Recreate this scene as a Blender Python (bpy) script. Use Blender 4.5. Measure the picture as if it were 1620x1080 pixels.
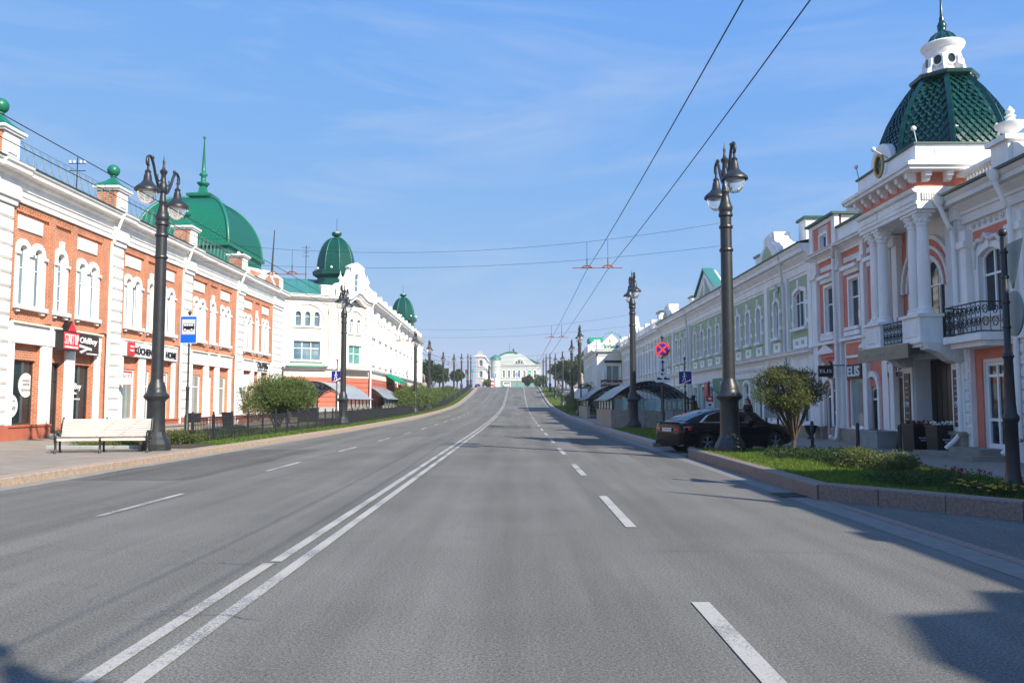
import bpy, bmesh, math, random
import numpy as np
from mathutils import Vector, Matrix
from mathutils.geometry import tessellate_polygon
random.seed(7)
R = math.radians
for o in list(bpy.data.objects): bpy.data.objects.remove(o)
scene = bpy.context.scene
COL = scene.collection

# ---------------------------------------------------------------- camera, sky, sun, exposure
cam = bpy.data.cameras.new('camera'); cam_o = bpy.data.objects.new('camera', cam); COL.objects.link(cam_o)
cam.sensor_width = 36.0; cam.lens = 36.0*1308/1620; cam.clip_end = 4000; cam.clip_start = .1
cam_o.location = (0, 0, 1.6)
cam_o.rotation_euler = (R(90)+math.atan(98/1308), 0, math.atan(9/1308))
scene.camera = cam_o
SUN_EL = 34.0
SUN_D = Vector((1.03, -1.09, 0)).normalized()          # horizontal direction towards the sun
W = bpy.data.worlds.new('World'); scene.world = W; W.use_nodes = True
nt = W.node_tree; nt.nodes.clear()
def N(t, **k):
    n = nt.nodes.new(t)
    for a, b in k.items(): setattr(n, a, b)
    return n
sky = N('ShaderNodeTexSky', sky_type='NISHITA', sun_disc=False)
sky.sun_elevation = R(SUN_EL); sky.sun_rotation = math.atan2(SUN_D.x, SUN_D.y)
sky.altitude = 90; sky.air_density = 1.0; sky.dust_density = 0; sky.ozone_density = 3
sp_, cb_ = N('ShaderNodeSeparateColor'), N('ShaderNodeCombineColor')   # one even colour response for the whole sky dome
for ch, g_, k_ in (('Red', .60, .96), ('Green', .30, 1.93), ('Blue', -.04, 5.4)):
    pw = N('ShaderNodeMath', operation='POWER'); pw.inputs[1].default_value = g_; ml = N('ShaderNodeMath', operation='MULTIPLY'); ml.inputs[1].default_value = k_
    nt.links.new(sp_.outputs[ch], pw.inputs[0]); nt.links.new(pw.outputs[0], ml.inputs[0]); nt.links.new(ml.outputs[0], cb_.inputs[ch])
tc = N('ShaderNodeTexCoord'); mp = N('ShaderNodeMapping'); mp.inputs['Scale'].default_value = (1.1, .9, 5.5); mp.inputs['Rotation'].default_value = (.25, -.38, .5)
nz = N('ShaderNodeTexNoise'); nz.inputs['Scale'].default_value = 2.1; nz.inputs['Detail'].default_value = 7; nz.inputs['Roughness'].default_value = .6; nz.inputs['Distortion'].default_value = 1.1
rp = N('ShaderNodeValToRGB'); rp.color_ramp.elements[0].position = .47; rp.color_ramp.elements[1].position = .8
rp.color_ramp.elements[1].color = (.42, .42, .42, 1)
mx = N('ShaderNodeMix', data_type='RGBA'); mx.inputs['B'].default_value = (3.6, 4.1, 5.0, 1)
bg = N('ShaderNodeBackground'); bg.inputs['Strength'].default_value = .1
wo = N('ShaderNodeOutputWorld'); L = nt.links.new
L(tc.outputs['Generated'], mp.inputs['Vector']); L(mp.outputs[0], nz.inputs['Vector']); L(nz.outputs['Fac'], rp.inputs['Fac'])
L(sky.outputs[0], sp_.inputs[0]); L(cb_.outputs[0], mx.inputs['A']); L(rp.outputs['Color'], mx.inputs['Factor']); L(mx.outputs['Result'], bg.inputs['Color']); L(bg.outputs[0], wo.inputs['Surface'])
sl = bpy.data.lights.new('sun', 'SUN'); so = bpy.data.objects.new('sun', sl); COL.objects.link(so)
sl.energy = 4.5; sl.angle = R(.5); sl.color = (1, .93, .81)
sd = Vector((SUN_D.x*math.cos(R(SUN_EL)), SUN_D.y*math.cos(R(SUN_EL)), math.sin(R(SUN_EL))))
so.rotation_euler = sd.to_track_quat('Z', 'Y').to_euler(); so.location = (20, -20, 30)
vs = scene.view_settings
scene.display_settings.display_device = 'sRGB'
vs.view_transform = 'Standard'; vs.look = 'None'; vs.exposure = 0.8; vs.gamma = 1; vs.use_curve_mapping = False
scene.render.engine = 'CYCLES'

# ---------------------------------------------------------------- materials
MAT = {}
def mat(name, col, rough=.6, metal=0., var=.12, vs=2.0, bump=0., bs=60., spec=.5, col2=None, stretch=(1, 1, 1), coat=0., trans=0.):
    m = bpy.data.materials.new(name); m.use_nodes = True; t = m.node_tree; b = t.nodes['Principled BSDF']
    b.inputs['Roughness'].default_value = rough; b.inputs['Metallic'].default_value = metal
    b.inputs['Specular IOR Level'].default_value = spec; b.inputs['Coat Weight'].default_value = coat
    b.inputs['Transmission Weight'].default_value = trans
    g = t.nodes.new('ShaderNodeNewGeometry'); mpn = t.nodes.new('ShaderNodeMapping'); mpn.inputs['Scale'].default_value = stretch
    t.links.new(g.outputs['Position'], mpn.inputs['Vector'])
    if var or col2:
        n = t.nodes.new('ShaderNodeTexNoise'); n.inputs['Scale'].default_value = vs; n.inputs['Detail'].default_value = 6; n.inputs['Roughness'].default_value = .65
        t.links.new(mpn.outputs[0], n.inputs['Vector'])
        r = t.nodes.new('ShaderNodeValToRGB'); r.color_ramp.elements[0].position = .3; r.color_ramp.elements[1].position = .7
        c2 = col2 or tuple(min(1, c*(1+var)) for c in col)
        r.color_ramp.elements[0].color = (*[c*(1-var) for c in col], 1); r.color_ramp.elements[1].color = (*c2, 1)
        t.links.new(n.outputs['Fac'], r.inputs['Fac']); t.links.new(r.outputs[0], b.inputs['Base Color'])
    else: b.inputs['Base Color'].default_value = (*col, 1)
    if bump:
        n2 = t.nodes.new('ShaderNodeTexNoise'); n2.inputs['Scale'].default_value = bs; n2.inputs['Detail'].default_value = 4
        t.links.new(mpn.outputs[0], n2.inputs['Vector'])
        bp = t.nodes.new('ShaderNodeBump'); bp.inputs['Strength'].default_value = bump; bp.inputs['Distance'].default_value = .02
        t.links.new(n2.outputs['Fac'], bp.inputs['Height']); t.links.new(bp.outputs[0], b.inputs['Normal'])
    MAT[name] = m; return m
mat('white', (.82, .80, .755), .75, var=.12, vs=1.6, bump=.15, bs=25, stretch=(1, 1, .3))
mat('white_wall', (.79, .765, .72), .8, var=.14, vs=1.2, bump=.15, bs=30, stretch=(1, 1, .25))
mat('grey_white', (.70, .675, .63), .8, var=.13, vs=.7, bump=.2, bs=30)
mat('frame_white', (.82, .82, .81), .4, var=0)
mat('cream', (.76, .72, .58), .8, var=.06, bump=.1)
mat('yellow_wall', (.74, .66, .40), .8, var=.08)
mat('coral', (.63, .195, .13), .8, var=.14, vs=1.5, bump=.15, bs=30)
mat('red_wall', (.48, .14, .09), .75, var=.12, vs=1.2, bump=.15, bs=30)
mat('plinth_red', (.42, .12, .065), .8, var=.15, vs=2)
mat('green_wall', (.37, .45, .285), .8, var=.12, vs=1.2, bump=.15, bs=30)
mat('plinth_stone', (.26, .235, .19), .85, var=.2, vs=3, bump=.3)
mat('plinth_grey', (.32, .33, .31), .85, var=.15, vs=3)
mat('roof_green', (.008, .155, .09), .38, var=.1, vs=3, spec=.5)
mat('roof_teal', (.045, .2, .165), .42, var=.12, vs=.8)
mat('dome_green', (.004, .068, .048), .35, var=.2, vs=4)
mat('tile_green', (.003, .045, .034), .24, var=.3, vs=6, coat=.2)
mat('roof_dark', (.02, .06, .045), .5, var=.2)
mat('iron', (.022, .024, .026), .42, var=.3, vs=5, bump=.08, bs=40)
mat('iron_black', (.010, .010, .011), .45, var=.3, vs=5)
mat('bronze', (.035, .03, .022), .45, metal=.6, var=.3, vs=8)
mat('metal_grey', (.33, .34, .35), .4, metal=.6, var=.1)
mat('metal_back', (.19, .24, .25), .5, metal=.3, var=.1)
mat('granite_tan', (.36, .27, .20), .75, var=.28, vs=9, bump=.25, bs=60)
mat('granite_pink', (.215, .155, .125), .7, var=.35, vs=24, bump=.2, bs=80)
mat('granite_top', (.33, .27, .235), .7, var=.25, vs=20, bump=.15)
mat('stone_wall', (.32, .27, .22), .8, var=.25, vs=4, bump=.3)
mat('gutter', (.19, .178, .16), .85, var=.18, vs=6, bump=.2)
mat('paving', (.23, .215, .21), .8, var=.12, vs=5, bump=.2)
mat('soil', (.06, .045, .03), .95, var=.4, vs=8, bump=.5)
mat('slat', (.66, .61, .51), .5, var=.08, vs=3, stretch=(1, 1, 8))
mat('wire', (.02, .02, .022), .5, var=0)
mat('rust', (.25, .09, .05), .7, var=.3, vs=20)
mat('glass', (.02, .032, .036), .04, var=.5, vs=.9, spec=.55, bump=.04, bs=1.3)
mat('glass_pale', (.22, .27, .26), .06, var=.2, vs=.6, spec=.9)
mat('glass_blue', (.10, .17, .22), .05, var=.5, vs=.8, spec=.9)
mat('glass_teal', (.09, .26, .24), .06, var=.25, vs=.8, spec=.9)
mat('glass_warm', (.26, .21, .13), .1, var=.4, vs=1.5, spec=.8)
mat('black_void', (.004, .004, .004), .9, var=0)
mat('door_dark', (.045, .032, .025), .5, var=.3, vs=4)
mat('sign_black', (.012, .01, .009), .4, var=0)
mat('sign_brown', (.05, .028, .018), .5, var=.2)
mat('sign_red', (.62, .03, .035), .45, var=0)
mat('sign_white', (.8, .8, .8), .5, var=0)
mat('sign_blue', (.0, .11, .62), .35, var=0)
mat('sign_navy', (.012, .014, .17), .35, var=0)
mat('sign_grey', (.52, .53, .53), .4, var=0)
mat('sign_green', (.0, .17, .09), .5, var=0)
mat('awning_green', (.0, .27, .15), .6, var=.08)
mat('canopy_grey', (.085, .095, .075), .4, var=.15, vs=1.5)
mat('letter_white', (.85, .85, .85), .5, var=0)
mat('letter_black', (.01, .01, .01), .5, var=0)
mat('letter_dim', (.42, .42, .36), .5, var=0)
mat('gold', (.45, .26, .05), .45, metal=.5, var=.1)
mat('railing_green', (.17, .22, .21), .5, var=.1)
mat('bark', (.085, .06, .04), .9, var=.4, vs=14, bump=.5)
mat('car_paint', (.003, .0035, .006), .1, var=0, spec=.28)
mat('car_glass', (.006, .007, .009), .03, var=0, spec=.8)
mat('chrome', (.75, .75, .75), .12, metal=1, var=0)
mat('tyre', (.012, .012, .012), .85, var=.2)
mat('rim', (.09, .09, .095), .25, metal=.9, var=.1)
mat('lamp_red', (.55, .01, .01), .12, var=0, coat=.6)
mat('plate', (.7, .7, .68), .5, var=0)
mat('skin', (.48, .28, .2), .55, var=.05)
mat('cloth_black', (.012, .012, .014), .9, var=.2)
mat('cloth_blue', (.06, .12, .28), .9, var=.2)
mat('hair_red', (.09, .02, .012), .6, var=.2)
mat('flower_yellow', (.75, .47, .02), .7, var=.1)
mat('flower_red', (.28, .012, .02), .7, var=.2)
mat('flower_pink', (.6, .3, .3), .7, var=.2)
mat('paint_white', (.58, .58, .56), .75, var=.08, vs=20)
mat('car_white', (.75, .75, .75), .2, var=0, coat=.6)
mat('car_red', (.45, .02, .02), .2, var=0, coat=.6)
mat('far_grey', (.40, .41, .405), .8, var=.08)
mat('pale_green_wall', (.46, .50, .465), .8, var=.06)
mat('theatre_green', (.16, .30, .25), .8, var=.08)
mat('lit_green', (.02, .4, .22), .4, var=0)

def tweak(name):                                           # node access for the hand-made ones
    m = bpy.data.materials.new(name); m.use_nodes = True; MAT[name] = m
    return m, m.node_tree, m.node_tree.nodes['Principled BSDF']
def brick_mat(name, c1, c2, mortar):
    m, t, b = tweak(name); n = t.nodes.new; l = t.links.new
    g = n('ShaderNodeNewGeometry'); sx = n('ShaderNodeSeparateXYZ'); l(g.outputs['Position'], sx.inputs[0])
    ad = n('ShaderNodeMath'); l(sx.outputs['X'], ad.inputs[0]); l(sx.outputs['Y'], ad.inputs[1])
    cx = n('ShaderNodeCombineXYZ'); l(ad.outputs[0], cx.inputs[0]); l(sx.outputs['Z'], cx.inputs[1])
    br = n('ShaderNodeTexBrick'); l(cx.outputs[0], br.inputs['Vector'])
    br.inputs['Color1'].default_value = (*c1, 1); br.inputs['Color2'].default_value = (*c2, 1); br.inputs['Mortar'].default_value = (*mortar, 1)
    br.inputs['Scale'].default_value = 1; br.inputs['Brick Width'].default_value = .27; br.inputs['Row Height'].default_value = .098
    br.inputs['Mortar Size'].default_value = .013; br.inputs['Bias'].default_value = -.1; br.inputs['Mortar Smooth'].default_value = .1
    nz = n('ShaderNodeTexNoise'); nz.inputs['Scale'].default_value = .9; nz.inputs['Detail'].default_value = 5; l(g.outputs['Position'], nz.inputs['Vector'])
    mp = n('ShaderNodeMapRange'); mp.inputs['To Min'].default_value = .62; mp.inputs['To Max'].default_value = 1.34; l(nz.outputs['Fac'], mp.inputs['Value'])
    mm = n('ShaderNodeMix'); mm.data_type = 'RGBA'; mm.blend_type = 'MULTIPLY'; mm.inputs['Factor'].default_value = 1
    l(br.outputs['Color'], mm.inputs['A']); l(mp.outputs[0], mm.inputs['B']); l(mm.outputs['Result'], b.inputs['Base Color'])
    bp = n('ShaderNodeBump'); bp.inputs['Strength'].default_value = .6; bp.inputs['Distance'].default_value = .012; bp.invert = True
    l(br.outputs['Fac'], bp.inputs['Height']); l(bp.outputs[0], b.inputs['Normal']); b.inputs['Roughness'].default_value = .85
brick_mat('brick', (.58, .18, .072), (.47, .13, .052), (.54, .39, .29))

def asphalt(name='asphalt', base_c=(.182, .174, .155)):
    m, t, b = tweak(name); n = t.nodes.new; l = t.links.new
    g = n('ShaderNodeNewGeometry')
    def noise(s, st, d=5, r=.6):
        mp = n('ShaderNodeMapping'); mp.inputs['Scale'].default_value = st; l(g.outputs['Position'], mp.inputs[0])
        z = n('ShaderNodeTexNoise'); z.inputs['Scale'].default_value = s; z.inputs['Detail'].default_value = d; z.inputs['Roughness'].default_value = r
        l(mp.outputs[0], z.inputs['Vector']); return z
    def ramp(z, a, ca, b_, cb):
        r = n('ShaderNodeValToRGB'); r.color_ramp.elements[0].position = a; r.color_ramp.elements[1].position = b_
        r.color_ramp.elements[0].color = (ca,)*3+(1,); r.color_ramp.elements[1].color = (cb,)*3+(1,); l(z.outputs['Fac'], r.inputs[0]); return r.outputs[0]
    def mul(a, c):
        x = n('ShaderNodeMix'); x.data_type = 'RGBA'; x.blend_type = 'MULTIPLY'; x.inputs['Factor'].default_value = 1; l(a, x.inputs['A']); l(c, x.inputs['B']); return x.outputs['Result']
    base = n('ShaderNodeRGB'); base.outputs[0].default_value = (*base_c, 1)
    c = mul(base.outputs[0], ramp(noise(.5, (2.2, .10, 1)), .35, .80, .65, 1.12))      # wheel tracks, along the street
    c = mul(c, ramp(noise(.35, (1, 1, 1)), .3, .88, .7, 1.08))                        # broad patches
    c = mul(c, ramp(noise(48, (1, 1, 1), 3, .8), .34, .5, .66, 1.42))                 # aggregate
    c = mul(c, ramp(noise(150, (1, 1, 1), 2), .38, .62, .72, 1.6))
    c = mul(c, ramp(noise(9, (1, 1, 1), 3), .22, .72, .3, 1))                         # small stains
    cr = n('ShaderNodeTexVoronoi'); cr.feature = 'DISTANCE_TO_EDGE'; cr.inputs['Scale'].default_value = .16
    wv = noise(.9, (1, 1, 1)); av = n('ShaderNodeVectorMath'); av.operation = 'ADD'; sc = n('ShaderNodeVectorMath'); sc.operation = 'SCALE'; sc.inputs['Scale'].default_value = 2.2
    l(wv.outputs['Color'], sc.inputs[0]); l(g.outputs['Position'], av.inputs[0]); l(sc.outputs[0], av.inputs[1]); l(av.outputs[0], cr.inputs['Vector'])
    rr = n('ShaderNodeValToRGB'); rr.color_ramp.elements[0].position = .0; rr.color_ramp.elements[1].position = .0035
    rr.color_ramp.elements[0].color = (.84,)*3+(1,); rr.color_ramp.elements[1].color = (1, 1, 1, 1); l(cr.outputs['Distance'], rr.inputs[0])
    c = mul(c, rr.outputs[0])
    l(c, b.inputs['Base Color']); b.inputs['Roughness'].default_value = .9; b.inputs['Specular IOR Level'].default_value = .08
    bp = n('ShaderNodeBump'); bp.inputs['Strength'].default_value = .35; bp.inputs['Distance'].default_value = .012
    z = noise(110, (1, 1, 1), 3); l(z.outputs['Fac'], bp.inputs['Height']); l(bp.outputs[0], b.inputs['Normal'])
asphalt(); asphalt('asphalt_patch', (.142, .136, .122)); mat('tar', (.095, .09, .082), .7, var=.3, vs=20); mat('gutter_dust', (.27, .24, .195), .9, var=.2, vs=3, bump=.1)
def paint():                                               # road paint worn through to the asphalt
    m, t, b = tweak('road_paint'); n = t.nodes.new; l = t.links.new
    g = n('ShaderNodeNewGeometry'); z = n('ShaderNodeTexNoise'); z.inputs['Scale'].default_value = 70; z.inputs['Detail'].default_value = 4; l(g.outputs['Position'], z.inputs['Vector'])
    z2 = n('ShaderNodeTexNoise'); z2.inputs['Scale'].default_value = .8; z2.inputs['Detail'].default_value = 4; l(g.outputs['Position'], z2.inputs['Vector'])
    ad = n('ShaderNodeMath'); l(z.outputs['Fac'], ad.inputs[0]); l(z2.outputs['Fac'], ad.inputs[1])
    r = n('ShaderNodeValToRGB'); r.color_ramp.elements[0].position = .84; r.color_ramp.elements[1].position = 1.02
    r.color_ramp.elements[0].color = (.17, .165, .16, 1); r.color_ramp.elements[1].color = (.42, .395, .35, 1)
    l(ad.outputs[0], r.inputs[0]); l(r.outputs[0], b.inputs['Base Color']); b.inputs['Roughness'].default_value = .75
paint()
def pavers():
    m, t, b = tweak('pavers'); n = t.nodes.new; l = t.links.new
    g = n('ShaderNodeNewGeometry'); br = n('ShaderNodeTexBrick'); l(g.outputs['Position'], br.inputs['Vector'])
    br.inputs['Color1'].default_value = (.295, .245, .19, 1); br.inputs['Color2'].default_value = (.255, .215, .17, 1); br.inputs['Mortar'].default_value = (.14, .13, .125, 1)
    br.inputs['Scale'].default_value = 1; br.inputs['Brick Width'].default_value = .6; br.inputs['Row Height'].default_value = .3; br.inputs['Mortar Size'].default_value = .008
    z = n('ShaderNodeTexNoise'); z.inputs['Scale'].default_value = 1.2; z.inputs['Detail'].default_value = 7; l(g.outputs['Position'], z.inputs['Vector'])
    mp = n('ShaderNodeMapRange'); mp.inputs['To Min'].default_value = .7; mp.inputs['To Max'].default_value = 1.3; l(z.outputs['Fac'], mp.inputs['Value'])
    mm = n('ShaderNodeMix'); mm.data_type = 'RGBA'; mm.blend_type = 'MULTIPLY'; mm.inputs['Factor'].default_value = 1
    l(br.outputs['Color'], mm.inputs['A']); l(mp.outputs[0], mm.inputs['B']); l(mm.outputs['Result'], b.inputs['Base Color']); b.inputs['Roughness'].default_value = .8
pavers()
def leaf_mat(name, c1, c2, tr=.35):
    m = bpy.data.materials.new(name); m.use_nodes = True; t = m.node_tree; t.nodes.clear(); n = t.nodes.new; l = t.links.new; MAT[name] = m
    g = n('ShaderNodeNewGeometry'); z = n('ShaderNodeTexNoise'); z.inputs['Scale'].default_value = 9; z.inputs['Detail'].default_value = 3; l(g.outputs['Position'], z.inputs['Vector'])
    r = n('ShaderNodeValToRGB'); r.color_ramp.elements[0].position = .32; r.color_ramp.elements[1].position = .68
    r.color_ramp.elements[0].color = (*c1, 1); r.color_ramp.elements[1].color = (*c2, 1); l(z.outputs['Fac'], r.inputs[0])
    d = n('ShaderNodeBsdfPrincipled'); d.inputs['Roughness'].default_value = .55; d.inputs['Specular IOR Level'].default_value = .3; l(r.outputs[0], d.inputs['Base Color'])
    tl = n('ShaderNodeBsdfTranslucent'); l(r.outputs[0], tl.inputs['Color']); ms = n('ShaderNodeMixShader'); ms.inputs[0].default_value = tr
    l(d.outputs[0], ms.inputs[1]); l(tl.outputs[0], ms.inputs[2]); o = n('ShaderNodeOutputMaterial'); l(ms.outputs[0], o.inputs['Surface'])
leaf_mat('leaf_willow', (.09, .15, .03), (.20, .25, .08), .5)
leaf_mat('leaf_dark', (.032, .062, .016), (.075, .12, .032), .4)
leaf_mat('leaf_olive', (.08, .11, .03), (.18, .195, .065), .45)
leaf_mat('leaf_far', (.055, .09, .025), (.12, .16, .05), .45)
leaf_mat('grass', (.085, .15, .015), (.18, .26, .04), .45)
leaf_mat('juniper', (.018, .042, .012), (.045, .08, .02), .2)
def poly_mat(name, c):
    m, t, b = tweak(name); n = t.nodes.new; b.inputs['Base Color'].default_value = (*c, 1); b.inputs['Roughness'].default_value = .22
    tl = n('ShaderNodeBsdfTranslucent'); tl.inputs['Color'].default_value = (*c, 1); ms = n('ShaderNodeMixShader'); ms.inputs[0].default_value = .5
    o = t.nodes['Material Output']; t.links.new(b.outputs[0], ms.inputs[1]); t.links.new(tl.outputs[0], ms.inputs[2]); t.links.new(ms.outputs[0], o.inputs['Surface'])
poly_mat('polycarb', (.58, .61, .61)); poly_mat('polycarb_blue', (.60, .65, .70)); MAT['polycarb_flat'] = MAT['polycarb']
m, t, b = tweak('globe'); b.inputs['Base Color'].default_value = (.9, .92, .92, 1); b.inputs['Transmission Weight'].default_value = .85; b.inputs['Roughness'].default_value = .12; b.inputs['IOR'].default_value = 1.1
m, t, b = tweak('clear_glass'); b.inputs['Base Color'].default_value = (.62, .78, .76, 1); b.inputs['Transmission Weight'].default_value = .8; b.inputs['Roughness'].default_value = .03; b.inputs['IOR'].default_value = 1.08; b.inputs['Specular IOR Level'].default_value = .9

# ---------------------------------------------------------------- helpers
class MB:
    """collects faces in a local frame; build() links them as one mesh object"""
    def __init__(s, M=None):
        s.M = M or Matrix(); s.v = []; s.f = []; s.flip = s.M.determinant() < 0
    def face(s, pts):
        i = len(s.v); s.v += [s.M @ Vector(p) for p in pts]; q = list(range(i, i+len(pts)))
        s.f.append(q[::-1] if s.flip else q); return s
    def grid(s, rows, close=False):
        i = len(s.v); n = len(rows[0])
        for r in rows: s.v += [s.M @ Vector(p) for p in r]
        for a in range(len(rows)-1):
            for c in range(n if close else n-1):
                d = (c+1) % n; q = [i+a*n+c, i+a*n+d, i+(a+1)*n+d, i+(a+1)*n+c]; s.f.append(q[::-1] if s.flip else q)
        return i
    def box(s, x0, x1, y0, y1, z0, z1):
        if x0 > x1: x0, x1 = x1, x0
        if y0 > y1: y0, y1 = y1, y0
        i = len(s.v); s.v += [s.M @ Vector(p) for p in ((x0,y0,z0),(x1,y0,z0),(x1,y1,z0),(x0,y1,z0),(x0,y0,z1),(x1,y0,z1),(x1,y1,z1),(x0,y1,z1))]
        for q in ((0,3,2,1),(4,5,6,7),(0,1,5,4),(1,2,6,5),(2,3,7,6),(3,0,4,7)):
            q = [i+k for k in q]; s.f.append(q[::-1] if s.flip else q)
        return s
    def bbox(s, x0, x1, y0, y1, z0, z1, b=.02, front=1):     # box with a chamfered front face (towards +y)
        s.grid([[(x0,y0,z0),(x1,y0,z0),(x1,y0,z1),(x0,y0,z1)],[(x0,y1-b,z0),(x1,y1-b,z0),(x1,y1-b,z1),(x0,y1-b,z1)],[(x0+b,y1,z0+b),(x1-b,y1,z0+b),(x1-b,y1,z1-b),(x0+b,y1,z1-b)]], True)
        s.face([(x0+b,y1,z0+b),(x1-b,y1,z0+b),(x1-b,y1,z1-b),(x0+b,y1,z1-b)][::-1]); return s
    def prism(s, poly, a0, a1, ax='y'):                      # polygon (2D) extruded along an axis
        def P(p, a): return {'x': (a, p[0], p[1]), 'y': (p[0], a, p[1]), 'z': (p[0], p[1], a)}[ax]
        tri = tessellate_polygon([[Vector((p[0], p[1], 0)) for p in poly]])
        for tr in tri:
            s.face([P(poly[k], a0) for k in tr]); s.face([P(poly[k], a1) for k in tr][::-1])
        n = len(poly)
        for k in range(n):
            p, q = poly[k], poly[(k+1) % n]; s.face([P(p, a0), P(q, a0), P(q, a1), P(p, a1)])
        return s
    def tube(s, pts, r, n=8, caps=True):
        pts = [Vector(p) for p in pts]; rows = []; m = len(pts)
        rs = r if isinstance(r, (list, tuple)) else [r]*m
        up = None
        for k, p in enumerate(pts):
            d = (pts[min(k+1, m-1)]-pts[max(k-1, 0)]).normalized()
            if up is None: up = Vector((0,0,1)) if abs(d.z) < .9 else Vector((1,0,0))
            a = d.cross(up)
            a = a.normalized() if a.length > 1e-5 else Vector((1,0,0)); b = a.cross(d).normalized(); up = b
            rows.append([p+a*math.cos(2*math.pi*j/n)*rs[k]+b*math.sin(2*math.pi*j/n)*rs[k] for j in range(n)])
        s.grid(rows, True)
        if caps: s.face(rows[0][::-1]); s.face(rows[-1])
        return s
    def lathe(s, prof, c=(0,0,0), n=16, rot=0.):
        rows = [[(c[0]+r*math.cos(2*math.pi*j/n+rot), c[1]+r*math.sin(2*math.pi*j/n+rot), c[2]+z) for j in range(n)] for r, z in prof]
        s.grid(rows, True)
        if prof[0][0] > .001: s.face(rows[0][::-1])
        if prof[-1][0] > .001: s.face(rows[-1])
        return s
    def ball(s, c, r, n=12, m=8, sq=1.):
        return s.lathe([(max(.0005, r*math.sin(math.pi*k/m)), -r*sq*math.cos(math.pi*k/m)) for k in range(m+1)], c, n)
    def build(s, name, mt, parent=None, smooth=False):
        me = bpy.data.meshes.new(name); me.from_pydata([tuple(v) for v in s.v], [], s.f); me.update()
        return link(name, me, mt, parent, smooth)
ROOTLOC = {}
def link(name, me, mt, parent=None, smooth=False):
    if mt and not me.materials: me.materials.append(MAT[mt])
    if smooth is True: me.polygons.foreach_set('use_smooth', [True]*len(me.polygons))
    elif smooth: me.shade_smooth() if False else smooth_angle(me, smooth)
    o = bpy.data.objects.new(name, me); COL.objects.link(o); setp(o, parent); return o
def smooth_angle(me, deg):
    me.polygons.foreach_set('use_smooth', [True]*len(me.polygons))
    bm = bmesh.new(); bm.from_mesh(me); bmesh.ops.remove_doubles(bm, verts=bm.verts, dist=1e-4); a = R(deg)
    for e in bm.edges: e.smooth = (len(e.link_faces) == 2 and e.calc_face_angle(0) < a)
    bm.to_mesh(me); bm.free()
def setp(o, parent):
    if parent is not None:
        o.parent = parent
        if parent.name in ROOTLOC: o.matrix_parent_inverse = Matrix.Translation(-ROOTLOC[parent.name])
def tag(o, label, cat, group=None):
    o['label'] = label; o['category'] = cat
    if group: o['group'] = group
    return o
def thing(name, label, cat, loc=(0,0,0), group=None):
    o = bpy.data.objects.new(name, None); COL.objects.link(o); o.location = loc; o.empty_display_size = .2
    ROOTLOC[o.name] = Vector(loc); return tag(o, label, cat, group)
def struct(o): o['kind'] = 'structure'; return o
KIDS = {}
def dup(o, delta=(0,0,0), parent=None, top=True):            # a part with its sub-parts, shifted
    c = o.copy(); COL.objects.link(c)
    if parent is not None: c.parent = parent
    if top: c.location = Vector(o.location)+Vector(delta)
    for k in list(o.children): dup(k, parent=c, top=False)
    return c
def dup_thing(o, loc, label=None, rotz=None, scale=None):    # a whole thing at another place
    c = o.copy(); COL.objects.link(c); c.location = loc; ROOTLOC[c.name] = Vector(loc)
    if rotz is not None: c.rotation_euler = (0, 0, rotz)
    if scale: c.scale = (scale,)*3
    if label: c['label'] = label
    for k in list(o.children): dup(k, parent=c, top=False)
    return c
class Fac:
    """a facade frame: s along the wall, d outwards, z up"""
    def __init__(f, o, s, d):
        f.o = Vector((o[0], o[1], 0)); f.s = Vector((s[0], s[1], 0)).normalized(); f.d = Vector((d[0], d[1], 0)).normalized()
        M = Matrix.Identity(4)
        for k in range(3): M[k][0] = f.s[k]; M[k][1] = f.d[k]; M[k][3] = f.o[k]
        f.M = M
    def mb(f): return MB(f.M)
    def pt(f, s, d, z): return f.M @ Vector((s, d, z))
def top_at(s, s0, s1, z1, kind, rise):
    c = (s0+s1)/2; w = (s1-s0)/2
    if kind == 'round': rise = w
    if kind == 'rect': return z1
    if kind == 'point': return z1-rise*abs(s-c)/w
    r = (w*w+rise*rise)/(2*rise); x = min(abs(s-c), w); return z1-r+math.sqrt(max(0, r*r-x*x))
def outline(s0, s1, z0, z1, kind='rect', rise=.2, n=10):
    if kind == 'rect': n = 1
    if kind == 'point': n = 2
    return [(s0, z0), (s1, z0)]+[(s1+(s0-s1)*k/n, top_at(s1+(s0-s1)*k/n, s0, s1, z1, kind, rise)) for k in range(n+1)]
def ring(mb, out, inn, d0, d1):
    n = len(out)
    for k in range(n):
        a, b, c, d = out[k], out[(k+1) % n], inn[(k+1) % n], inn[k]
        mb.face([(a[0],d1,a[1]),(d[0],d1,d[1]),(c[0],d1,c[1]),(b[0],d1,b[1])])
        mb.face([(a[0],d0,a[1]),(a[0],d1,a[1]),(b[0],d1,b[1]),(b[0],d0,b[1])])
        mb.face([(d[0],d0,d[1]),(c[0],d0,c[1]),(c[0],d1,c[1]),(d[0],d1,d[1])])
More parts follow.
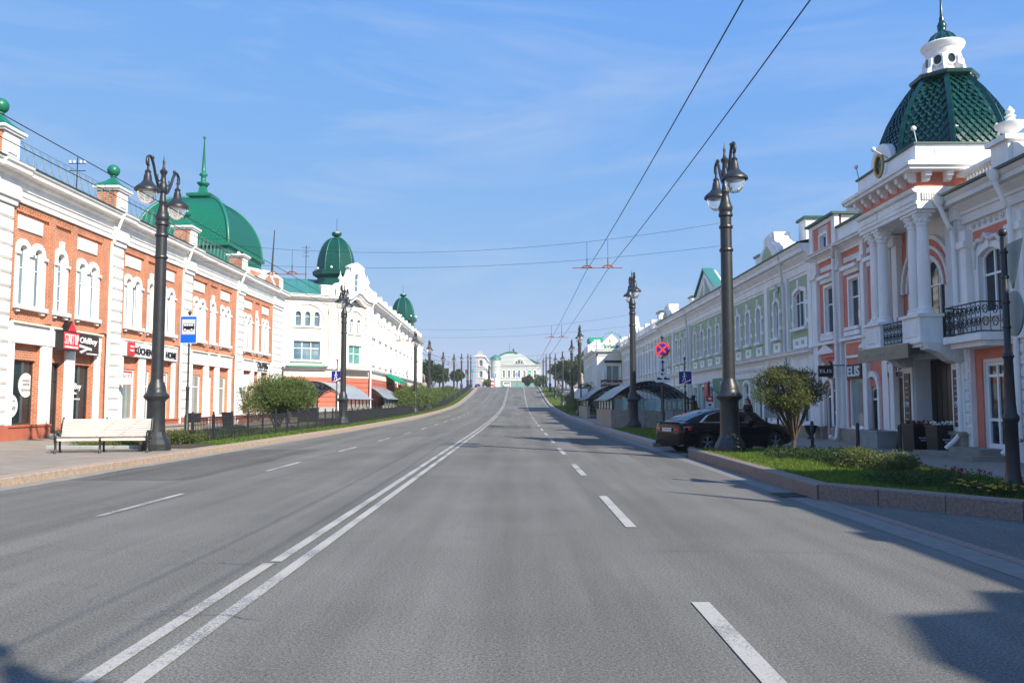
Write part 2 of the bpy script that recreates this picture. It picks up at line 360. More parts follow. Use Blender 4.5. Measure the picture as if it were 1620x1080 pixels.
def window(parent, F, s0, s1, z0, z1, kind='rect', rise=.2, back=-.2, fw=.06, mul=(), tr=(), surr=None, surrd=.08, surrm='white', sill=.1, gm='glass', fm='frame_white', name='window', key=0., extra=None):
    mb = F.mb(); ring(mb, outline(s0, s1, z0, z1, kind, rise), outline(s0+fw, s1-fw, z0+fw, z1-fw, kind, rise), back-.04, back+.05)
    ss = [s0+(s1-s0)*q for q in mul]; zz = [z0+(z1-z0)*q for q in tr]; h = fw*.42
    for q in ss: mb.box(q-h, q+h, back-.035, back+.045, z0+fw, top_at(q, s0+fw, s1-fw, z1-fw, kind, rise))
    for q in zz: mb.box(s0+fw, s1-fw, back-.033, back+.04, q-h, q+h)
    w = mb.build(name, fm, parent)
    cs = [s0+fw]+ss+[s1-fw]; rs = [z0+fw]+zz
    for a, b in zip(cs[:-1], cs[1:]):
        for k, za in enumerate(rs):
            p = F.mb(); last = k == len(rs)-1
            if last:
                tp = [(b+(a-b)*j/8, top_at(b+(a-b)*j/8, s0+fw, s1-fw, z1-fw, kind, rise)) for j in range(9)] if kind != 'rect' else [(b, z1-fw), (a, z1-fw)]
                pts = [(a, za), (b, za)]+tp
            else: pts = [(a, za), (b, za), (b, rs[k+1]), (a, rs[k+1])]
            p.face([(q[0], back, q[1]) for q in pts]); p.build('pane', gm, w)
    if surr:
        q = F.mb(); ring(q, outline(s0-surr, s1+surr, z0-.001, z1+surr, kind, rise), outline(s0+.018, s1-.018, z0+.018, z1-.018, kind, rise), back+.03, surrd)
        if key:
            c = (s0+s1)/2; q.prism([(c-.07, z1-.02), (c+.07, z1-.02), (c+.12, z1+surr+key), (c-.12, z1+surr+key)], -.02, surrd+.05)
        if extra: extra(q)
        q.build('surround', surrm, w)
    if sill:
        e = surr or .05; q = F.mb(); q.box(s0-e-.05, s1+e+.05, back, surrd+sill, z0-.12, z0+.004); q.build('sill', surrm, w)
    return w
def wall(parent, F, s0, s1, z0, z1, holes, mt, d=0., depth=.3, name='wall', outer=None):
    mb = F.mb(); loops = [outer or [(s0,z0),(s1,z0),(s1,z1),(s0,z1)]]+holes
    flat = [p for lp in loops for p in lp]
    for tr in tessellate_polygon([[Vector((p[0],p[1],0)) for p in lp] for lp in loops]):
        a, b, c = [flat[k] for k in tr]
        if abs((b[0]-a[0])*(c[1]-a[1])-(c[0]-a[0])*(b[1]-a[1])) < 1e-9: continue
        mb.face([(p[0], d, p[1]) for p in (a, b, c)])
    for lp in holes:
        n = len(lp)
        for k in range(n):
            p, q = lp[k], lp[(k+1) % n]; mb.face([(p[0],d,p[1]),(q[0],d,q[1]),(q[0],d-depth,q[1]),(p[0],d-depth,p[1])])
    return mb.build(name, mt, parent)
def mould(parent, F, s0, s1, prof, mt='white', name='cornice'):
    mb = F.mb(); mb.prism(prof, s0, s1, 'x'); return mb.build(name, mt, parent)
def cornice_prof(z0, z1, p0, p1, back=-.1):                  # stepped classical profile: (d, z)
    h = z1-z0; q = p1-p0
    return [(back, z0), (p0, z0), (p0, z0+h*.30), (p0+.05*1, z0+h*.32), (p0+.05, z0+h*.42), (p0+q*.25, z0+h*.50), (p0+q*.45, z0+h*.60), (p0+q*.45, z0+h*.66), (p0+q*.82, z0+h*.68), (p0+q*.82, z0+h*.84), (p0+q*.9, z0+h*.88), (p1, z0+h*.96), (p1, z1), (back, z1)]
def text(parent, F, txt, sc, zc, w, h, d, mt, name='lettering', ext=.012, shear=0., bold=0.):
    cu = bpy.data.curves.new('t', 'FONT'); cu.body = txt; cu.extrude = ext; cu.shear = shear; cu.offset = bold; cu.resolution_u = 3
    cu.align_x = 'CENTER'
    o = bpy.data.objects.new('t', cu); me = bpy.data.meshes.new_from_object(o); bpy.data.objects.remove(o)
    co = np.empty(len(me.vertices)*3); me.vertices.foreach_get('co', co); co = co.reshape(-1, 3)
    lo, hi = co[:, :2].min(0), co[:, :2].max(0); c = (lo+hi)/2; sx, sz = w/(hi[0]-lo[0]), h/(hi[1]-lo[1])
    xd = Vector((0,0,1)).cross(F.d); org = F.pt(sc, d, zc)
    out = np.array(org)[None, :]+((co[:, 0]-c[0])*sx)[:, None]*np.array(xd)[None, :]+((co[:, 1]-c[1])*sz)[:, None]*np.array((0, 0, 1.))[None, :]+co[:, 2][:, None]*np.array(F.d)[None, :]
    me.vertices.foreach_set('co', out.ravel()); me.update(); me.materials.clear()
    return link(name, me, mt, parent)
def plate(parent, F, s0, s1, z0, z1, d0, d1, mt, name='panel', b=.012):
    return F.mb().bbox(s0, s1, d0, d1, z0, z1, b).build(name, mt, parent)
def pipe(parent, pts, r, mt, name='downpipe', n=8): return MB().tube(pts, r, n).build(name, mt, parent, True)
def subdivide_curve(pts, n=6):
    out = []; P = [Vector(p) for p in pts]; P = [P[0]]+P+[P[-1]]
    for i in range(1, len(P)-2):
        for k in range(n):
            t = k/n; a, b, c, d = P[i-1:i+3]
            out.append(.5*((2*b)+(c-a)*t+(2*a-5*b+4*c-d)*t*t+(3*b-a-3*c+d)*t**3))
    return out+[P[-2]]

# ground profile: the street is level, then climbs to a crest
PY = [-80, 0, 45, 70, 96, 130, 168, 206, 235, 300, 2000]; PZ = [0, 0, 0, .1, .38, 1.1, 3.0, 5.4, 6.2, 6.3, 6.3]
def zr(y):
    for i in range(len(PY)-1):
        if y <= PY[i+1]:
            def sl(k):
                if k <= 0 or k >= len(PY)-1: return 0
                a = (PZ[k]-PZ[k-1])/(PY[k]-PY[k-1]); b = (PZ[k+1]-PZ[k])/(PY[k+1]-PY[k]); return 0 if a*b <= 0 else 2*a*b/(a+b)
            h = PY[i+1]-PY[i]; t = (y-PY[i])/h
            return PZ[i]*(1+2*t)*(1-t)**2+sl(i)*h*t*(1-t)**2+PZ[i+1]*t*t*(3-2*t)+sl(i+1)*h*t*t*(t-1)
    return PZ[-1]

U = random.uniform
# ================================================================ GROUND, ROAD, PAVEMENTS
def strip(name, x0, x1, y0, y1, dz, mt, step=4., parent=None, nx=1):
    n = max(1, int((y1-y0)/step)); mb = MB()
    mb.grid([[(x0+(x1-x0)*k/nx, y0+(y1-y0)*j/n, zr(y0+(y1-y0)*j/n)+dz) for k in range(nx+1)] for j in range(n+1)])
    o = mb.build(name, mt, parent)
    if parent is None: struct(o)
    return o
mb = MB(); ys = list(range(-80, 320, 8))+[400, 600, 900, 1400, 2000]
mb.grid([[(x, y, zr(y)-.08) for x in (-1500, -400, -100, -20, 20, 100, 400, 1500)] for y in ys]); struct(mb.build('ground', 'paving'))
strip('road', -9.9, 5.05, -40, 262, 0, 'asphalt', 3, nx=6)
strip('side_street', -80, 80, 262, 300, 0, 'asphalt', 4)
strip('gutter_left', -9.9, -9.45, -20, 200, .004, 'gutter_dust', 4)
strip('gutter_right', 4.6, 5.04, -20, 200, .004, 'gutter', 4)
strip('pavement_left', -21, -10.35, -30, 29, .15, 'pavers', 3)
strip('pavement_left_far', -24, -13.6, 29, 190, .15, 'pavers', 4)
strip('verge_left', -13.6, -10.35, 29, 200, .13, 'soil', 4)
strip('pavement_right', 8.9, 14, -30, 31, .15, 'pavers', 3)
strip('pavement_right_far', 5.4, 14, 31, 190, .15, 'pavers', 4)
mb = MB(); mb.face([(5.055, -30, .006), (8.9, -30, .006), (8.9, 8.8, .006), (5.055, 14, .006)]); struct(mb.build('driveway_apron', 'asphalt'))
mb = MB(); mb.face([(5.055, 25.3, .012), (9.0, 25.3, .012), (9.0, 31.2, .012), (5.055, 31.2, .012)]); struct(mb.build('driveway', 'asphalt'))
mb = MB(); mb.box(4.99, 5.16, -20, 13.9, -.05, .012); struct(mb.build('flush_kerb', 'granite_pink'))

def patch(name, pts, mt, dz): struct(MB().face([(x, y, zr(y)+dz) for x, y in pts]).build(name, mt))
def ragged(x0, x1, y0, y1, j=.12): return [(x0+U(-j, j), y0)]+[(x0+(x1-x0)*k/8, y0+U(-j, j)) for k in range(1, 8)]+[(x1+U(-j, j), y0+(y1-y0)*k/10) for k in range(11)]+[(x0+(x1-x0)*(8-k)/8, y1+U(-j, j)) for k in range(1, 8)]+[(x0+U(-j, j), y1-(y1-y0)*k/10) for k in range(10)]
patch('road_patch', ragged(-9.4, -6.9, 17.5, 29), 'asphalt_patch', .004); patch('road_patch', ragged(2.2, 4.2, 30, 41), 'asphalt_patch', .004); patch('road_patch', ragged(-1.8, .9, 52, 60), 'asphalt_patch', .004)
def seam(pts, w=.018):
    w *= .55; pts = [p+Vector((0, U(-.05, .05), 0)) for p in subdivide_curve([(x+U(-.05, .05), y+U(-.1, .1), 0) for x, y in pts], 6)]; mm = MB()
    mm.grid([[(p.x, p.y-w*U(.4, 1), zr(p.y)+.0095), (p.x+.004, p.y+w*U(.4, 1), zr(p.y)+.0095)] for p in pts]); struct(mm.build('tar_seam', 'tar'))
seam([(-3.6, 8.25), (-3.1, 8.42), (-2.8, 8.38), (-2.4, 8.46)], .012); seam([(-3.0, 6.2), (-2.5, 6.4), (-1.9, 6.3)], .009); seam([(-9.3, 13.2), (-8, 13.6), (-6.6, 13.3)], .012); seam([(1.5, 9.1), (2.4, 9.2), (3.6, 9.0)], .009); seam([(-1.9, 16.4), (-.6, 16.5), (.9, 16.3)], .014); seam([(3.0, 5.6), (3.5, 5.75), (4.1, 5.7)], .008)
# road markings
def mark(name, x, y0, y1, w, dz=.008):
    n = max(1, int((y1-y0)/3)); m2 = MB()
    m2.grid([[(x-w/2+random.uniform(-.004, .004), y, zr(y)+dz), (x+w/2+random.uniform(-.004, .004), y, zr(y)+dz)] for y in [y0+(y1-y0)*k/n for k in range(n+1)]])
    return struct(m2.build(name, 'road_paint'))
mark('centre_line', -2.49, -10, 8.4, .115); mark('centre_line', -2.45, 8.5, 258, .115); mark('centre_line', -2.2, -10, 258, .12)
y = 11.84-7.9*2
while y < 160: mark('lane_dash', -5.95, y, y+2.96, .12); y += 7.9
y = 160
while y < 250: mark('lane_dash', -5.95, y, y+2.5, .12); y += 5
y = 10.76-7.6*2
while y < 95: mark('lane_dash', 1.47, y, y+3.6, .14); y += 7.65
while y < 150: mark('lane_dash', 1.47, y, y+3, .13); y += 4.6
mark('lane_line', 1.47, 150, 250, .13)
# storm drain at the planter corner
dr = thing('storm_drain', 'rusty iron storm drain grate in the gutter at the planter corner', 'drain', (4.72, 14.6, 0))
MB().box(4.48, 4.98, 14.3, 15.0, .002, .008).build('frame', 'iron', dr)
for k in range(8): MB().box(4.51, 4.95, 14.34+k*.08, 14.375+k*.08, .009, .02).build('bar', 'iron', dr)

def stones(parent, path, w, h, ln, mt, side=1, z0=-.03, name='kerb_stone', topm=None, over=.0, gap=.014):
    for (ax, ay), (bx, by) in zip(path[:-1], path[1:]):
        A = Vector((ax, ay, 0)); B = Vector((bx, by, 0)); T = (B-A); Ln = T.length; T.normalize(); Nn = Vector((-T.y, T.x, 0))*side
        n = max(1, round(Ln/ln)); M = Matrix.Identity(4)
        for k in range(n):
            a, b = Ln*k/n+gap/2, Ln*(k+1)/n-gap/2; j = random.uniform(-.006, .006); P = A+T*a
            za, zb = zr((A+T*a).y), zr((A+T*b).y); m2 = MB(); e = .02
            def P3(t, q, z): v = A+T*t+Nn*q; return (v.x, v.y, z)
            prof = [(j, z0), (j, h-e), (j+e, h), (w+j, h), (w+j, z0)]
            m2.grid([[P3(a, q, za+z) for q, z in prof], [P3(b, q, zb+z) for q, z in prof]])
            m2.face([P3(a, q, za+z) for q, z in prof]); m2.face([P3(b, q, zb+z) for q, z in prof][::-1])
            m2.build(name, mt, parent)
kl = strip('kerb_left', -10.34, -9.93, -20, 262, .1, 'granite_tan', 4)
stones(kl, [(-9.9, 6), (-9.9, 126)], .45, .17, 1.6, 'granite_tan', 1)
m2 = MB(); ys = [126+4*k for k in range(35)]
m2.grid([[(-9.9, y, zr(y)-.02), (-9.9, y, zr(y)+.17), (-10.35, y, zr(y)+.17), (-10.35, y, zr(y))] for y in ys]); m2.build('kerb_run', 'granite_tan', kl)
kr = strip('kerb_right', 5.1, 5.38, 31, 262, .1, 'granite_pink', 4)
stones(kr, [(5.06, 31.2), (5.06, 103)], .34, .17, 1.6, 'granite_top', -1)
m2 = MB(); ys = [103+4*k for k in range(40)]
m2.grid([[(5.06, y, zr(y)-.02), (5.06, y, zr(y)+.17), (5.4, y, zr(y)+.17), (5.4, y, zr(y))] for y in ys]); m2.build('kerb_run', 'granite_top', kr)

# the raised planter on the right
pl = thing('granite_planter', 'long raised flower bed edged with pink granite slabs beside the driveway', 'planter', (6.5, 18, 0))
stones(pl, [(5.0, 14.0), (5.15, 25.2)], .3, .25, 1.25, 'granite_pink', -1, name='granite_slab')
stones(pl, [(5.02, 13.97), (6.87, 11.42), (8.95, 8.6)], .3, .27, 1.05, 'granite_pink', 1, name='granite_slab')
stones(pl, [(5.4, 25.25), (8.9, 25.6)], .2, .22, 1.2, 'granite_pink', -1, name='granite_slab')
stones(pl, [(8.95, 9.2), (8.95, 25.4)], .16, .2, 1.3, 'granite_top', 1, name='edging_slab')
m2 = MB(); m2.face([(5.25, 14.1, .19), (8.85, 9.2, .19), (8.85, 25.3, .19), (5.3, 25.1, .19)]); m2.build('bed_soil', 'soil', pl)
pl2 = thing('granite_planter', 'low granite edged lawn between the driveway and the glazed stair shelter', 'planter', (6.6, 38, 0))
stones(pl2, [(5.42, 31.3), (8.6, 31.3)], .2, .2, 1.1, 'granite_pink', 1, name='granite_slab')
m2 = MB(); m2.face([(5.4, 31.5, .17), (8.6, 31.5, .17), (8.6, 48, .17), (5.4, 48, .17)]); m2.build('bed_soil', 'soil', pl2)
# flower bed behind the bench
fb = thing('flower_bed', 'flower bed with dark stone edge behind the cream bench', 'flower bed', (-13, 28, .15))
stones(fb, [(-15.2, 26.7), (-11.9, 26.7)], .15, .25, 1.1, 'plinth_grey', 1, name='edging_slab')
m2 = MB(); m2.box(-15.2, -10.6, 26.85, 29.0, .1, .2); m2.build('bed_soil', 'soil', fb)

def blades(name, area, n, h, mt, label, zf=lambda y: zr(y)+.16, wd=.012, parent=None):
    """grass: many thin bent blades over an area given as a sampler"""
    v = []; f = []
    for k in range(n):
        x, y = area(); z = zf(y); a = random.uniform(0, 6.283); hh = h*random.uniform(.5, 1.2); w = wd*random.uniform(.7, 1.4)
        dx, dy = math.cos(a)*w, math.sin(a)*w; l = random.uniform(.2, .8)*hh; b = random.uniform(0, 6.283); lx, ly = math.cos(b)*l, math.sin(b)*l; i = len(v)
        v += [(x-dx, y-dy, z), (x+dx, y+dy, z), (x+dx*.7+lx*.4, y+dy*.7+ly*.4, z+hh*.6), (x-dx*.7+lx*.4, y-dy*.7+ly*.4, z+hh*.6), (x+lx, y+ly, z+hh)]
        f += [(i, i+1, i+2, i+3), (i+3, i+2, i+4)]
    me = bpy.data.meshes.new(name); me.from_pydata(v, [], f); me.update(); o = link(name, me, mt, parent); o['kind'] = 'stuff'
    if parent is None: tag(o, label, 'grass')
    return o
def a_pl1():
    while True:
        x, y = random.uniform(5.3, 8.85), random.uniform(9.2, 25.1)
        if y > 14.05-(x-5.25)*1.36+.1 or (x > 5.3 and y > 14.1): return x, y
blades('grass', a_pl1, 42000, .10, 'grass', 'bright mown grass growing in the long granite planter', wd=.009, zf=lambda y: .185)
blades('grass', lambda: (U(5.42, 8.55), U(31.6, 47.5)), 9000, .1, 'grass', 'grass in the low bed before the glazed stair shelter', wd=.02)
blades('grass', lambda: (U(-11.5, -10.4), 29+(U(0, 1)**1.7)*150), 26000, .13, 'grass', 'narrow grass verge between the iron fence and the tan kerb', zf=lambda y: zr(y)+.12, wd=.02)
blades('grass', lambda: (U(-13.6, -11.5), 29+(U(0, 1)**1.7)*120), 9000, .2, 'grass', 'tufts of grass behind the iron fence', zf=lambda y: zr(y)+.12, wd=.025)
blades('grass', lambda: (U(5.5, 9.5), 86+(U(0, 1)**1.5)*120), 9000, .25, 'grass', 'grass strip along the far right kerb', wd=.05)

# ================================================================ LEFT: RED BRICK SHOP ROW
FL = Fac((-20, 0), (0, 1), (1, 0))
bb = thing('brick_shop_building', 'long red brick shop row with white arched windows, rusticated pilasters and green roof', 'building', (-20, 50, .15))
BASE = .12
PIL = [(21.5, 22.9), (30.5, 32.0), (39.9, 41.1), (48.55, 49.95), (58.0, 59.4), (66.65, 69.3)]
UN = [(32.0, 39.9), (41.1, 48.55), (49.95, 58.0), (59.4, 66.65), (22.9, 30.5)]
EB, ET = 9.6, 10.88
FL.mb().box(20, 69.2, -13, -.62, BASE, 10.7).build('core_wall', 'brick', bb)
FL.mb().box(19.9, 21.5, -.6, 0, BASE, EB).build('wall', 'brick', bb)
def unit(a, b, kind):
    k = (b-a)/7.9
    def S(x): return a+(x-32.0)*k
    holes = []
    wins = []
    for c0 in (32.4, 36.9):
        for c in (c0+.5, c0+1.54): wins.append((S(c)-.3, S(c)+.3, 5.55, 8.0))
    sg = (S(35.65)-.31, S(35.65)+.31, 5.55, 8.12)
    for w in wins+[sg]: holes.append(outline(*w, 'round'))
    bays = [(S(32.5), S(34.4)), (S(35.14), S(36.27)), (S(36.99), S(38.82))]
    zb = [.74, .3, .74]
    for (p, q), z in zip(bays, zb): holes.append(outline(p, q, z, 4.0))
    wall(bb, FL, a, b, BASE, EB, holes, 'brick', 0, .55)
    # upper windows
    def impost(mbx, s0, s1, z): mbx.box(s0, s1, -.02, .17, z-.06, z+.05)
    for i, w in enumerate(wins):
        window(bb, FL, *w, 'round', back=-.13, fw=.05, tr=(.62,), surr=.225, surrd=.08, sill=0, gm='glass_blue', extra=lambda q, w=w: (impost(q, w[0]-.26, w[0]-.02, 7.62), impost(q, w[1]+.02, w[1]+.26, 7.62)))
    window(bb, FL, *sg, 'round', back=-.13, fw=.045, mul=(.5,), tr=(.2, .45, .7), surr=.24, surrd=.08, sill=0, gm='glass_blue', key=.28, extra=lambda q: (impost(q, sg[0]-.28, sg[0]-.02, 7.6), impost(q, sg[1]+.02, sg[1]+.28, 7.6)))
    for p, q in ((S(32.4), S(32.4)+2.04), (S(36.9), S(36.9)+2.04), (S(35.05), S(36.25))):
        m2 = FL.mb(); m2.box(p-.08, q+.08, -.02, .22, 5.38, 5.55); m2.box(p+.05, p+.25, -.02, .15, 5.26, 5.379); m2.box(q-.25, q-.05, -.02, .15, 5.26, 5.379); m2.build('window_sill', 'white', bb)
    for p in (S(32.5), S(37.0)): plate(bb, FL, p, p+1.66, 8.58, 9.14, 0, .07, 'white', 'frieze_panel')
    # brick strips
    for p, q in ((S(34.62), S(35.0)), (S(36.36), S(36.75)), (S(39.12), S(39.45)), (S(39.46), b-.02), (a+.02, a+.2)):
        FL.mb().box(p, q, 0, .13, 4.95, EB-.004).build('brick_strip', 'brick', bb)
    # corbel teeth under the cornice
    for p, q in ((S(32.25), S(34.6)), (S(35.03), S(36.34)), (S(36.78), S(39.1))):
        n = int((q-p)/.17); m2 = FL.mb()
        for j in range(n): m2.box(p+j*(q-p)/n+.02, p+j*(q-p)/n+.11, 0, .12, 9.26, 9.44)
        m2.box(p, q, 0, .12, 9.441, EB-.005); m2.build('corbel_course', 'brick', bb)
    # storefront: piers, band, cap strips
    for p, q in ((S(32.22), bays[0][0]), (bays[0][1], bays[1][0]), (bays[1][1], bays[2][0]), (bays[2][1], S(39.25))):
        nb = 6; hgt = (4.0-.74)/nb
        for j in range(nb): plate(bb, FL, p, q, .74+hgt*j+.003, .74+hgt*(j+1)-.003, -.01, .11, 'white', 'pier_block', .006)
    plate(bb, FL, S(32.22), S(39.25), 4.003, 4.78, -.01, .14, 'white', 'fascia')
    for p, q in ((S(32.25), S(34.75)), (S(35.1), S(36.45)), (S(36.9), S(39.25))): FL.mb().box(p, q, -.01, .24, 4.782, 4.86).build('fascia_cap', 'cream', bb)
    # recessed lintels, glazing
    for i, (p, q) in enumerate(bays):
        FL.mb().box(p, q, -.5, -.15, 3.36, 4.0).build('brick_lintel', 'brick', bb)
        z0 = zb[i]
        if kind == 1: window(bb, FL, p, q, z0, 3.358, back=-.32, fw=.07, fm='door_dark', gm='glass', sill=0, tr=((.76,) if i == 1 else ()), name='door' if i == 1 else 'shop_window')
        else: window(bb, FL, p, q, z0, 3.358, back=-.26, fw=.09, gm='glass_pale' if i != 1 else 'glass_blue', sill=0, tr=((.72,) if (i == 1 or kind > 2) else ()), mul=((.5,) if i == 1 else ()), name='door' if i == 1 else 'shop_window')
    # plinth
    for p, q in ((a, bays[1][0]), (bays[1][1], b)):
        plate(bb, FL, p, q, BASE, .66, -.02, .16, 'plinth_red', 'plinth', .01); FL.mb().box(p, q, -.02, .21, .661, .738).build('plinth_cap', 'plinth_red', bb)
    FL.mb().box(bays[1][0]-.3, bays[1][1]+.3, .0, .7, BASE, .29).build('door_step', 'plinth_grey', bb)
    return S, bays
US = [unit(a, b, i+1) for i, (a, b) in enumerate(UN)]
# rusticated pilasters
qm = None
for (a, b) in PIL:
    FL.mb().box(a+.01, b-.01, -.3, .10, BASE, EB).build('pilaster', 'white', bb)
    nq = 16; h = (EB-.25-.72)/nq
    for j in range(nq):
        z0 = .72+h*j; m2 = FL.mb(); e = .07
        w0, w1 = a+.02, b-.02
        m2.grid([[(w0,.09,z0+.012),(w1,.09,z0+.012),(w1,.09,z0+h-.012),(w0,.09,z0+h-.012)],[(w0+.015,.16,z0+.03),(w1-.015,.16,z0+.03),(w1-.015,.16,z0+h-.03),(w0+.015,.16,z0+h-.03)],[(w0+e,.20,z0+e+.03),(w1-e,.20,z0+e+.03),(w1-e,.20,z0+h-e-.03),(w0+e,.20,z0+h-e-.03)]], True)
        m2.face([(w0+e,.20,z0+e+.03),(w1-e,.20,z0+e+.03),(w1-e,.20,z0+h-e-.03),(w0+e,.20,z0+h-e-.03)]); m2.build('quoin_block', 'white', bb)
    plate(bb, FL, a-.06, b+.06, BASE, .72, -.02, .26, 'plinth_red', 'plinth')
    plate(bb, FL, a-.05, b+.05, 9.36, EB-.003, -.02, .27, 'white', 'capital')
# entablature and eaves
mould(bb, FL, 20, 69.4, [(-.1, EB), (.22, EB), (.22, EB+.22), (.26, EB+.23), (.26, EB+.42), (.32, EB+.47), (.2, EB+.48), (.2, EB+.82), (.34, EB+.88), (.4, EB+.98), (.66, EB+1.0), (.66, EB+1.12), (.74, EB+1.2), (.76, ET), (-.1, ET)], 'white', 'entablature')
for (a, b) in PIL:
    mould(bb, FL, a-.12, b+.12, [(.1, EB+.002), (.36, EB+.002), (.36, EB+.45), (.30, EB+.5), (.30, EB+.8), (.44, EB+.88), (.5, EB+.98), (.76, EB+1.0), (.76, EB+1.12), (.84, EB+1.2), (.86, ET+.004), (.1, ET+.004)], 'white', 'entablature_break')
mould(bb, FL, 20, 69.4, [(.80, ET+.006), (.80, ET+.05), (-1.2, ET+.55), (-6, ET+1.6), (-13, ET+.4), (-13, ET+.006)], 'roof_dark', 'roof')
# parapet posts with green caps
def post(c, ball, w=1.15):
    t0, t1 = c-w/2, c+w/2
    p = FL.mb().box(t0, t1, -.55, .38, ET+.01, 12.0).build('parapet_post', 'brick', bb)
    plate(p, FL, t0+.08, t1-.08, ET+.02, 11.99, .38, .46, 'white', 'post_panel', .02)
    plate(p, FL, t0+.28, t1-.28, 11.2, 11.75, .46, .50, 'white', 'inner_panel', .02)
    m2 = FL.mb(); m2.box(t0-.08, t1+.08, -.63, .54, 12.0, 12.09); m2.box(t0-.16, t1+.16, -.7, .6, 12.09, 12.2); m2.build('post_cap', 'white', p)
    if ball:
        m2 = FL.mb(); cy = -.08
        for j in range(4):
            aa = [(t0-.1+.1*j, -.6+.1*j), (t1+.1-.1*j, -.6+.1*j), (t1+.1-.1*j, .46-.1*j), (t0-.1+.1*j, .46-.1*j)]
        m2.grid([[(t0-.1, -.62, 12.2), (t1+.1, -.62, 12.2), (t1+.1, .5, 12.2), (t0-.1, .5, 12.2)], [(t0-.1, -.62, 12.3), (t1+.1, -.62, 12.3), (t1+.1, .5, 12.3), (t0-.1, .5, 12.3)], [(c-.3, -.33, 12.52), (c+.3, -.33, 12.52), (c+.3, .2, 12.52), (c-.3, .2, 12.52)], [(c-.14, -.2, 12.7), (c+.14, -.2, 12.7), (c+.14, .06, 12.7), (c-.14, .06, 12.7)]], True)
        m2.face([(c-.14, -.2, 12.7), (c+.14, -.2, 12.7), (c+.14, .06, 12.7), (c-.14, .06, 12.7)])
        cp = m2.build('green_cap', 'roof_green', p)
        m2 = FL.mb(); m2.lathe([(.13, 12.68), (.09, 12.74), (.16, 12.8), (.12, 12.86)], (c, -.07, 0), 14); m2.ball((c, -.07, 13.12), .3, 16, 12); m2.build('ball_finial', 'roof_green', p, True)
    else: FL.mb().lathe([(.1, 12.2), (.06, 12.25), (.13, 12.36), (.1, 12.46), (.02, 12.5)], (c, -.07, 0), 10).build('knob', 'white', p, True)
post(31.2, True); post(40.2, True); post(49.25, True); post(58.7, False)
# roof railing with rings
def railing(a, b, n, z0=11.12, z1=11.98):
    m2 = FL.mb()
    for z in (z0, z1): m2.tube([(a, .28, z), (b, .28, z)], .013, 5)
    for k in range(n+1): m2.tube([(a+(b-a)*k/n, .28, ET-.0), (a+(b-a)*k/n, .28, z1)], .010, 5)
    rl = m2.build('roof_railing', 'railing_green', bb)
    first = None
    for k in range(n):
        c = a+(b-a)*(k+.5)/n
        if first is None:
            r1 = (z1-z0)/2-.06; pts = [(c+math.cos(6.2832*j/18)*.24, .28, (z0+z1)/2+math.sin(6.2832*j/18)*r1) for j in range(19)]
            first = FL.mb().tube(pts, .011, 4, False).build('ring', 'railing_green', rl); c0 = c
        else: dup(first, (0, c-c0, 0))
railing(31.8, 39.6, 13); railing(40.8, 48.6, 13); railing(49.9, 58.1, 13)
# small pediment and attic at the far end
m2 = FL.mb(); m2.prism([(61.6, ET), (66.0, ET), (63.8, ET+1.05)], .2, .62); m2.prism([(60.2, ET), (69.2, ET), (69.2, ET+1.15), (66.2, ET+1.35), (60.2, ET+.75)], -.6, .18); m2.build('pediment', 'white', bb)
m2 = FL.mb(); m2.prism([(62.5, ET+.1), (65.1, ET+.1), (63.8, ET+.75)], .622, .64); m2.prism([(60.6, ET+.15), (68.0, ET+.15), (68.0, ET+1.0), (60.6, ET+.62)], .182, .2); m2.build('pediment_field', 'brick', bb)
for c in (39.8, 48.5, 57.95): FL.mb().tube(subdivide_curve([(c, .72, ET-.15), (c, .55, ET-.55), (c-.05, .28, EB-.25), (c-.05, .2, 8.6), (c-.05, .2, .75), (c-.05, .45, .45)], 4), .075, 8).build('downpipe', 'white', bb, True)
# the big square dome behind the row
dm = thing('green_dome', 'large square green scale-clad dome with a tall spire on the brick shop row', 'dome', (-25.2, 65, 12))
def sq_dome(cx, cy, hx, hy, prof, mt, parent, name):
    m2 = MB(); rows = [[(cx-hx*w, cy-hy*w, z), (cx+hx*w, cy-hy*w, z), (cx+hx*w, cy+hy*w, z), (cx-hx*w, cy+hy*w, z)] for w, z in prof]
    m2.grid(rows, True); m2.face(rows[-1]); return m2.build(name, mt, parent)
dcx, dcy, dhx, dhy = -25.2, 65.0, 3.55, 4.0
sq_dome(dcx, dcy, dhx, dhy, [(1.0, 11.0), (1.0, 13.3), (1.06, 13.35), (1.06, 13.6), (1.0, 13.62)], 'roof_green', dm, 'drum')
prof = [(math.cos(t)*.80+.2, 13.62+4.1*math.sin(t)) for t in [k*math.pi/2/16 for k in range(17)]]
sq_dome(dcx, dcy, dhx, dhy, prof, 'roof_green', dm, 'dome_shell')
sc_rows = 0; v = []; f = []
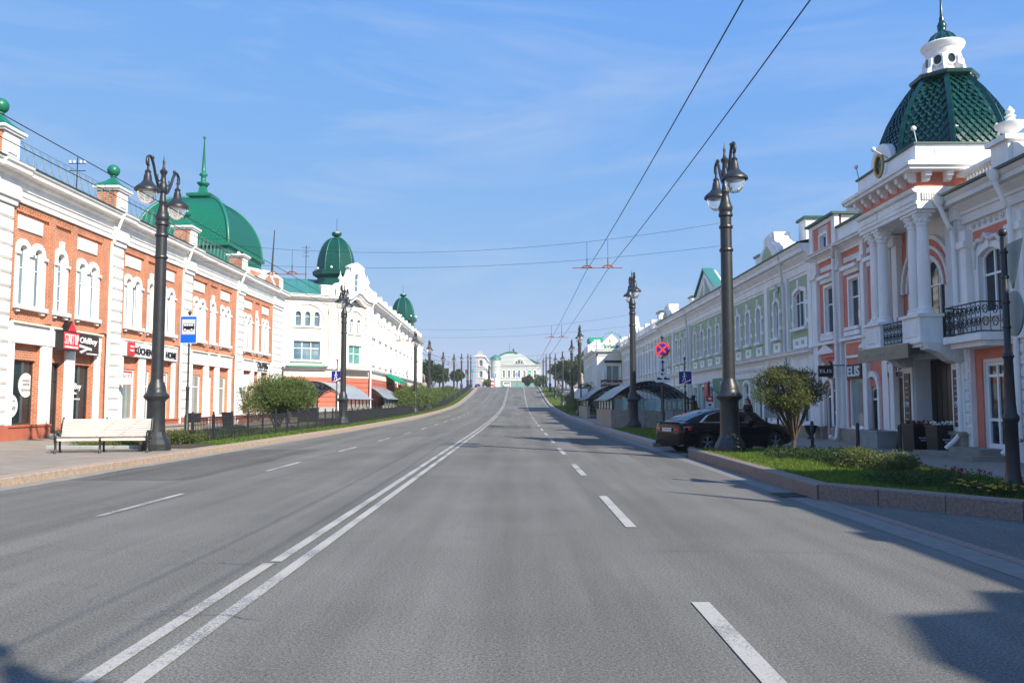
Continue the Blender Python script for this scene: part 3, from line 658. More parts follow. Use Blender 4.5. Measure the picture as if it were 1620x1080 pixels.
for k in range(22):                                        # fish-scale tiles on the two faces towards the street
    t0 = (k+.0)/22*1.45; t1 = (k+1.25)/22*1.45
    w0, z0 = math.cos(t0)*.8+.2, 13.62+4.1*math.sin(t0); w1, z1 = math.cos(min(t1, 1.5))*.8+.2, 13.62+4.1*math.sin(min(t1, 1.5))
    for face in (0, 1):
        n = max(3, int(26*w0))
        for j in range(n):
            a = -1+2*(j+(.5 if k % 2 else 0))/n; b = a+2/n
            if b > 1.001: continue
            g = .015
            if face == 0: q = [(dcx+dhx*w0*(a+g), dcy-dhy*w0-.05, z0), (dcx+dhx*w0*(b-g), dcy-dhy*w0-.05, z0), (dcx+dhx*w1*b, dcy-dhy*w1-.012, z1), (dcx+dhx*w1*a, dcy-dhy*w1-.012, z1)]
            else: q = [(dcx+dhx*w0+.05, dcy+dhy*w0*(a+g), z0), (dcx+dhx*w0+.05, dcy+dhy*w0*(b-g), z0), (dcx+dhx*w1+.012, dcy+dhy*w1*b, z1), (dcx+dhx*w1+.012, dcy+dhy*w1*a, z1)]
            i = len(v); v += q; f.append((i, i+1, i+2, i+3))
me = bpy.data.meshes.new('roof_scales'); me.from_pydata(v, [], f); o = link('roof_scales', me, 'roof_green', dm); o['kind'] = 'stuff'
for sx, sy in ((1, -1), (1, 1), (-1, -1), (-1, 1)): MB().tube([(dcx+sx*dhx*w, dcy+sy*dhy*w, z) for w, z in prof], .13, 8).build('hip_rib', 'roof_green', dm, True)
sq_dome(dcx, dcy, 1, 1, [(.7, 17.68), (.7, 17.85), (.95, 17.95), (1.0, 18.15), (.6, 18.3), (.3, 18.4), (.22, 18.9), (.3, 19.0)], 'roof_green', dm, 'crown_block')
MB().lathe([(.22, 18.9), (.3, 19.0), (.5, 19.12), (.48, 19.22), (.22, 19.3), (.18, 19.7), (.34, 19.85), (.3, 19.95), (.17, 20.05), (.15, 20.4), (.03, 22.8), (.1, 22.85), (.12, 22.95), (.02, 23.05)], (dcx, dcy, 0), 12).build('spire', 'roof_green', dm, True)
MB().box(-30, -21.2, 60.6, 69.2, 10.8, 11.6).build('dome_base', 'roof_dark', dm)

# shop signs on the row
S1, B1 = US[0]
sg = thing('shop_sign', 'black box sign with red triangle roof and white words START UP', 'sign', FL.pt(35.7, .3, 4))
FL.mb().box(35.25, 36.55, .15, .5, 3.9, 4.72).build('sign_box', 'sign_black', sg)
plate(sg, FL, 35.29, 36.52, 3.95, 4.68, .5, .515, 'sign_red', 'face')
FL.mb().prism([(35.55, 4.722), (36.35, 4.722), (35.95, 5.2)], .15, .49).build('gable_box', 'sign_black', sg)
FL.mb().prism([(35.6, 4.74), (36.3, 4.74), (35.95, 5.16)], .49, .505).build('gable_face', 'sign_red', sg)
text(sg, FL, 'START UP', 35.9, 4.38, 1.08, .46, .52, 'letter_white'); plate(sg, FL, 35.36, 36.45, 4.0, 4.09, .515, .522, 'letter_white', 'strip')
sg = thing('shop_sign', 'dark brown sign with white OldBoy lettering and razor emblem', 'sign', FL.pt(38, .3, 4))
FL.mb().box(36.95, 38.78, .145, .24, 3.8, 4.72).build('sign_board', 'sign_brown', sg)
text(sg, FL, 'OldBoy', 37.85, 4.42, 1.55, .36, .245, 'letter_white', shear=.15, bold=.02)
FL.mb().prism([(37.05, 4.25), (38.1, 4.14), (38.12, 4.03), (37.75, 4.05), (37.2, 3.86), (37.05, 3.93), (37.6, 4.09), (37.05, 4.13)], .24, .262).build('razor_emblem', 'letter_white', sg)
text(sg, FL, 'БАРБЕРШОП', 38.2, 3.87, 1.0, .07, .245, 'letter_white')
sg = thing('window_sticker', 'white razor emblem and OldBoy lettering stuck on the dark shop glass', 'sticker', FL.pt(37.9, -.4, 2.2))
text(sg, FL, 'OldBoy', 37.75, 2.35, 1.2, .36, -.29, 'letter_white', shear=.15, ext=.004, bold=.02)
FL.mb().prism([(37.1, 2.18), (37.95, 2.1), (37.95, 2.02), (37.7, 2.03), (37.3, 1.78), (37.15, 1.86), (37.5, 2.06), (37.1, 2.08)], -.31, -.29).build('razor_emblem', 'letter_white', sg)
text(sg, FL, 'СТРИЖКИ', 37.9, 1.8, .7, .08, -.29, 'letter_white', ext=.004)
def disc(c, z, r, label, lines):
    d = thing('window_sticker', label, 'sticker', FL.pt(c, -.42, z), 'round white stickers')
    n = 28; pts = [(c+r*math.cos(6.2832*k/n), z+r*math.sin(6.2832*k/n)) for k in range(n)]
    FL.mb().prism(pts, -.31, -.295).build('disc', 'sign_white', d)
    for tx, dz, w, h in lines: text(d, FL, tx, c, z+dz, w, h, -.29, 'sign_black', ext=.003)
disc(34.02, 2.35, .5, 'upper round white sticker with grey words on the dark shop window', [('ПЕРВОЕ', .18, .5, .1), ('ЗАНЯТИЕ', .03, .5, .1), ('БЕСПЛАТНО', -.2, .6, .1)])
disc(33.05, 1.5, .47, 'lower round white sticker with -73-49 on the dark shop window', [('ПОЗВОНИТЬ', .2, .55, .07), ('-73-49', -.1, .62, .2)])
S2, B2 = US[1]
sg = thing('shop_sign', 'white fascia sign reading KÜCHENLAND HOME with red square', 'sign', FL.pt(44.5, .3, 4.4))
FL.mb().box(S2(32.25), S2(39.2), .145, .2, 4.02, 4.76).build('sign_board', 'sign_white', sg)
plate(sg, FL, S2(32.62), S2(33.35), 4.06, 4.72, .2, .3, 'sign_red', 'red_square')
for i in range(2): text(sg, FL, 'ооо', S2(32.98), 4.5-.2*i, .4, .1, .305, 'letter_white')
text(sg, FL, 'KÜCHENLAND', S2(35.3), 4.36, S2(37.1)-S2(33.5), .42, .22, 'letter_black', ext=.03, bold=.01)
text(sg, FL, 'HOME', S2(38.25), 4.33, S2(39.0)-S2(37.5), .36, .22, 'letter_black', ext=.03, bold=.01)
for i, k in ((0, 'beside the rusticated pilaster'), (2, 'behind the lamp post')):
    p, q = B2[i]; d = thing('sale_poster', 'red SALE poster in the shop window '+k, 'poster', FL.pt(p, -.3, 2.8), 'sale posters')
    plate(d, FL, p+.12, q-.12, 2.55, 3.25, -.25, -.235, 'sign_red', 'sheet', .002); plate(d, FL, p+.22, q-.22, 2.83, 3.17, -.235, -.231, 'sign_white', 'white_box', .001)
    text(d, FL, 'SALE', (p+q)/2, 3.0, (q-p)*.62, .22, -.226, 'sign_red', ext=.003, shear=.1); text(d, FL, '-50%-60%-50%', (p+q)/2, 2.68, (q-p)*.75, .13, -.231, 'letter_white', ext=.003)
S4, B4 = US[3]
sg = thing('shop_sign', 'dark raised letters on the white fascia above the round leafy tree', 'sign', FL.pt(63, .2, 4.4))
text(sg, FL, 'ОБУВЬ', S4(37.2), 4.5, 2.6, .42, .17, 'letter_black', ext=.03, bold=.015); text(sg, FL, 'центр обуви', S4(37.2), 4.15, 2.4, .16, .16, 'letter_black', ext=.02)
def wsign(s, z, w, h, d, label, tm='plate'):
    o = thing('wall_sign', label, 'sign', FL.pt(s, d, z)); F2 = Fac(FL.pt(s, 0, 0), (1, 0), (0, -1))
    F2.mb().bbox(.1, .1+w, 0, .06, z-h/2, z+h/2, .01).build('board', tm, o)
    for k in range(3): F2.mb().box(.2, w, .06, .064, z+h*.25-k*h*.2, z+h*.3-k*h*.2).build('text_line', 'sign_grey', o)
    F2.mb().box(-.2, .1, .01, .05, z-.02, z+.02).build('bracket', 'metal_grey', o)
wsign(41.0, 2.7, .75, .35, .3, 'small white number plate on the rusticated pilaster beside the downpipe')
wsign(58.6, 3.2, 1.1, .9, .3, 'white square sign projecting from the pilaster near the leafy tree')

# ================================================================ LEFT: WHITE CORNER BUILDING WITH GREEN DOMES
wb = thing('white_corner_building', 'ornate white and cream corner building on a red ground floor with green domes', 'building', (-18, 95, .2))
FA = Fac((-21, 74), (4.4, 2.5), (2.5, -4.4)); LA = math.hypot(4.4, 2.5)
FB = Fac((-16.6, 76.5), (2.2, 3.5), (3.5, -2.2)); LB = math.hypot(2.2, 3.5)
FC = Fac((-14.4, 80), (-1.2, 53), (53, 1.2)); LC = 53.0
m2 = MB(); core = [(-21.3, 74.6), (-16.8, 77.1), (-14.9, 80.2), (-16.1, 132.6), (-30, 132.6), (-30, 74.6)]
m2.prism(core, .1, 11.3, 'z'); m2.build('core_wall', 'white_wall', wb)
Z1, Z2, ZC, ZT = 4.75, 4.0, 10.75, 11.5
def ground_floor(F, L, doors=()):
    plate(wb, F, 0, L, .1, 1.3, -.3, .1, 'plinth_grey', 'plinth')
    n = 6; h = (4.0-1.3)/n
    for k in range(n): F.mb().bbox(0, L, -.3, .03, 1.3+h*k+.012, 1.3+h*(k+1)-.012, .02).build('rusticated_course', 'red_wall', wb)
    plate(wb, F, 0, L, 4.0, 4.55, -.3, .06, 'cream', 'band'); mould(wb, F, -.05, L+.05, cornice_prof(4.5, 4.9, .06, .4, -.3), 'white', 'string_course')
ground_floor(FA, LA); ground_floor(FB, LB); ground_floor(FC, LC)
# gable end towards the camera
w3 = [(.95+k*.86, 1.5+k*.86) for k in range(3)]
holes = [outline(p, q, 8.62, 10.0, 'round') for p, q in w3]+[outline(.82, 3.3, 5.5, 7.3)]
wall(wb, FA, 0, LA, 4.9, ZC, holes, 'cream', 0, .3)
for p, q in w3: window(wb, FA, p, q, 8.62, 10.0, 'round', back=-.2, fw=.05, tr=(.66,), surr=.15, surrd=.07, sill=.08, gm='glass_blue')
window(wb, FA, .82, 3.3, 5.5, 7.3, back=-.2, fw=.08, mul=(.335, .665), tr=(.62,), surr=.18, surrd=.09, sill=.14, gm='glass_blue')
m2 = FA.mb(); ring(m2, outline(.12, 4.0, 4.9, 10.95, 'round'), outline(.42, 3.7, 4.9, 10.65, 'round'), -.02, .12); m2.build('blind_arch', 'white', wb)
plate(wb, FA, .6, 3.5, 7.85, 8.3, -.01, .05, 'white', 'frieze_panel'); plate(wb, FA, .95, 3.15, 7.95, 8.15, .05, .06, 'cream', 'frieze_inset')
plate(wb, FA, .7, 3.4, 4.95, 5.3, -.01, .04, 'white', 'apron_panel')
for p, q in ((-.25, .1), (4.05, 4.95)): plate(wb, FA, p, q, 4.9, 10.3, -.05, .2, 'white', 'pilaster'); plate(wb, FA, p-.05, q+.05, 10.0, 10.4, -.05, .28, 'white', 'capital'); plate(wb, FA, p-.05, q+.05, 4.9, 5.9, -.05, .27, 'white', 'pedestal')
mould(wb, FA, -.4, LA+.05, cornice_prof(ZC, ZT, .1, .75), 'white', 'cornice')
FA.mb().box(.1, 3.9, .2, .7, 4.92, 5.02).build('ledge_flashing', 'awning_green', wb)
# corner bay
wh = [(1.35, 1.85), (2.3, 2.8)]
holes = [outline(p, q, 8.2, 9.6, 'round') for p, q in wh]+[outline(1.2, 3.0, 5.3, 7.1)]
wall(wb, FB, 0, LB, 4.9, ZC, holes, 'cream', 0, .3)
for p, q in wh: window(wb, FB, p, q, 8.2, 9.6, 'round', back=-.2, fw=.05, tr=(.7,), surr=.14, surrd=.07, sill=.08, gm='glass_blue')
window(wb, FB, 1.2, 3.0, 5.3, 7.1, back=-.2, fw=.08, mul=(.5,), tr=(.55,), surr=.15, surrd=.08, sill=0, gm='glass_teal')
for p, q in ((.02, .75), (LB-.75, LB-.02)):
    m2 = FB.mb(); m2.lathe([(.34, 4.9), (.34, 5.6), (.29, 5.7), (.27, 9.6), (.36, 9.8), (.36, 10.1), (.3, 10.2), (.3, ZC)], ((p+q)/2, .12, 0), 14); m2.build('column', 'white', wb, True)
m2 = FB.mb(); ring(m2, outline(.8, LB-.8, 4.9, 10.55, 'round'), outline(1.0, LB-1.0, 4.9, 10.35, 'round'), -.02, .12); m2.build('blind_arch', 'white', wb)
plate(wb, FB, 1.0, 3.2, 7.4, 7.85, -.01, .05, 'white', 'frieze_panel'); plate(wb, FB, 1.2, 3.0, 7.5, 7.7, .05, .06, 'yellow_wall', 'frieze_inset')
m2 = FB.mb()                                              # cornice that swells over the bay
for lo, hi, d1 in ((0, .30, .3), (.30, .52, .45), (.52, .75, .72)):
    n = 18; rows = []
    for k in range(n+1):
        s = -.1+(LB+.2)*k/n; zz = ZC+.75*math.exp(-((s-LB/2)/.85)**2)
        rows.append([(s, -.2, zz+lo), (s, d1, zz+lo+.002), (s, d1, zz+hi), (s, -.2, zz+hi)])
    m2.grid(rows, True)
m2.build('swelling_cornice', 'white', wb)
bal = FB.mb(); bal.box(.5, LB-.4, .0, .95, 4.75, 4.95); bal.build('balcony_slab', 'white', wb)
m2 = FB.mb()
for z in (5.05, 5.7): m2.tube([(.55, .9, z), (LB-.45, .9, z)], .02, 5)
for k in range(22): m2.tube([(.6+k*.145, .9, 4.95), (.6+k*.145, .9, 5.7)], .012, 4)
m2.build('balcony_railing', 'metal_grey', wb)
# attic gable over the corner
gp = [(-.7, ZT), (LB+.25, ZT), (LB+.25, 12.5), (LB-.25, 12.75), (LB-.5, 13.0), (LB-.75, 13.6), (LB-1.0, 14.0), (LB-1.15, 14.35), (LB-1.0, 14.55), (LB-1.4, 14.75), (2.1, 15.0), (1.5, 14.75), (1.15, 14.55), (1.3, 14.35), (1.15, 13.9), (.85, 13.4), (.5, 13.1), (.45, 12.7), (.1, 12.9), (-.3, 12.75), (-.7, 12.3)]
gw = [outline(1.75, 2.35, 12.0, 13.9, 'round'), outline(LB-1.0, LB-.75, 12.0, 12.6, 'round'), outline(LB-.5, LB-.25, 11.9, 12.4, 'round')]
wall(wb, FB, 0, 0, 0, 0, gw, 'white', .22, .25, 'attic_gable', gp)
FB.mb().prism(gp, -.5, -.04).build('attic_back', 'white', wb)
window(wb, FB, 1.75, 2.35, 12.0, 13.9, 'round', back=.05, fw=.05, tr=(.4, .7), surr=0, sill=0, gm='glass_blue')
for p, q in ((LB-1.0, LB-.75), (LB-.5, LB-.25)): window(wb, FB, p, q, 12.0 if p < LB-.6 else 11.9, 12.6 if p < LB-.6 else 12.4, 'round', back=.05, fw=.03, surr=0, sill=0, gm='glass')
FA.mb().box(3.3, LA+.1, -.4, .15, ZT, 12.35).build('attic_block', 'white', wb); FA.mb().box(3.2, LA, -.5, .25, 12.35, 12.5).build('attic_block_cap', 'white', wb)
urn = [(.16, 0), (.1, .08), (.08, .2), (.2, .32), (.24, .45), (.2, .55), (.08, .62), (.1, .7), (.04, .85), (.005, 1.15)]
for s in (.05, LB-.4): FB.mb().lathe(urn, (s, .0, 12.85), 12).build('urn', 'white', wb, True)
# long street side
NB = 12; bw = LC/NB; base = None
holes = []; WN = []
for k in range(NB):
    c = bw*(k+.5)
    for h in ((c-1.1, c-.35), (c+.35, c+1.1)): WN.append((h[0], h[1], 5.5, 7.5)); WN.append((h[0], h[1], 8.2, 9.9))
wall(wb, FC, 0, LC, 4.9, ZC, [outline(*w, 'round') for w in WN], 'white_wall', 0, .3)
first = {}
for i, w in enumerate(WN):
    j = i % 2
    if j not in first: first[j] = (window(wb, FC, *w, 'round', back=-.2, fw=.06, mul=(.5,), tr=(.65,), surr=.18, surrd=.09, sill=.14, gm='glass_blue', key=.12), w[0])
    else: dup(first[j][0], FC.s*(w[0]-first[j][1]))
for k in range(NB+1):
    c = bw*k
    plate(wb, FC, c-.4, c+.4, 4.9, 10.2, -.05, .2, 'white', 'pilaster'); plate(wb, FC, c-.5, c+.5, 9.9, ZC-.01, -.05, .3, 'white', 'capital')
mould(wb, FC, -.1, LC+.3, cornice_prof(ZC, ZT, .1, .8), 'white', 'cornice')
for k in range(14):
    c = 1.2+k*4.0
    if c > LC: break
    m2 = FC.mb(); m2.box(c-.65, c+.65, -.4, .35, ZT, 12.15)
    m2.prism([(c-.7, 12.15)]+[(c+.7*math.cos(math.pi*j/10), 12.15+.45*math.sin(math.pi*j/10)) for j in range(11)][:0]+[(c+.7, 12.15), (c+.6, 12.4), (c+.3, 12.55), (c-.3, 12.55), (c-.6, 12.4)], -.4, .4); m2.build('parapet_merlon', 'white', wb)
FC.mb().box(0, LC, -.3, .2, ZT, 11.75).build('parapet', 'white', wb)
# teal metal roof over the gable end
m2 = MB(); m2.face([(-22.5, 74.6, ZT+.02), (-15.9, 77.8, ZT+.02), (-17.5, 83.5, 14.0), (-24.5, 80.5, 14.0)]); m2.face([(-22.5, 74.6, ZT+.02), (-24.5, 80.5, 14.0), (-30, 80, 14.0), (-30, 74.6, ZT+.02)]); m2.face([(-17.5, 83.5, 14), (-15.9, 77.8, ZT+.02), (-15.6, 83, ZT+.1)]); m2.face([(-24.5, 80.5, 14), (-17.5, 83.5, 14), (-18.5, 132, 13.2), (-30, 132, 13.2), (-30, 80, 14)]); m2.face([(-17.5, 83.5, 14), (-15.6, 83, ZT+.1), (-16.4, 132, ZT+.1), (-18.5, 132, 13.2)])
m2.build('roof', 'roof_teal', wb)
for k in range(7):
    t = k/6; A = Vector((-22.2+6.1*t, 74.9+2.8*t, ZT+.05)); B = Vector((-24.3+6.7*t, 80.6+2.8*t, 14.03)); MB().tube([A, B], .03, 4).build('roof_seam', 'roof_teal', wb)
# domes: octagonal ogives, ribs, tiles by material
def onion(cx, cy, z0, r, h, label):
    d = thing('green_dome', label, 'dome', (cx, cy, z0))
    MB().lathe([(r*1.15, z0-2.2), (r*1.0, z0-1.2), (r*.98, z0-.75), (r*1.22, z0-.5), (r*1.24, z0-.12), (r*1.0, z0-.05)], (cx, cy, 0), 8, R(22.5)).build('drum', 'dome_green', d)
    pr = [(r*math.cos(t)**.85 if t < 1.5 else .18, z0-.05+h*math.sin(t)) for t in [k*1.5/14 for k in range(15)]]
    MB().lathe(pr, (cx, cy, 0), 8, R(22.5)).build('dome_shell', 'dome_green', d)
    for j in range(8):
        a = R(22.5)+j*math.pi/4; MB().tube([(cx+q*math.cos(a), cy+q*math.sin(a), z) for q, z in pr], .055, 6).build('rib', 'roof_green', d, True)
    nr = 16; v = []; f = []
    for k in range(nr):
        t0, t1 = k*1.45/nr, (k+1.3)*1.45/nr; q0, q1 = r*math.cos(t0)**.85, r*math.cos(t1)**.85; z_0, z_1 = z0-.05+h*math.sin(t0), z0-.05+h*math.sin(t1)
        for j in range(8):
            a = R(22.5)+j*math.pi/4; A0 = Vector((math.cos(a), math.sin(a), 0)); A1 = Vector((math.cos(a+math.pi/4), math.sin(a+math.pi/4), 0)); n = max(2, int(7*q0/r)); Nn = (A0+A1).normalized()
            for i in range(n):
                u0 = (i+(.5 if k % 2 else 0)+.04)/n; u1 = u0+.92/n
                if u1 > 1: continue
                P = lambda u, q, z, e: Vector((cx, cy, z))+(A0*(1-u)+A1*u)*q+Nn*e
                b0 = len(v); v += [P(u0, q0, z_0, .05), P(u1, q0, z_0, .05), P(u1, q1, z_1, .01), P(u0, q1, z_1, .01)]; f.append((b0, b0+1, b0+2, b0+3))
    me = bpy.data.meshes.new('roof_scales'); me.from_pydata([tuple(x) for x in v], [], f); o = link('roof_scales', me, 'dome_green', d); o['kind'] = 'stuff'
    zt = z0+h-.1; MB().lathe([(.2, zt-.15), (.17, zt+.1), (.46, zt+.25), (.52, zt+.45), (.5, zt+.55), (.1, zt+.58), (.02, zt+.6)], (cx, cy, 0), 8).build('crown', 'dome_green', d)
    MB().tube([(cx, cy, zt+.5), (cx, cy, zt+2.0)], .02, 5).build('rod', 'iron', d)
    for j in range(8):
        a = j*math.pi/4; MB().ball((cx+r*1.12*math.cos(a), cy+r*1.12*math.sin(a), z0+.12), .13, 8, 6).build('flood_lamp', 'white', d, True)
onion(-18.2, 82.0, 14.75, 1.88, 3.5, 'dark green octagonal dome behind the white scrolled gable')
onion(-17.3, 124.0, 14.5, 1.75, 3.1, 'smaller-looking green dome at the far end of the white building')
# awning, antennas, downpipes
aw = thing('awning', 'green ridged awning over a doorway in the red ground floor', 'awning', FC.pt(15, .8, 4))
m2 = FC.mb(); m2.prism([(0, 4.9), (.35, 4.9), (1.6, 4.05), (1.6, 3.85), (1.5, 3.85), (0, 4.7)], 11.5, 19, 'x'); m2.build('cover', 'awning_green', aw)
m2 = FC.mb()
for s in (11.6, 18.9): m2.tube([(s, 1.5, 3.86), (s, .05, 3.3)], .03, 6)
m2.build('strut', 'iron', aw)
for F, s in ((FA, LA-.1), (FB, LB-.1), (FC, 20), (FC, 40)): pipe(wb, subdivide_curve([F.pt(s, .7, ZT-.1), F.pt(s, .35, ZC-.3), F.pt(s, .3, 9), F.pt(s, .3, .9), F.pt(s, .55, .5)], 4), .085, 'white')
an = thing('roof_aerial', 'thin rooftop aerial with crossbars beside the dark green dome', 'aerial', (-21.5, 83, 14))
m2 = MB(); m2.tube([(-21.5, 83, 13.9), (-21.5, 83, 17.6)], .035, 5); m2.build('mast', 'iron', an)
for z, w in ((17.4, .45), (16.9, .3), (16.5, .35)): MB().tube([(-21.5-w, 83, z), (-21.5+w, 83, z)], .02, 4).build('crossbar', 'iron', an)
an = thing('flag_mast', 'leaning dark mast standing at the end of the brick row roof', 'mast', (-21, 68, 11.5)); MB().tube([(-20.6, 68.4, 11.9), (-20.4, 68.4, 16.1)], [.09, .04], 6).build('pole', 'iron', an)
MB().lathe([(.35, 11.75), (.3, 12.0), (.1, 12.1)], (-20.6, 68.4, 0), 8).build('foot', 'white', an)
an = thing('telegraph_bracket', 'small rooftop wire bracket with white insulators behind the brick parapet', 'bracket', (-21, 38, 11.5))
m2 = MB(); m2.tube([(-20.8, 38.2, 11.3), (-20.8, 38.2, 13.2)], .025, 5); m2.tube([(-21.2, 38.2, 12.9), (-20.4, 38.2, 12.9)], .02, 4); m2.tube([(-21.2, 38.2, 12.55), (-20.4, 38.2, 12.55)], .02, 4); m2.build('mast', 'iron', an)
for x in (-21.15, -20.95, -20.65, -20.45): MB().lathe([(.04, 12.92), (.05, 12.98), (.03, 13.05)], (x, 38.2, 0), 6).build('insulator', 'white', an)

# ================================================================ RIGHT: CORAL AND WHITE BUILDING WITH CORNER TOWER
FR = Fac((12.6, 0), (0, 1), (-1, 0))
cb = thing('coral_building', 'coral and white classical building with columned porch, shops and balustrade', 'building', (14, 24, .15))
FR.mb().box(17.5, 34.85, -12, -.62, BASE, 7.4).build('core_wall', 'white_wall', cb)
FR.mb().box(-16, 9.4, -12, -.62, BASE, 7.4).build('core_wall', 'white_wall', cb); FR.mb().box(9.4, 17.5, -4, -.62, BASE, 3.6).build('gate_range', 'white_wall', cb)
# --- bays left of the porch
ABh = [outline(32.75, 33.65, 4.42, 6.3), outline(30.25, 31.2, 4.45, 6.28), outline(28.2, 29.1, 4.45, 6.28), outline(33.1, 33.95, .18, 2.35, 'round'), outline(30.35, 31.6, .68, 3.05), outline(28.95, 29.75, .18, 2.2, 'round'), outline(26.9, 28.1, .75, 3.0), outline(32.9, 33.7, 7.45, 8.1)]
wall(cb, FR, 26.6, 34.85, BASE, 8.0, [h for h in ABh if max(q[1] for q in h) < 7.9], 'coral', 0, .34)
def cwin(s0, s1, z0, z1): window(cb, FR, s0, s1, z0, z1, back=-.1, fw=.06, mul=(), tr=(.62,), surr=.1, surrd=.07, sill=.14, gm='glass')
cwin(32.75, 33.65, 4.42, 6.3); cwin(30.25, 31.2, 4.45, 6.28); cwin(28.2, 29.1, 4.45, 6.28)
for s0, s1 in ((32.75, 33.65), (30.25, 31.2), (28.2, 29.1)):
    FR.mb().box(s0-.26, s1+.26, 0, .3, 6.62, 6.76).build('hood', 'white', cb); FR.mb().box(s0-.2, s1+.2, 0, .16, 6.46, 6.62).build('hood_bed', 'white', cb)
    plate(cb, FR, s0-.25, s1+.25, 4.12, 4.3, -.01, .2, 'white', 'apron'); FR.mb().box(s0-.3, s1+.3, 0, .1, 6.95, 7.15).build('fret_panel', 'grey_white', cb)
for a, b in ((34.3, 34.85), (31.85, 32.3), (29.6, 29.9), (27.5, 27.8)):
    plate(cb, FR, a, b, BASE, 7.5, -.02, .16, 'white', 'pilaster'); plate(cb, FR, a-.06, b+.06, 6.75, 6.95, -.02, .24, 'white', 'capital')
plate(cb, FR, 29.96, 31.74, 3.3, 3.95, -.01, .06, 'white', 'spandrel'); plate(cb, FR, 31.0, 31.74, .7, 3.28, -.01, .05, 'white', 'shop_jamb') if False else None
for a, b in ((30.15, 31.55), (32.55, 33.95)): plate(cb, FR, a, b, 3.42, 3.86, -.01, .085, 'coral', 'coral_panel')
FR.mb().box(26.6, 34.9, 0, .22, 3.96, 4.08).build('string_course', 'white', cb)
# white fields on the ground floor
for a, b in ((29.98, 30.2), (31.66, 31.8), (26.62, 26.85), (28.14, 28.6), (32.6, 33.02), (34.02, 34.2)):
    plate(cb, FR, a, b, .7, 3.28, -.01, .045, 'white', 'jamb', .006)
for c in (33.5, 29.35):
    m2 = FR.mb(); ring(m2, outline(c-.58, c+.58, .7, 2.75, 'round'), outline(c-.44, c+.44, .7, 2.55, 'round'), -.01, .1); m2.build('door_arch', 'white', cb)
    m2 = FR.mb(); m2.prism([(c-.8, 3.6), (c+.8, 3.6), (c+.8, 3.68), (c, 4.0), (c-.8, 3.68)], -.01, .18); m2.build('gablet', 'white', cb)
window(cb, FR, 33.1, 33.95, .18, 2.35, 'round', back=-.1, fw=.08, mul=(.5,), tr=(.78,), surr=0, sill=0, gm='glass', name='door'); window(cb, FR, 28.95, 29.75, .18, 2.2, 'round', back=-.1, fw=.08, tr=(.78,), surr=0, sill=0, gm='glass', name='door')
window(cb, FR, 30.35, 31.6, .68, 3.05, back=-.1, fw=.09, tr=(.77,), sill=.06, gm='glass_pale', name='shop_window'); window(cb, FR, 26.9, 28.1, .75, 3.0, back=-.1, fw=.09, tr=(.77,), sill=.06, gm='glass_warm', name='shop_window')
for a, b in ((29.8, 33.05), (26.55, 28.9), (34.0, 34.85)): plate(cb, FR, a, b, BASE, .66, -.02, .2, 'plinth_stone', 'plinth')
# cornice, parapet, attic block
mould(cb, FR, 27.3, 34.95, cornice_prof(7.4, 7.75, .1, .5), 'white', 'cornice')
FR.mb().box(27.3, 32.0, -.5, .1, 7.75, 8.42).build('parapet', 'white', cb); FR.mb().box(27.3, 32.0, -.55, .2, 8.42, 8.5).build('parapet_cap', 'roof_dark', cb)
wall(cb, FR, 32.1, 34.85, 7.75, 9.0, [outline(32.95, 33.75, 7.85, 8.45)], 'coral', .12, .2, 'attic_wall'); FR.mb().box(32.1, 34.85, -3, -.1, 7.6, 8.98).build('attic_core', 'white_wall', cb)
window(cb, FR, 32.95, 33.75, 7.85, 8.45, back=0, fw=.05, mul=(.5,), surr=.08, surrd=.18, sill=.1, gm='glass')
for a, b, c, d in ((32.05, 32.4, 7.75, 9.0), (34.5, 34.9, 7.75, 9.0), (32.41, 34.49, 8.84, 9.0)): plate(cb, FR, a, b, c, d, .0, .2, 'white', 'attic_trim')
FR.mb().box(31.95, 35.0, -3.1, .32, 9.0, 9.1).build('attic_cap', 'roof_dark', cb)
for k in range(5): m2 = FR.mb(); ring(m2, outline(32.9+k*.2, 33.05+k*.2, 8.56, 8.78), outline(32.93+k*.2, 33.02+k*.2, 8.59, 8.75), .11, .15); m2.build('link_ornament', 'white', cb)
m2 = MB(); m2.box(13.4, 14.2, 32.3, 33.3, 8.9, 9.6); m2.build('chimney', 'white', cb); MB().box(13.3, 14.3, 32.2, 33.4, 9.6, 9.7).build('chimney_cap', 'roof_dark', cb)
pipe(cb, subdivide_curve([FR.pt(31.5, .5, 7.7), FR.pt(32.0, .3, 7.3), FR.pt(32.05, .28, 6.8), FR.pt(32.05, .28, .8), FR.pt(32.05, .6, .35)], 4), .07, 'white')
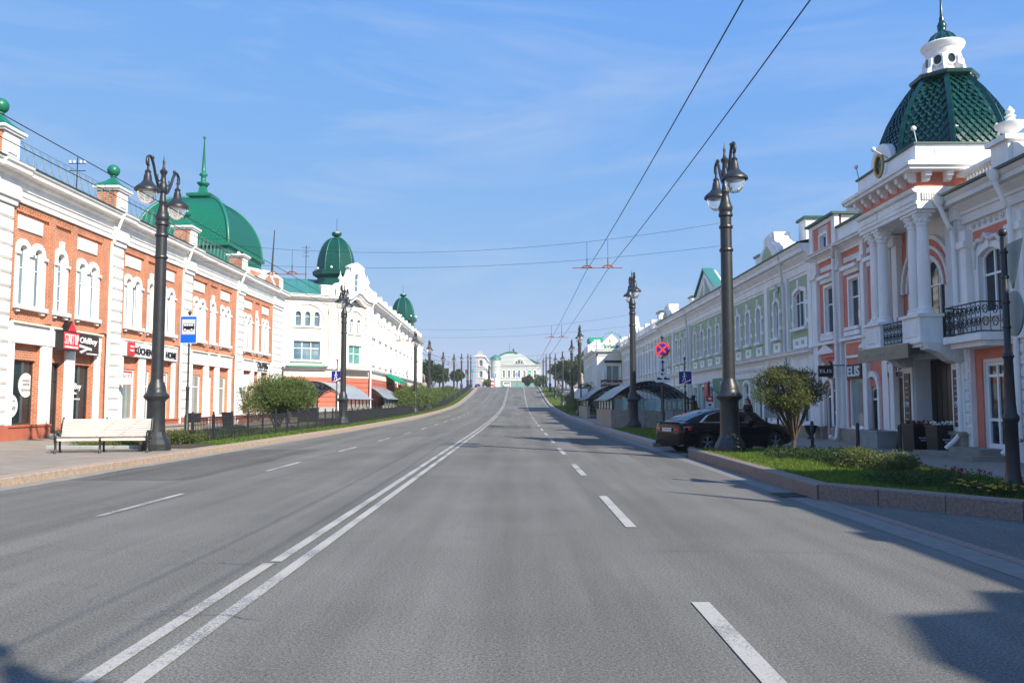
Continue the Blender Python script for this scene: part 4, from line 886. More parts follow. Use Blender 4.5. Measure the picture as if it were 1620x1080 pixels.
# --- portal under the porch
wall(cb, FR, 23.0, 26.6, BASE, 3.3, [outline(23.65, 25.95, .16, 2.95)], 'white_wall', .18, .9, 'portal_wall')
FR.mb().box(23.65, 25.95, -.36, -.32, .1, 3.0).build('gate', 'sign_black', cb)
m2 = FR.mb(); m2.face([(25.95, -.62, .1), (25.95, -2.0, .1), (25.95, -2.0, 3), (25.95, -.62, 3)]); m2.face([(23.65, -.62, .1), (23.65, -2.0, .1), (23.65, -2.0, 3), (23.65, -.62, 3)]); m2.face([(23.65, -.6, 2.96), (25.95, -.6, 2.96), (25.95, -2.0, 2.96), (23.65, -2.0, 2.96)]); m2.build('passage_wall', 'white_wall', cb)
for k in range(7): FR.mb().box(23.7+k*.32, 23.98+k*.32, -.32, -.3, .2, 2.7).build('gate_board', 'sign_black', cb)
for a, b in ((25.97, 26.6), (23.0, 23.63)):
    plate(cb, FR, a-.04, b+.04, BASE, .72, .0, .34, 'plinth_stone', 'pier_plinth'); FR.mb().box(a-.08, b+.08, .0, .4, .72, .82).build('pier_plinth_cap', 'plinth_stone', cb)
    plate(cb, FR, a, b, .82, 2.75, .17, .26, 'white', 'pier')
    p = thing('menu_board', 'tall narrow dark advert panel on the '+('left pier' if a > 25 else 'right pier')+' of the dark archway', 'panel', FR.pt((a+b)/2, .3, 1.6), 'advert panels')
    plate(p, FR, a+.12, b-.12, .95, 2.55, .26, .29, 'sign_brown', 'board')
    for z, tx, h, w in ((2.3, 'MODNO', .05, .2), (2.1, 'bar', .04, .16), (1.95, 'СТУДИЯ', .04, .2), (1.8, 'школа', .04, .18), (1.6, '1984', .13, .26), (1.5, 'студия танца', .03, .24), (1.3, 'ДОМ', .05, .16), (1.1, 'галерея', .05, .18)): text(p, FR, tx, (a+b)/2, z, w, h, .295, 'letter_white', ext=.003)
for c in (26.3, 23.3):                                     # scroll consoles carrying the porch
    pr = [(.18, 2.75), (.3, 2.72), (.55, 2.8), (.8, 3.0), (1.15, 3.12), (1.2, 3.3), (.18, 3.3)]
    m2 = FR.mb(); m2.prism(pr, c-.24, c+.24, 'x'); m2.tube([(c-.27, .35, 2.86), (c+.27, .35, 2.86)], .13, 12); m2.build('console', 'grey_white', cb)
cn = thing('entrance_canopy', 'grey metal canopy fascia with pale lettering over the shop entrance', 'canopy', FR.pt(25, 1.2, 3.1))
FR.mb().box(23.85, 27.35, 1.28, 1.36, 2.92, 3.34).build('fascia', 'canopy_grey', cn); FR.mb().box(23.9, 27.3, .2, 1.28, 3.13, 3.2).build('deck', 'canopy_grey', cn)
text(cn, FR, 'КОММЕРЧЕСКАЯ ГАЛЕРЕЯ', 25.7, 3.12, 1.9, .1, 1.362, 'letter_dim', ext=.004)
# --- porch with paired columns
po = cb
FR.mb().box(23.35, 27.3, -.1, 1.22, 3.2, 3.3).build('porch_slab', 'white', po); FR.mb().box(23.28, 27.4, -.1, 1.3, 3.3, 3.36).build('porch_edge', 'white', po)
for a, b in ((23.42, 24.5), (26.0, 27.1)):
    plate(po, FR, a, b, 3.36, 4.06, .55, 1.2, 'white', 'pedestal'); plate(po, FR, a+.15, b-.15, 3.5, 3.92, 1.2, 1.225, 'white', 'pedestal_panel'); FR.mb().box(a-.05, b+.05, .5, 1.27, 4.06, 4.15).build('pedestal_cap', 'white', po)
def column(s, d, half=False):
    m2 = FR.mb(); n = 20; rr = .175
    fl = lambda z, r: [(s+(r*(1-.045*(j % 2)))*math.cos(6.2832*j/(2*n)), d+(r*(1-.045*(j % 2)))*math.sin(6.2832*j/(2*n)), z) for j in range(2*n)]
    m2.lathe([(.25, 4.152), (.25, 4.22), (.22, 4.25), (.24, 4.3), (.19, 4.34)], (s, d, 0), 20)
    m2.grid([fl(4.34, rr), fl(5.3, rr), fl(6.7, rr*.88)], True); c = m2.build('column', 'white', po)
    m2 = FR.mb(); m2.lathe([(.165, 6.7), (.18, 6.73), (.165, 6.77), (.2, 6.9), (.27, 7.05)], (s, d, 0), 16)
    for q in range(4):
        a = R(45+90*q); m2.ball((s+.22*math.cos(a), d+.22*math.sin(a), 7.01), .07, 8, 6)
    for q in range(8): a = R(45*q+10); m2.ball((s+.19*math.cos(a), d+.19*math.sin(a), 6.85), .05, 6, 5)
    m2.box(s-.26, s+.26, d-.26, d+.26, 7.06, 7.14); m2.build('capital', 'white', c)
for s in (23.68, 24.22, 26.28, 26.84): column(s, .9)
for a, b in ((23.05, 23.3), (23.45, 23.8), (26.9, 27.25)):
    m2 = FR.mb(); m2.box(a, b, -.1, .2, 3.4, 6.75); m2.box(a-.03, b+.03, -.1, .26, 4.1, 4.4); m2.build('wall_pilaster', 'white', cb); FR.mb().box(a-.05, b+.05, -.1, .3, 6.75, 7.1).build('capital', 'white', cb)
wall(cb, FR, 23.0, 26.6, 3.3, 7.6, [outline(24.3, 26.1, 3.5, 6.0, 'round')], 'white_wall', 0, .3)
window(cb, FR, 24.3, 26.1, 3.5, 6.0, 'round', back=-.2, fw=.07, mul=(.33, .67), tr=(.68,), surr=0, sill=0, gm='glass', name='balcony_window')
for r0, r1, mt, dd in ((0, .13, 'white', .1), (.13, .32, 'coral', .06), (.32, .42, 'white', .12), (.42, .62, 'coral', .05), (.62, .74, 'white', .13)):
    m2 = FR.mb(); c, rr, zc = 25.2, .9, 5.1; n = 16
    o1 = [(c+(rr+r1)*math.cos(math.pi*k/n), zc+(rr+r1)*math.sin(math.pi*k/n)) for k in range(n+1)]; i1 = [(c+(rr+r0)*math.cos(math.pi*k/n), zc+(rr+r0)*math.sin(math.pi*k/n)) for k in range(n+1)]
    for k in range(n):
        m2.face([(o1[k][0], dd, o1[k][1]), (o1[k+1][0], dd, o1[k+1][1]), (i1[k+1][0], dd, i1[k+1][1]), (i1[k][0], dd, i1[k][1])]); m2.face([(i1[k][0], 0, i1[k][1]), (i1[k][0], dd, i1[k][1]), (i1[k+1][0], dd, i1[k+1][1]), (i1[k+1][0], 0, i1[k+1][1])]); m2.face([(o1[k][0], 0, o1[k][1]), (o1[k][0], dd, o1[k][1]), (o1[k+1][0], dd, o1[k+1][1]), (o1[k+1][0], 0, o1[k+1][1])])
    m2.build('archivolt', mt, cb)
def scrollwork(parent, pts_fn, n, name='railing_scroll'):
    m2 = MB()
    for k in range(n):
        for sgn in (1, -1):
            m2.tube([pts_fn(k, sgn, t) for t in [j/14 for j in range(15)]], .013, 4, False)
    return m2.build(name, 'iron_black', parent)
def iron_rail(parent, F, a, b, d, z0, z1, dirn='s'):
    m2 = F.mb(); P = (lambda t, z: (a+(b-a)*t, d, z)) if dirn == 's' else (lambda t, z: (d, a+(b-a)*t, z))
    for z in (z0, z1): m2.tube([P(0, z), P(1, z)], .02, 6)
    L = abs(b-a); n = max(2, round(L/.22)); h = z1-z0
    for k in range(n+1): m2.tube([P(k/n, z0), P(k/n, z1)], .010, 5)
    for k in range(n):
        for sg in (1, -1):
            for zc, rr in ((z0+h*.3, h*.22), (z0+h*.72, h*.2)):
                pts = []
                for j in range(15):
                    th = j/14*8.5; r_ = rr*(1-j/14*.8); pts.append(P((k+.5)/n+sg*math.cos(th)*r_*.6/L, zc+math.sin(th)*r_))
                m2.tube(pts, .0085, 4, False)
    return m2.build('railing', 'iron_black', parent)
iron_rail(cb, FR, 24.55, 25.95, 1.1, 3.42, 4.05); iron_rail(cb, FR, .3, 1.1, 23.5, 3.42, 4.05, 'd')
mould(po, FR, 23.3, 27.3, [(-.2, 7.145), (1.2, 7.145), (1.2, 7.26), (1.24, 7.27), (1.24, 7.36), (1.2, 7.37), (1.2, 7.6), (1.3, 7.64), (1.34, 7.72), (-.2, 7.72)], 'white', 'entablature')
for a, b in ((23.4, 24.6), (25.9, 27.2)): plate(po, FR, a, b, 7.4, 7.59, 1.2, 1.24, 'white', 'triglyph_panel')
plate(po, FR, 24.7, 25.8, 7.4, 7.59, 1.2, 1.225, 'white', 'entablature_panel')
FS = Fac((11.4, 23.3), (1, 0), (0, -1))                   # tower side towards the camera
for k in range(9): plate(po, FS, .12+k*.07, .16+k*.07, 7.38, 7.6, .0, .04, 'white', 'flute')
plate(po, FS, .85, 1.2, 7.38, 7.6, .0, .03, 'white', 'entablature_panel')
# tower body
tw = thing('corner_tower', 'square coral tower top with green scaled dome, white lantern and spire', 'tower', (13.35, 25.3, 7.6))
MB().box(11.45, 15.3, 23.35, 27.25, 7.5, 8.25).build('frieze', 'coral', tw)
FR.mb().box(23.3, 27.3, -2.75, 1.26, 7.722, 7.78).build('frieze_base', 'white', tw)
def modil(parent, F, s): m2 = F.mb(); m2.prism([(0, 7.92), (.14, 7.95), (.2, 8.05), (.26, 8.06), (.28, 8.2), (0, 8.2)], s-.09, s+.09, 'x'); m2.build('modillion', 'white', parent)
FT = Fac((11.45, 0), (0, 1), (-1, 0)); FT2 = Fac((0, 23.35), (1, 0), (0, -1))
for k in range(7): modil(tw, FT, 23.5+k*.6)
for k in range(5): modil(tw, FT2, 11.65+k*.62)
MB().box(11.05, 15.5, 22.95, 27.65, 8.2, 8.3).build('cornice_bed', 'white', tw); MB().box(10.98, 15.6, 22.88, 27.72, 8.3, 8.4).build('cornice', 'white', tw); MB().box(11.1, 15.5, 23.0, 27.6, 8.4, 8.46).build('cornice_top', 'white', tw)
MB().box(11.4, 15.3, 23.3, 27.3, 8.46, 9.0).build('parapet', 'white', tw); MB().box(11.34, 15.36, 23.24, 27.36, 9.0, 9.06).build('parapet_cap', 'roof_dark', tw)
plate(tw, FT2, 11.95, 13.6, 8.58, 8.86, .05, .075, 'white', 'parapet_panel')
m2 = FT.mb(); n = 20; c = 25.5
m2.prism([(c-.75, 9.06), (c+.75, 9.06)]+[(c+.72*math.cos(math.pi*k/n), 9.06+.62*math.sin(math.pi*k/n)) for k in range(1, n)], -.3, .08); m2.build('oculus_gable', 'white', tw)
def oval(F, s, z, a, b, d0, d1, mt, name, par, hole=0):
    m2 = F.mb(); o1 = [(s+a*math.cos(6.2832*k/20), z+b*math.sin(6.2832*k/20)) for k in range(20)]
    if hole: ring(m2, o1, [(s+(a-hole)*math.cos(6.2832*k/20), z+(b-hole)*math.sin(6.2832*k/20)) for k in range(20)], d0, d1)
    else: m2.prism(o1, d0, d1)
    return m2.build(name, mt, par)
ov = oval(FT, c, 9.02, .32, .38, .08, .16, 'gold', 'oval_frame', tw, .09); oval(FT, c, 9.02, .26, .32, .085, .1, 'glass', 'pane', ov); oval(FT, c, 9.02, .45, .5, .05, .11, 'white', 'oval_surround', tw, .1)
# octagonal dome: shell, ribs, shingles
ox, oy = 13.35, 25.3
pr = [(1.80, 9.05), (1.76, 9.45), (1.66, 9.9), (1.49, 10.35), (1.26, 10.8), (.98, 11.25), (.72, 11.6)]
def pr_at(t): x = t*(len(pr)-1); i = min(int(x), len(pr)-2); q = x-i; return pr[i][0]*(1-q)+pr[i+1][0]*q, pr[i][1]*(1-q)+pr[i+1][1]*q
K8 = 1/math.cos(math.pi/8)
dm2 = tw
MB().lathe([(r*K8, z) for r, z in pr], (ox, oy, 0), 8, R(22.5)).build('dome_shell', 'tile_green', dm2)
for j in range(8):
    a = R(22.5+45*j); pts = [(ox+r*K8*math.cos(a), oy+r*K8*math.sin(a), z) for r, z in pr]; MB().tube(pts, .1, 4).build('dome_rib', 'tile_green', dm2)
NR = 19; v = []; f = []; cnt = 0
for j in range(8):
    a0 = R(22.5+45*j); A0 = Vector((math.cos(a0), math.sin(a0), 0)); A1 = Vector((math.cos(a0+math.pi/4), math.sin(a0+math.pi/4), 0)); Nn = (A0+A1).normalized(); Tt = (A1-A0).normalized()
    vis = Nn.y < -.3 or (Nn.x < -.3 and Nn.y < .3)
    for k in range(NR):
        t0, t1 = k/NR*.98, min(1, (k+1.5)/NR*.98); r0, z0 = pr_at(t0); r1, z1 = pr_at(t1); hw0 = r0*math.tan(math.pi/8)-.08; hw1 = r1*math.tan(math.pi/8)-.08; n = max(3, round(hw0*2/.215)); w = hw0*2/n
        for i in range(n):
            c = -hw0+w*(i+(.5 if k % 2 else 1.0)); 
            if c > hw0-.02: continue
            sc = hw1/hw0; e0 = .036+random.uniform(-.008, .008)
            P = lambda s, r, z, e: Vector((ox, oy, z))+Nn*(r+e)+Tt*s
            q = [P(c-w*.40, r0, z0+.06, e0), P(c, r0, z0-.02, e0+.012), P(c+w*.40, r0, z0+.06, e0), P((c+w*.47)*sc, r1, z1, .0), P((c-w*.47)*sc, r1, z1, .0)]
            if vis and cnt < 300:
                m3 = MB(); m3.face(q); m3.face([q[0]-Nn*.05, q[1]-Nn*.05, q[1], q[0]]); m3.face([q[1]-Nn*.05, q[2]-Nn*.05, q[2], q[1]]); m3.build('shingle', 'tile_green', dm2); cnt += 1
            else:
                b0 = len(v); v += [tuple(x) for x in q]; f.append(tuple(range(b0, b0+5)))
me = bpy.data.meshes.new('shingles'); me.from_pydata(v, [], f); o = link('shingles', me, 'tile_green', dm2); o['kind'] = 'stuff'
MB().lathe([(.74*K8, 11.52), (.90*K8, 11.6), (.92*K8, 11.7), (.8*K8, 11.76), (.7, 11.78)], (ox, oy, 0), 8, R(22.5)).build('dome_flange', 'tile_green', tw)
lt = MB().lathe([(.56, 11.76), (.58, 11.85), (.5, 11.9), (.46, 12.0), (.46, 12.45), (.51, 12.52), (.51, 12.58), (.6, 12.66), (.64, 12.76), (.62, 12.8)], (ox, oy, 0), 24).build('lantern', 'white', tw, 40)
for j in range(8):
    a = R(45*j+22.5); F8 = Fac((ox+.46*math.cos(a), oy+.46*math.sin(a)), (-math.sin(a), math.cos(a)), (math.cos(a), math.sin(a)))
    m2 = F8.mb(); m2.prism([(-.02, 0), (.3, 0), (.26, .1), (.12, .2), (.1, .45), (-.02, .5)] if False else [(.0, 11.78), (.3, 11.78), (.27, 11.92), (.14, 12.0), (.12, 12.25), (.0, 12.4)], -.06, .06, 'x')
    m2.build('scroll_buttress', 'white', lt)
    a = R(45*j); F8 = Fac((ox+.455*math.cos(a), oy+.455*math.sin(a)), (-math.sin(a), math.cos(a)), (math.cos(a), math.sin(a)))
    w = oval(F8, 0, 12.2, .17, .2, -.04, .06, 'white', 'oculus', lt, .05); 
    m2 = F8.mb(); m2.prism([(.12*math.cos(6.2832*k/14), 12.2+.155*math.sin(6.2832*k/14)) for k in range(14)], -.02, .015); m2.build('oculus_pane', 'glass', lt)
MB().lathe([(.44, 12.8), (.45, 12.85), (.4, 12.97), (.3, 13.1), (.18, 13.18), (.12, 13.28), (.13, 13.36), (.14, 13.44), (.1, 13.54), (.07, 13.6), (.08, 13.66), (.05, 13.74), (.03, 14.2), (.006, 15.6)], (ox, oy, 0), 16).build('lantern_cap', 'tile_green', tw, True)
for j in range(12): a = R(30*j); MB().tube([(ox+.43*math.cos(a), oy+.43*math.sin(a), 12.87), (ox+.34*math.cos(a), oy+.34*math.sin(a), 13.04), (ox+.17*math.cos(a), oy+.17*math.sin(a), 13.18)], .04, 5).build('cap_gadroon', 'tile_green', tw, True)
for p, q in (((11.5, 23.4, 9.06), (11.42, 23.4, 9.5)), ((11.4, 25.0, 9.1), (10.9, 24.9, 9.35)), ((11.4, 27.2, 9.06), (11.35, 27.3, 9.5))):
    fl = thing('flood_lamp', 'white round flood lamp on the tower parapet '+('at the corner nearest the balustrade' if p[1] < 24 else 'leaning out by the gold oval window' if p[1] < 26 else 'at the corner beyond the gold oval window'), 'lamp', p, 'tower flood lamps'); MB().tube([p, q], .015, 5).build('stem', 'metal_grey', fl); MB().ball(q, .075, 10, 8).build('head', 'white', fl, True)
# --- right-hand wing
RH = [outline(21.25, 22.35, 4.0, 5.75, 'seg', .18), outline(21.4, 22.4, .45, 2.7)]
RH += [outline(18.3, 19.4, 4.0, 5.75, 'seg', .18), outline(18.3, 19.5, .45, 2.7)]
wall(cb, FR, 17.5, 23.0, BASE, 6.6, RH, 'white_wall', 0, .32)
LH = []
for c in range(7): LH += [outline(7-c*3.2, 8.1-c*3.2, 4.0, 5.75, 'seg', .18), outline(7-c*3.2, 8.2-c*3.2, .45, 2.7)]
wall(cb, FR, -16, 9.4, BASE, 6.6, LH, 'white_wall', 0, .32); wall(cb, FR, 9.4, 17.5, BASE, 3.9, [outline(11.4, 14.2, .16, 3.2, 'round')], 'coral', -.05, .5, 'gate_wall')
FR.mb().box(11.4, 14.2, -.5, -.45, .16, 3.2).build('gate', 'door_dark', cb); FR.mb().box(9.4, 17.5, -.6, .2, 3.9, 4.05).build('gate_coping', 'white', cb)
for a in [21.25, 18.3]+[7-c*3.2 for c in range(7)]:
    window(cb, FR, a, a+1.1, 4.0, 5.75, 'seg', .18, back=-.1, fw=.07, mul=(.5,), tr=(.6,), surr=.16, surrd=.1, sill=.1, gm='glass', key=.2)
    window(cb, FR, a+(.15 if a > 20 else 0), a+(1.15 if a > 20 else 1.2), .45, 2.7, back=-.1, fw=.09, mul=(.5,), tr=(.32, .84), sill=0, gm='glass', name='door')
    plate(cb, FR, a-.3, a+1.4, 6.05, 6.32, -.01, .03, 'coral', 'frieze_field'); plate(cb, FR, a-.05, a-.0, .3, 3.0, -.01, .06, 'coral', 'door_jamb') if False else None
    m2 = FR.mb(); ring(m2, outline(a-.25, a+1.5, .3, 3.15), outline(a+.1, a+1.2, .3, 2.8), -.01, .05); m2.build('door_surround', 'coral', cb)
    FR.mb().tube(subdivide_curve([(a-.1, .14, 5.8), (a+.12, .14, 5.98), (a+.4, .16, 5.95), (a+.55, .18, 6.08), (a+.7, .16, 5.95), (a+.98, .14, 5.98), (a+1.2, .14, 5.8)], 5), [.05+.025*(k % 2) for k in range(31)], 7).build('garland', 'grey_white', cb, True)
    for q in (0, 1): FR.mb().tube([(a-.1+q*1.3, .12, 5.8-z*.07) for z in range(9)], [.06+.02*(z % 2)-.005*z for z in range(9)], 7).build('garland_drop', 'grey_white', cb, True)
for a, b in ((22.75, 23.05), (20.2, 20.75), (17.55, 18.0), (8.7, 9.3), (-1.2, -.6), (-7.6, -7)):
    plate(cb, FR, a, b, BASE, 6.4, -.02, .2, 'white', 'pilaster'); plate(cb, FR, a-.06, b+.06, 3.2, 3.42, -.02, .3, 'white', 'pilaster_band'); plate(cb, FR, a-.05, b+.05, 5.9, 6.1, -.02, .28, 'white', 'capital')
    for k in range(8): plate(cb, FR, a+.05, b-.05, .75+k*.3, .98+k*.3, .2, .24, 'white_wall', 'pilaster_block', .02)
for a, b in ((17.4, 23.25), (-16, 9.5)): mould(cb, FR, a, b, cornice_prof(6.6, 7.4, .12, .62), 'grey_white', 'cornice'); FR.mb().box(a, b, -.3, .7, 7.405, 7.47).build('eave', 'roof_dark', cb); FR.mb().box(a+.1, b-.25, 0, .22, 3.1, 3.22).build('string_course', 'white', cb)
m2 = FR.mb()
for k in range(7):
    pts = [(21.0+k*.27+.1*math.cos(t/9*9)*(1-t/12), .02, 6.47+.09*math.sin(t/9*9)*(1-t/12)) for t in range(10)]; m2.tube(pts, .022, 5)
m2.build('scroll_frieze', 'grey_white', cb, True)
# balustrade, pedestal, urn
FR.mb().box(20.0, 23.2, -.3, .1, 7.47, 7.55).build('balustrade_base', 'white', cb); FR.mb().box(21.35, 23.2, -.3, .12, 8.0, 8.1).build('balustrade_rail', 'white', cb)
bl = None
for k in range(11):
    s = 21.5+k*.155
    if bl is None: bl = FR.mb().lathe([(.06, 7.55), (.06, 7.6), (.035, 7.63), (.065, 7.74), (.06, 7.8), (.03, 7.92), (.055, 7.96), (.055, 8.0)], (s, -.1, 0), 10).build('baluster', 'white', cb, True)
    else: dup(bl, (0, k*.155, 0))
plate(cb, FR, 20.55, 21.3, 7.55, 8.25, -.5, .22, 'white', 'parapet_pedestal'); FR.mb().box(20.45, 21.4, -.6, .32, 8.25, 8.38).build('pedestal_cap', 'white', cb)
u = FR.mb(); u.lathe([(.2, 8.38), (.2, 8.42), (.07, 8.48), (.07, 8.52), (.2, 8.58), (.36, 8.7), (.38, 8.78), (.3, 8.8), (.14, 8.86), (.1, 8.95), (.14, 8.98), (.08, 9.03), (.11, 9.12), (.01, 9.26)], (20.95, -.12, 0), 18); u.build('urn', 'white', cb, 50)
m2 = FR.mb(); m2.prism([(19.2, 7.55), (20.54, 7.55), (20.54, 8.2), (20.3, 8.1), (20.0, 7.85), (19.6, 7.7)], -.35, .1); m2.build('parapet_scroll', 'white', cb)
FR.mb().prism([(-8.4, 7.47), (-1.6, 7.47), (-1.7, 8.3), (-2.6, 8.55), (-3.6, 9.3), (-5, 9.6), (-6.4, 9.3), (-7.4, 8.55), (-8.3, 8.3)], -.6, .25).build('attic_gable', 'white', cb)
for s in (7.2, 4.4, 1.2): FR.mb().box(s, s+.6, -.5, .22, 7.47, 8.1).build('parapet_pedestal', 'white', cb)
FR.mb().lathe([(.3, 8.1), (.12, 8.3), (.1, 8.5), (.05, 9.6), (.01, 9.9)], (4.7, -.1, 0), 8).build('obelisk', 'white', cb)
for s, ofs in ((23.15, .0), (20.45, 0.)): pipe(cb, subdivide_curve([FR.pt(s, .68, 7.45), FR.pt(s, .66, 7.2), FR.pt(s-.02, .4, 6.5), FR.pt(s-.02, .32, 6.1), FR.pt(s, .3, 1.2), FR.pt(s, .34, .75), FR.pt(s+.25, .6, .35)], 4), .065, 'white', n=10); FR.mb().lathe([(.07, 7.15), (.16, 7.35), (.17, 7.42)], (s, .66, 0), 12).build('rain_hopper', 'white', cb, True)
# side balcony
FR.mb().box(21.0, 22.85, 0, .85, 3.22, 3.4).build('balcony_slab', 'white', cb); FR.mb().box(21.1, 22.75, 0, .7, 3.08, 3.22).build('balcony_bed', 'white', cb)
iron_rail(cb, FR, 21.05, 22.8, .8, 3.45, 4.2); iron_rail(cb, FR, .05, .8, 22.8, 3.45, 4.2, 'd'); iron_rail(cb, FR, .05, .8, 21.05, 3.45, 4.2, 'd')
# steps
st = thing('door_steps', 'broad grey stone steps before the glazed doors with coral surround', 'steps', FR.pt(22, .6, .15)); FR.mb().box(20.9, 24.0, .21, 1.25, .12, .28).build('step', 'plinth_stone', st); FR.mb().box(21.2, 22.7, .21, .9, .281, .43).build('step', 'plinth_stone', st)
# shop signs
sg = thing('shop_sign', 'black ELIS lettering board over the pale shop window', 'sign', FR.pt(31, .1, 2.8)); FR.mb().box(30.3, 31.62, -.02, .06, 2.5, 3.06).build('board', 'sign_brown', sg); text(sg, FR, 'ELIS', 30.95, 2.8, 1.1, .38, .065, 'letter_white', ext=.02, bold=.02)
sg = thing('shop_sign', 'ELIS lettering board half hidden behind the grey canopy', 'sign', FR.pt(27.5, .1, 2.8)); FR.mb().box(26.86, 28.14, -.02, .06, 2.5, 3.0).build('board', 'sign_brown', sg); text(sg, FR, 'ELIS', 27.5, 2.78, 1.1, .28, .065, 'letter_white', ext=.02)
sg = thing('hanging_sign', 'square black ELIS sign projecting from the wall by the downpipe', 'sign', (11.9, 31.9, 2.9)); FX = Fac((0, 31.85), (1, 0), (0, -1)); FX.mb().box(11.55, 12.1, -.06, .06, 2.62, 3.05).build('board', 'sign_black', sg); text(sg, FX, 'ELIS', 11.82, 2.84, .45, .13, .062, 'letter_white', ext=.004); FX.mb().tube([(12.0, 0, 3.06), (12.6, 0, 3.06)], .02, 6).build('bracket', 'iron_black', sg)
sg = thing('hanging_sign', 'dark shield sign above the arched door in the coral bay', 'sign', (12.2, 33.4, 2.9)); m2 = FR.mb(); m2.prism([(33.2+.3*math.cos(6.2832*k/16), 2.95+.36*math.sin(6.2832*k/16)) for k in range(16)], .1, .16); m2.build('board', 'sign_black', sg); FR.mb().box(33.05, 33.35, .0, .099, 2.9, 3.0).build('bracket', 'iron_black', sg)
sg = thing('banner', 'tall narrow black banner with white emblem beside the arched coral door', 'banner', FR.pt(32.6, .1, 1.6)); plate(sg, FR, 32.45, 32.95, .75, 2.6, .05, .08, 'sign_black', 'board'); FR.mb().prism([(32.7, 1.1), (32.8, 1.3), (32.72, 1.28), (32.7, 1.6), (32.68, 1.28), (32.6, 1.3)], .08, .09).build('emblem', 'letter_white', sg); text(sg, FR, 'бар', 32.7, 2.1, .3, .1, .082, 'letter_white', ext=.003)
# planters on the pavement
def square_planter(x, y, w, d, h, label, mt='iron_black', flowers=None, tx=None):
    p = thing('plant_box', label, 'planter', (x, y, .15)); MB().grid([[(x-w/2*k, y-d/2*k, z), (x+w/2*k, y-d/2*k, z), (x+w/2*k, y+d/2*k, z), (x-w/2*k, y+d/2*k, z)] for k, z in ((.86, .155), (1.0, .15+h), (1.06, .15+h+.01), (1.06, .15+h+.06), (.9, .15+h+.06), (.88, .15+h-.05))], True) if False else None
    m2 = MB(); m2.grid([[(x-w/2*k, y-d/2*k, z), (x+w/2*k, y-d/2*k, z), (x+w/2*k, y+d/2*k, z), (x-w/2*k, y+d/2*k, z)] for k, z in ((.86, .155), (1.0, .15+h), (1.06, .16+h), (1.06, .21+h), (.9, .21+h), (.88, .1+h))], True); m2.build('tub', mt, p)
    MB().box(x-w*.44, x+w*.44, y-d*.44, y+d*.44, .1+h, .14+h).build('soil', 'soil', p)
    if flowers:
        m2 = MB()
        for k in range(26): a, b = U(-.42, .42)*w, U(-.42, .42)*d; m2.ball((x+a, y+b, .2+h+U(0, .1)), .035, 5, 4)
        m2.build('flowers', flowers, p)['kind'] = 'stuff'
        leafcloud('leaves', (x, y, .17+h), (w*.5, d*.5, .12), 160, .06, 'leaf_dark', p)
    if tx: text(p, Fac((x, y-d/2), (1, 0), (0, -1)), tx, 0, .15+h*.5, w*.5, .12, .012, 'letter_white', ext=.004)
SQ = [(12.15, 25.35, .62, .8, .78, 'black flower box with red blooms left in the dark archway', 'iron_black', 'flower_red', 'FLOWER\nSHOP'), (12.2, 24.0, .62, .7, .78, 'black flower box with white blooms right in the dark archway', 'iron_black', 'sign_white', 'FLOWER\nSHOP'), (12.0, 27.7, .7, 1.3, .5, 'low grey stone trough standing under the warm lit shop window', 'plinth_grey', None, None)]
def bowl(x, y, label):
    p = thing('pot_planter', label, 'planter', (x, y, .15), 'round iron pots'); MB().lathe([(.16, .155), (.16, .2), (.06, .24), (.1, .3), (.2, .45), (.24, .6), (.27, .7), (.24, .7), (.2, .6)], (x, y, 0), 16).build('pot', 'iron_black', p, 40); MB().lathe([(.22, .62), (.02, .64)], (x, y, 0), 12).build('soil', 'soil', p)
bowl(12.1, 34.4, 'round black iron pot beside the arched coral door')
bowl(-18.9, 47.6, 'round black iron pot on the pavement beside the red plinth behind the lamp post')

# ================================================================ RIGHT: GREEN AND WHITE BUILDING
gb = thing('green_building', 'long sage green building with white trim, pointed gables and chimneys', 'building', (14, 52, .15))
FR.mb().box(34.9, 71.5, -11, -.62, BASE, 8.3).build('core_wall', 'white_wall', gb)
GW = [('seg', 35.95, 37.45, 4.95, 6.65, (.34, .67))]
GW += [('seg', s, s+.72, 4.75, 6.55, ()) for s in (39.65, 42.6, 44.6, 46.6)]
GW += [('point', s, s+.8, 4.75, 6.55, ()) for s in (51.4, 53.6, 55.8, 58.0)]
GW += [('seg', s, s+.85, 4.75, 6.55, ()) for s in (61.2, 63.0, 64.8, 68.4)]
GG = [(s, s+1.15, .75, 2.75) for s in (35.6, 37.4, 39.5, 44.9, 47.2, 53.2, 55.4, 60.5, 62.8, 65.1, 67.4)]
GD = [(s, s+1.2, .2, 2.75) for s in (42.4, 50.0, 57.8)]
holes = [outline(w[1], w[2], w[3], w[4], w[0], .16) for w in GW]+[outline(*g, 'seg', .2) for g in GG]+[outline(*g) for g in GD]
wall(gb, FR, 34.9, 71.5, BASE, 7.35, holes, 'green_wall', 0, .34)
for w in GW:
    window(gb, FR, w[1], w[2], w[3], w[4], w[0], .16, back=-.1, fw=.06, mul=w[5], tr=(.66,), surr=.14, surrd=.08, sill=.12, gm='glass', key=.3)
    a, b = w[1], w[2]; m2 = FR.mb()
    m2.box(a-.16, b+.16, -.01, .07, 4.05, 4.5); m2.build('apron', 'white', gb); n = 2 if b-a > 1 else 1
    for k in range(n): c = a+(b-a)*(k+.5)/n; plate(gb, FR, c-.16, c+.16, 4.2, 4.38, .07, .085, 'green_wall', 'apron_inset')
    for z in (5.1, 5.9):
        for s0, s1 in ((a-.34, a-.142), (b+.142, b+.34)): plate(gb, FR, s0, s1, z, z+.2, -.01, .07, 'white', 'jamb_block')
for g in GG: window(gb, FR, *g, 'seg', .2, back=-.1, fw=.08, mul=(.5,), tr=(.66,), surr=.14, surrd=.08, sill=.1, gm='glass', name='shop_window')
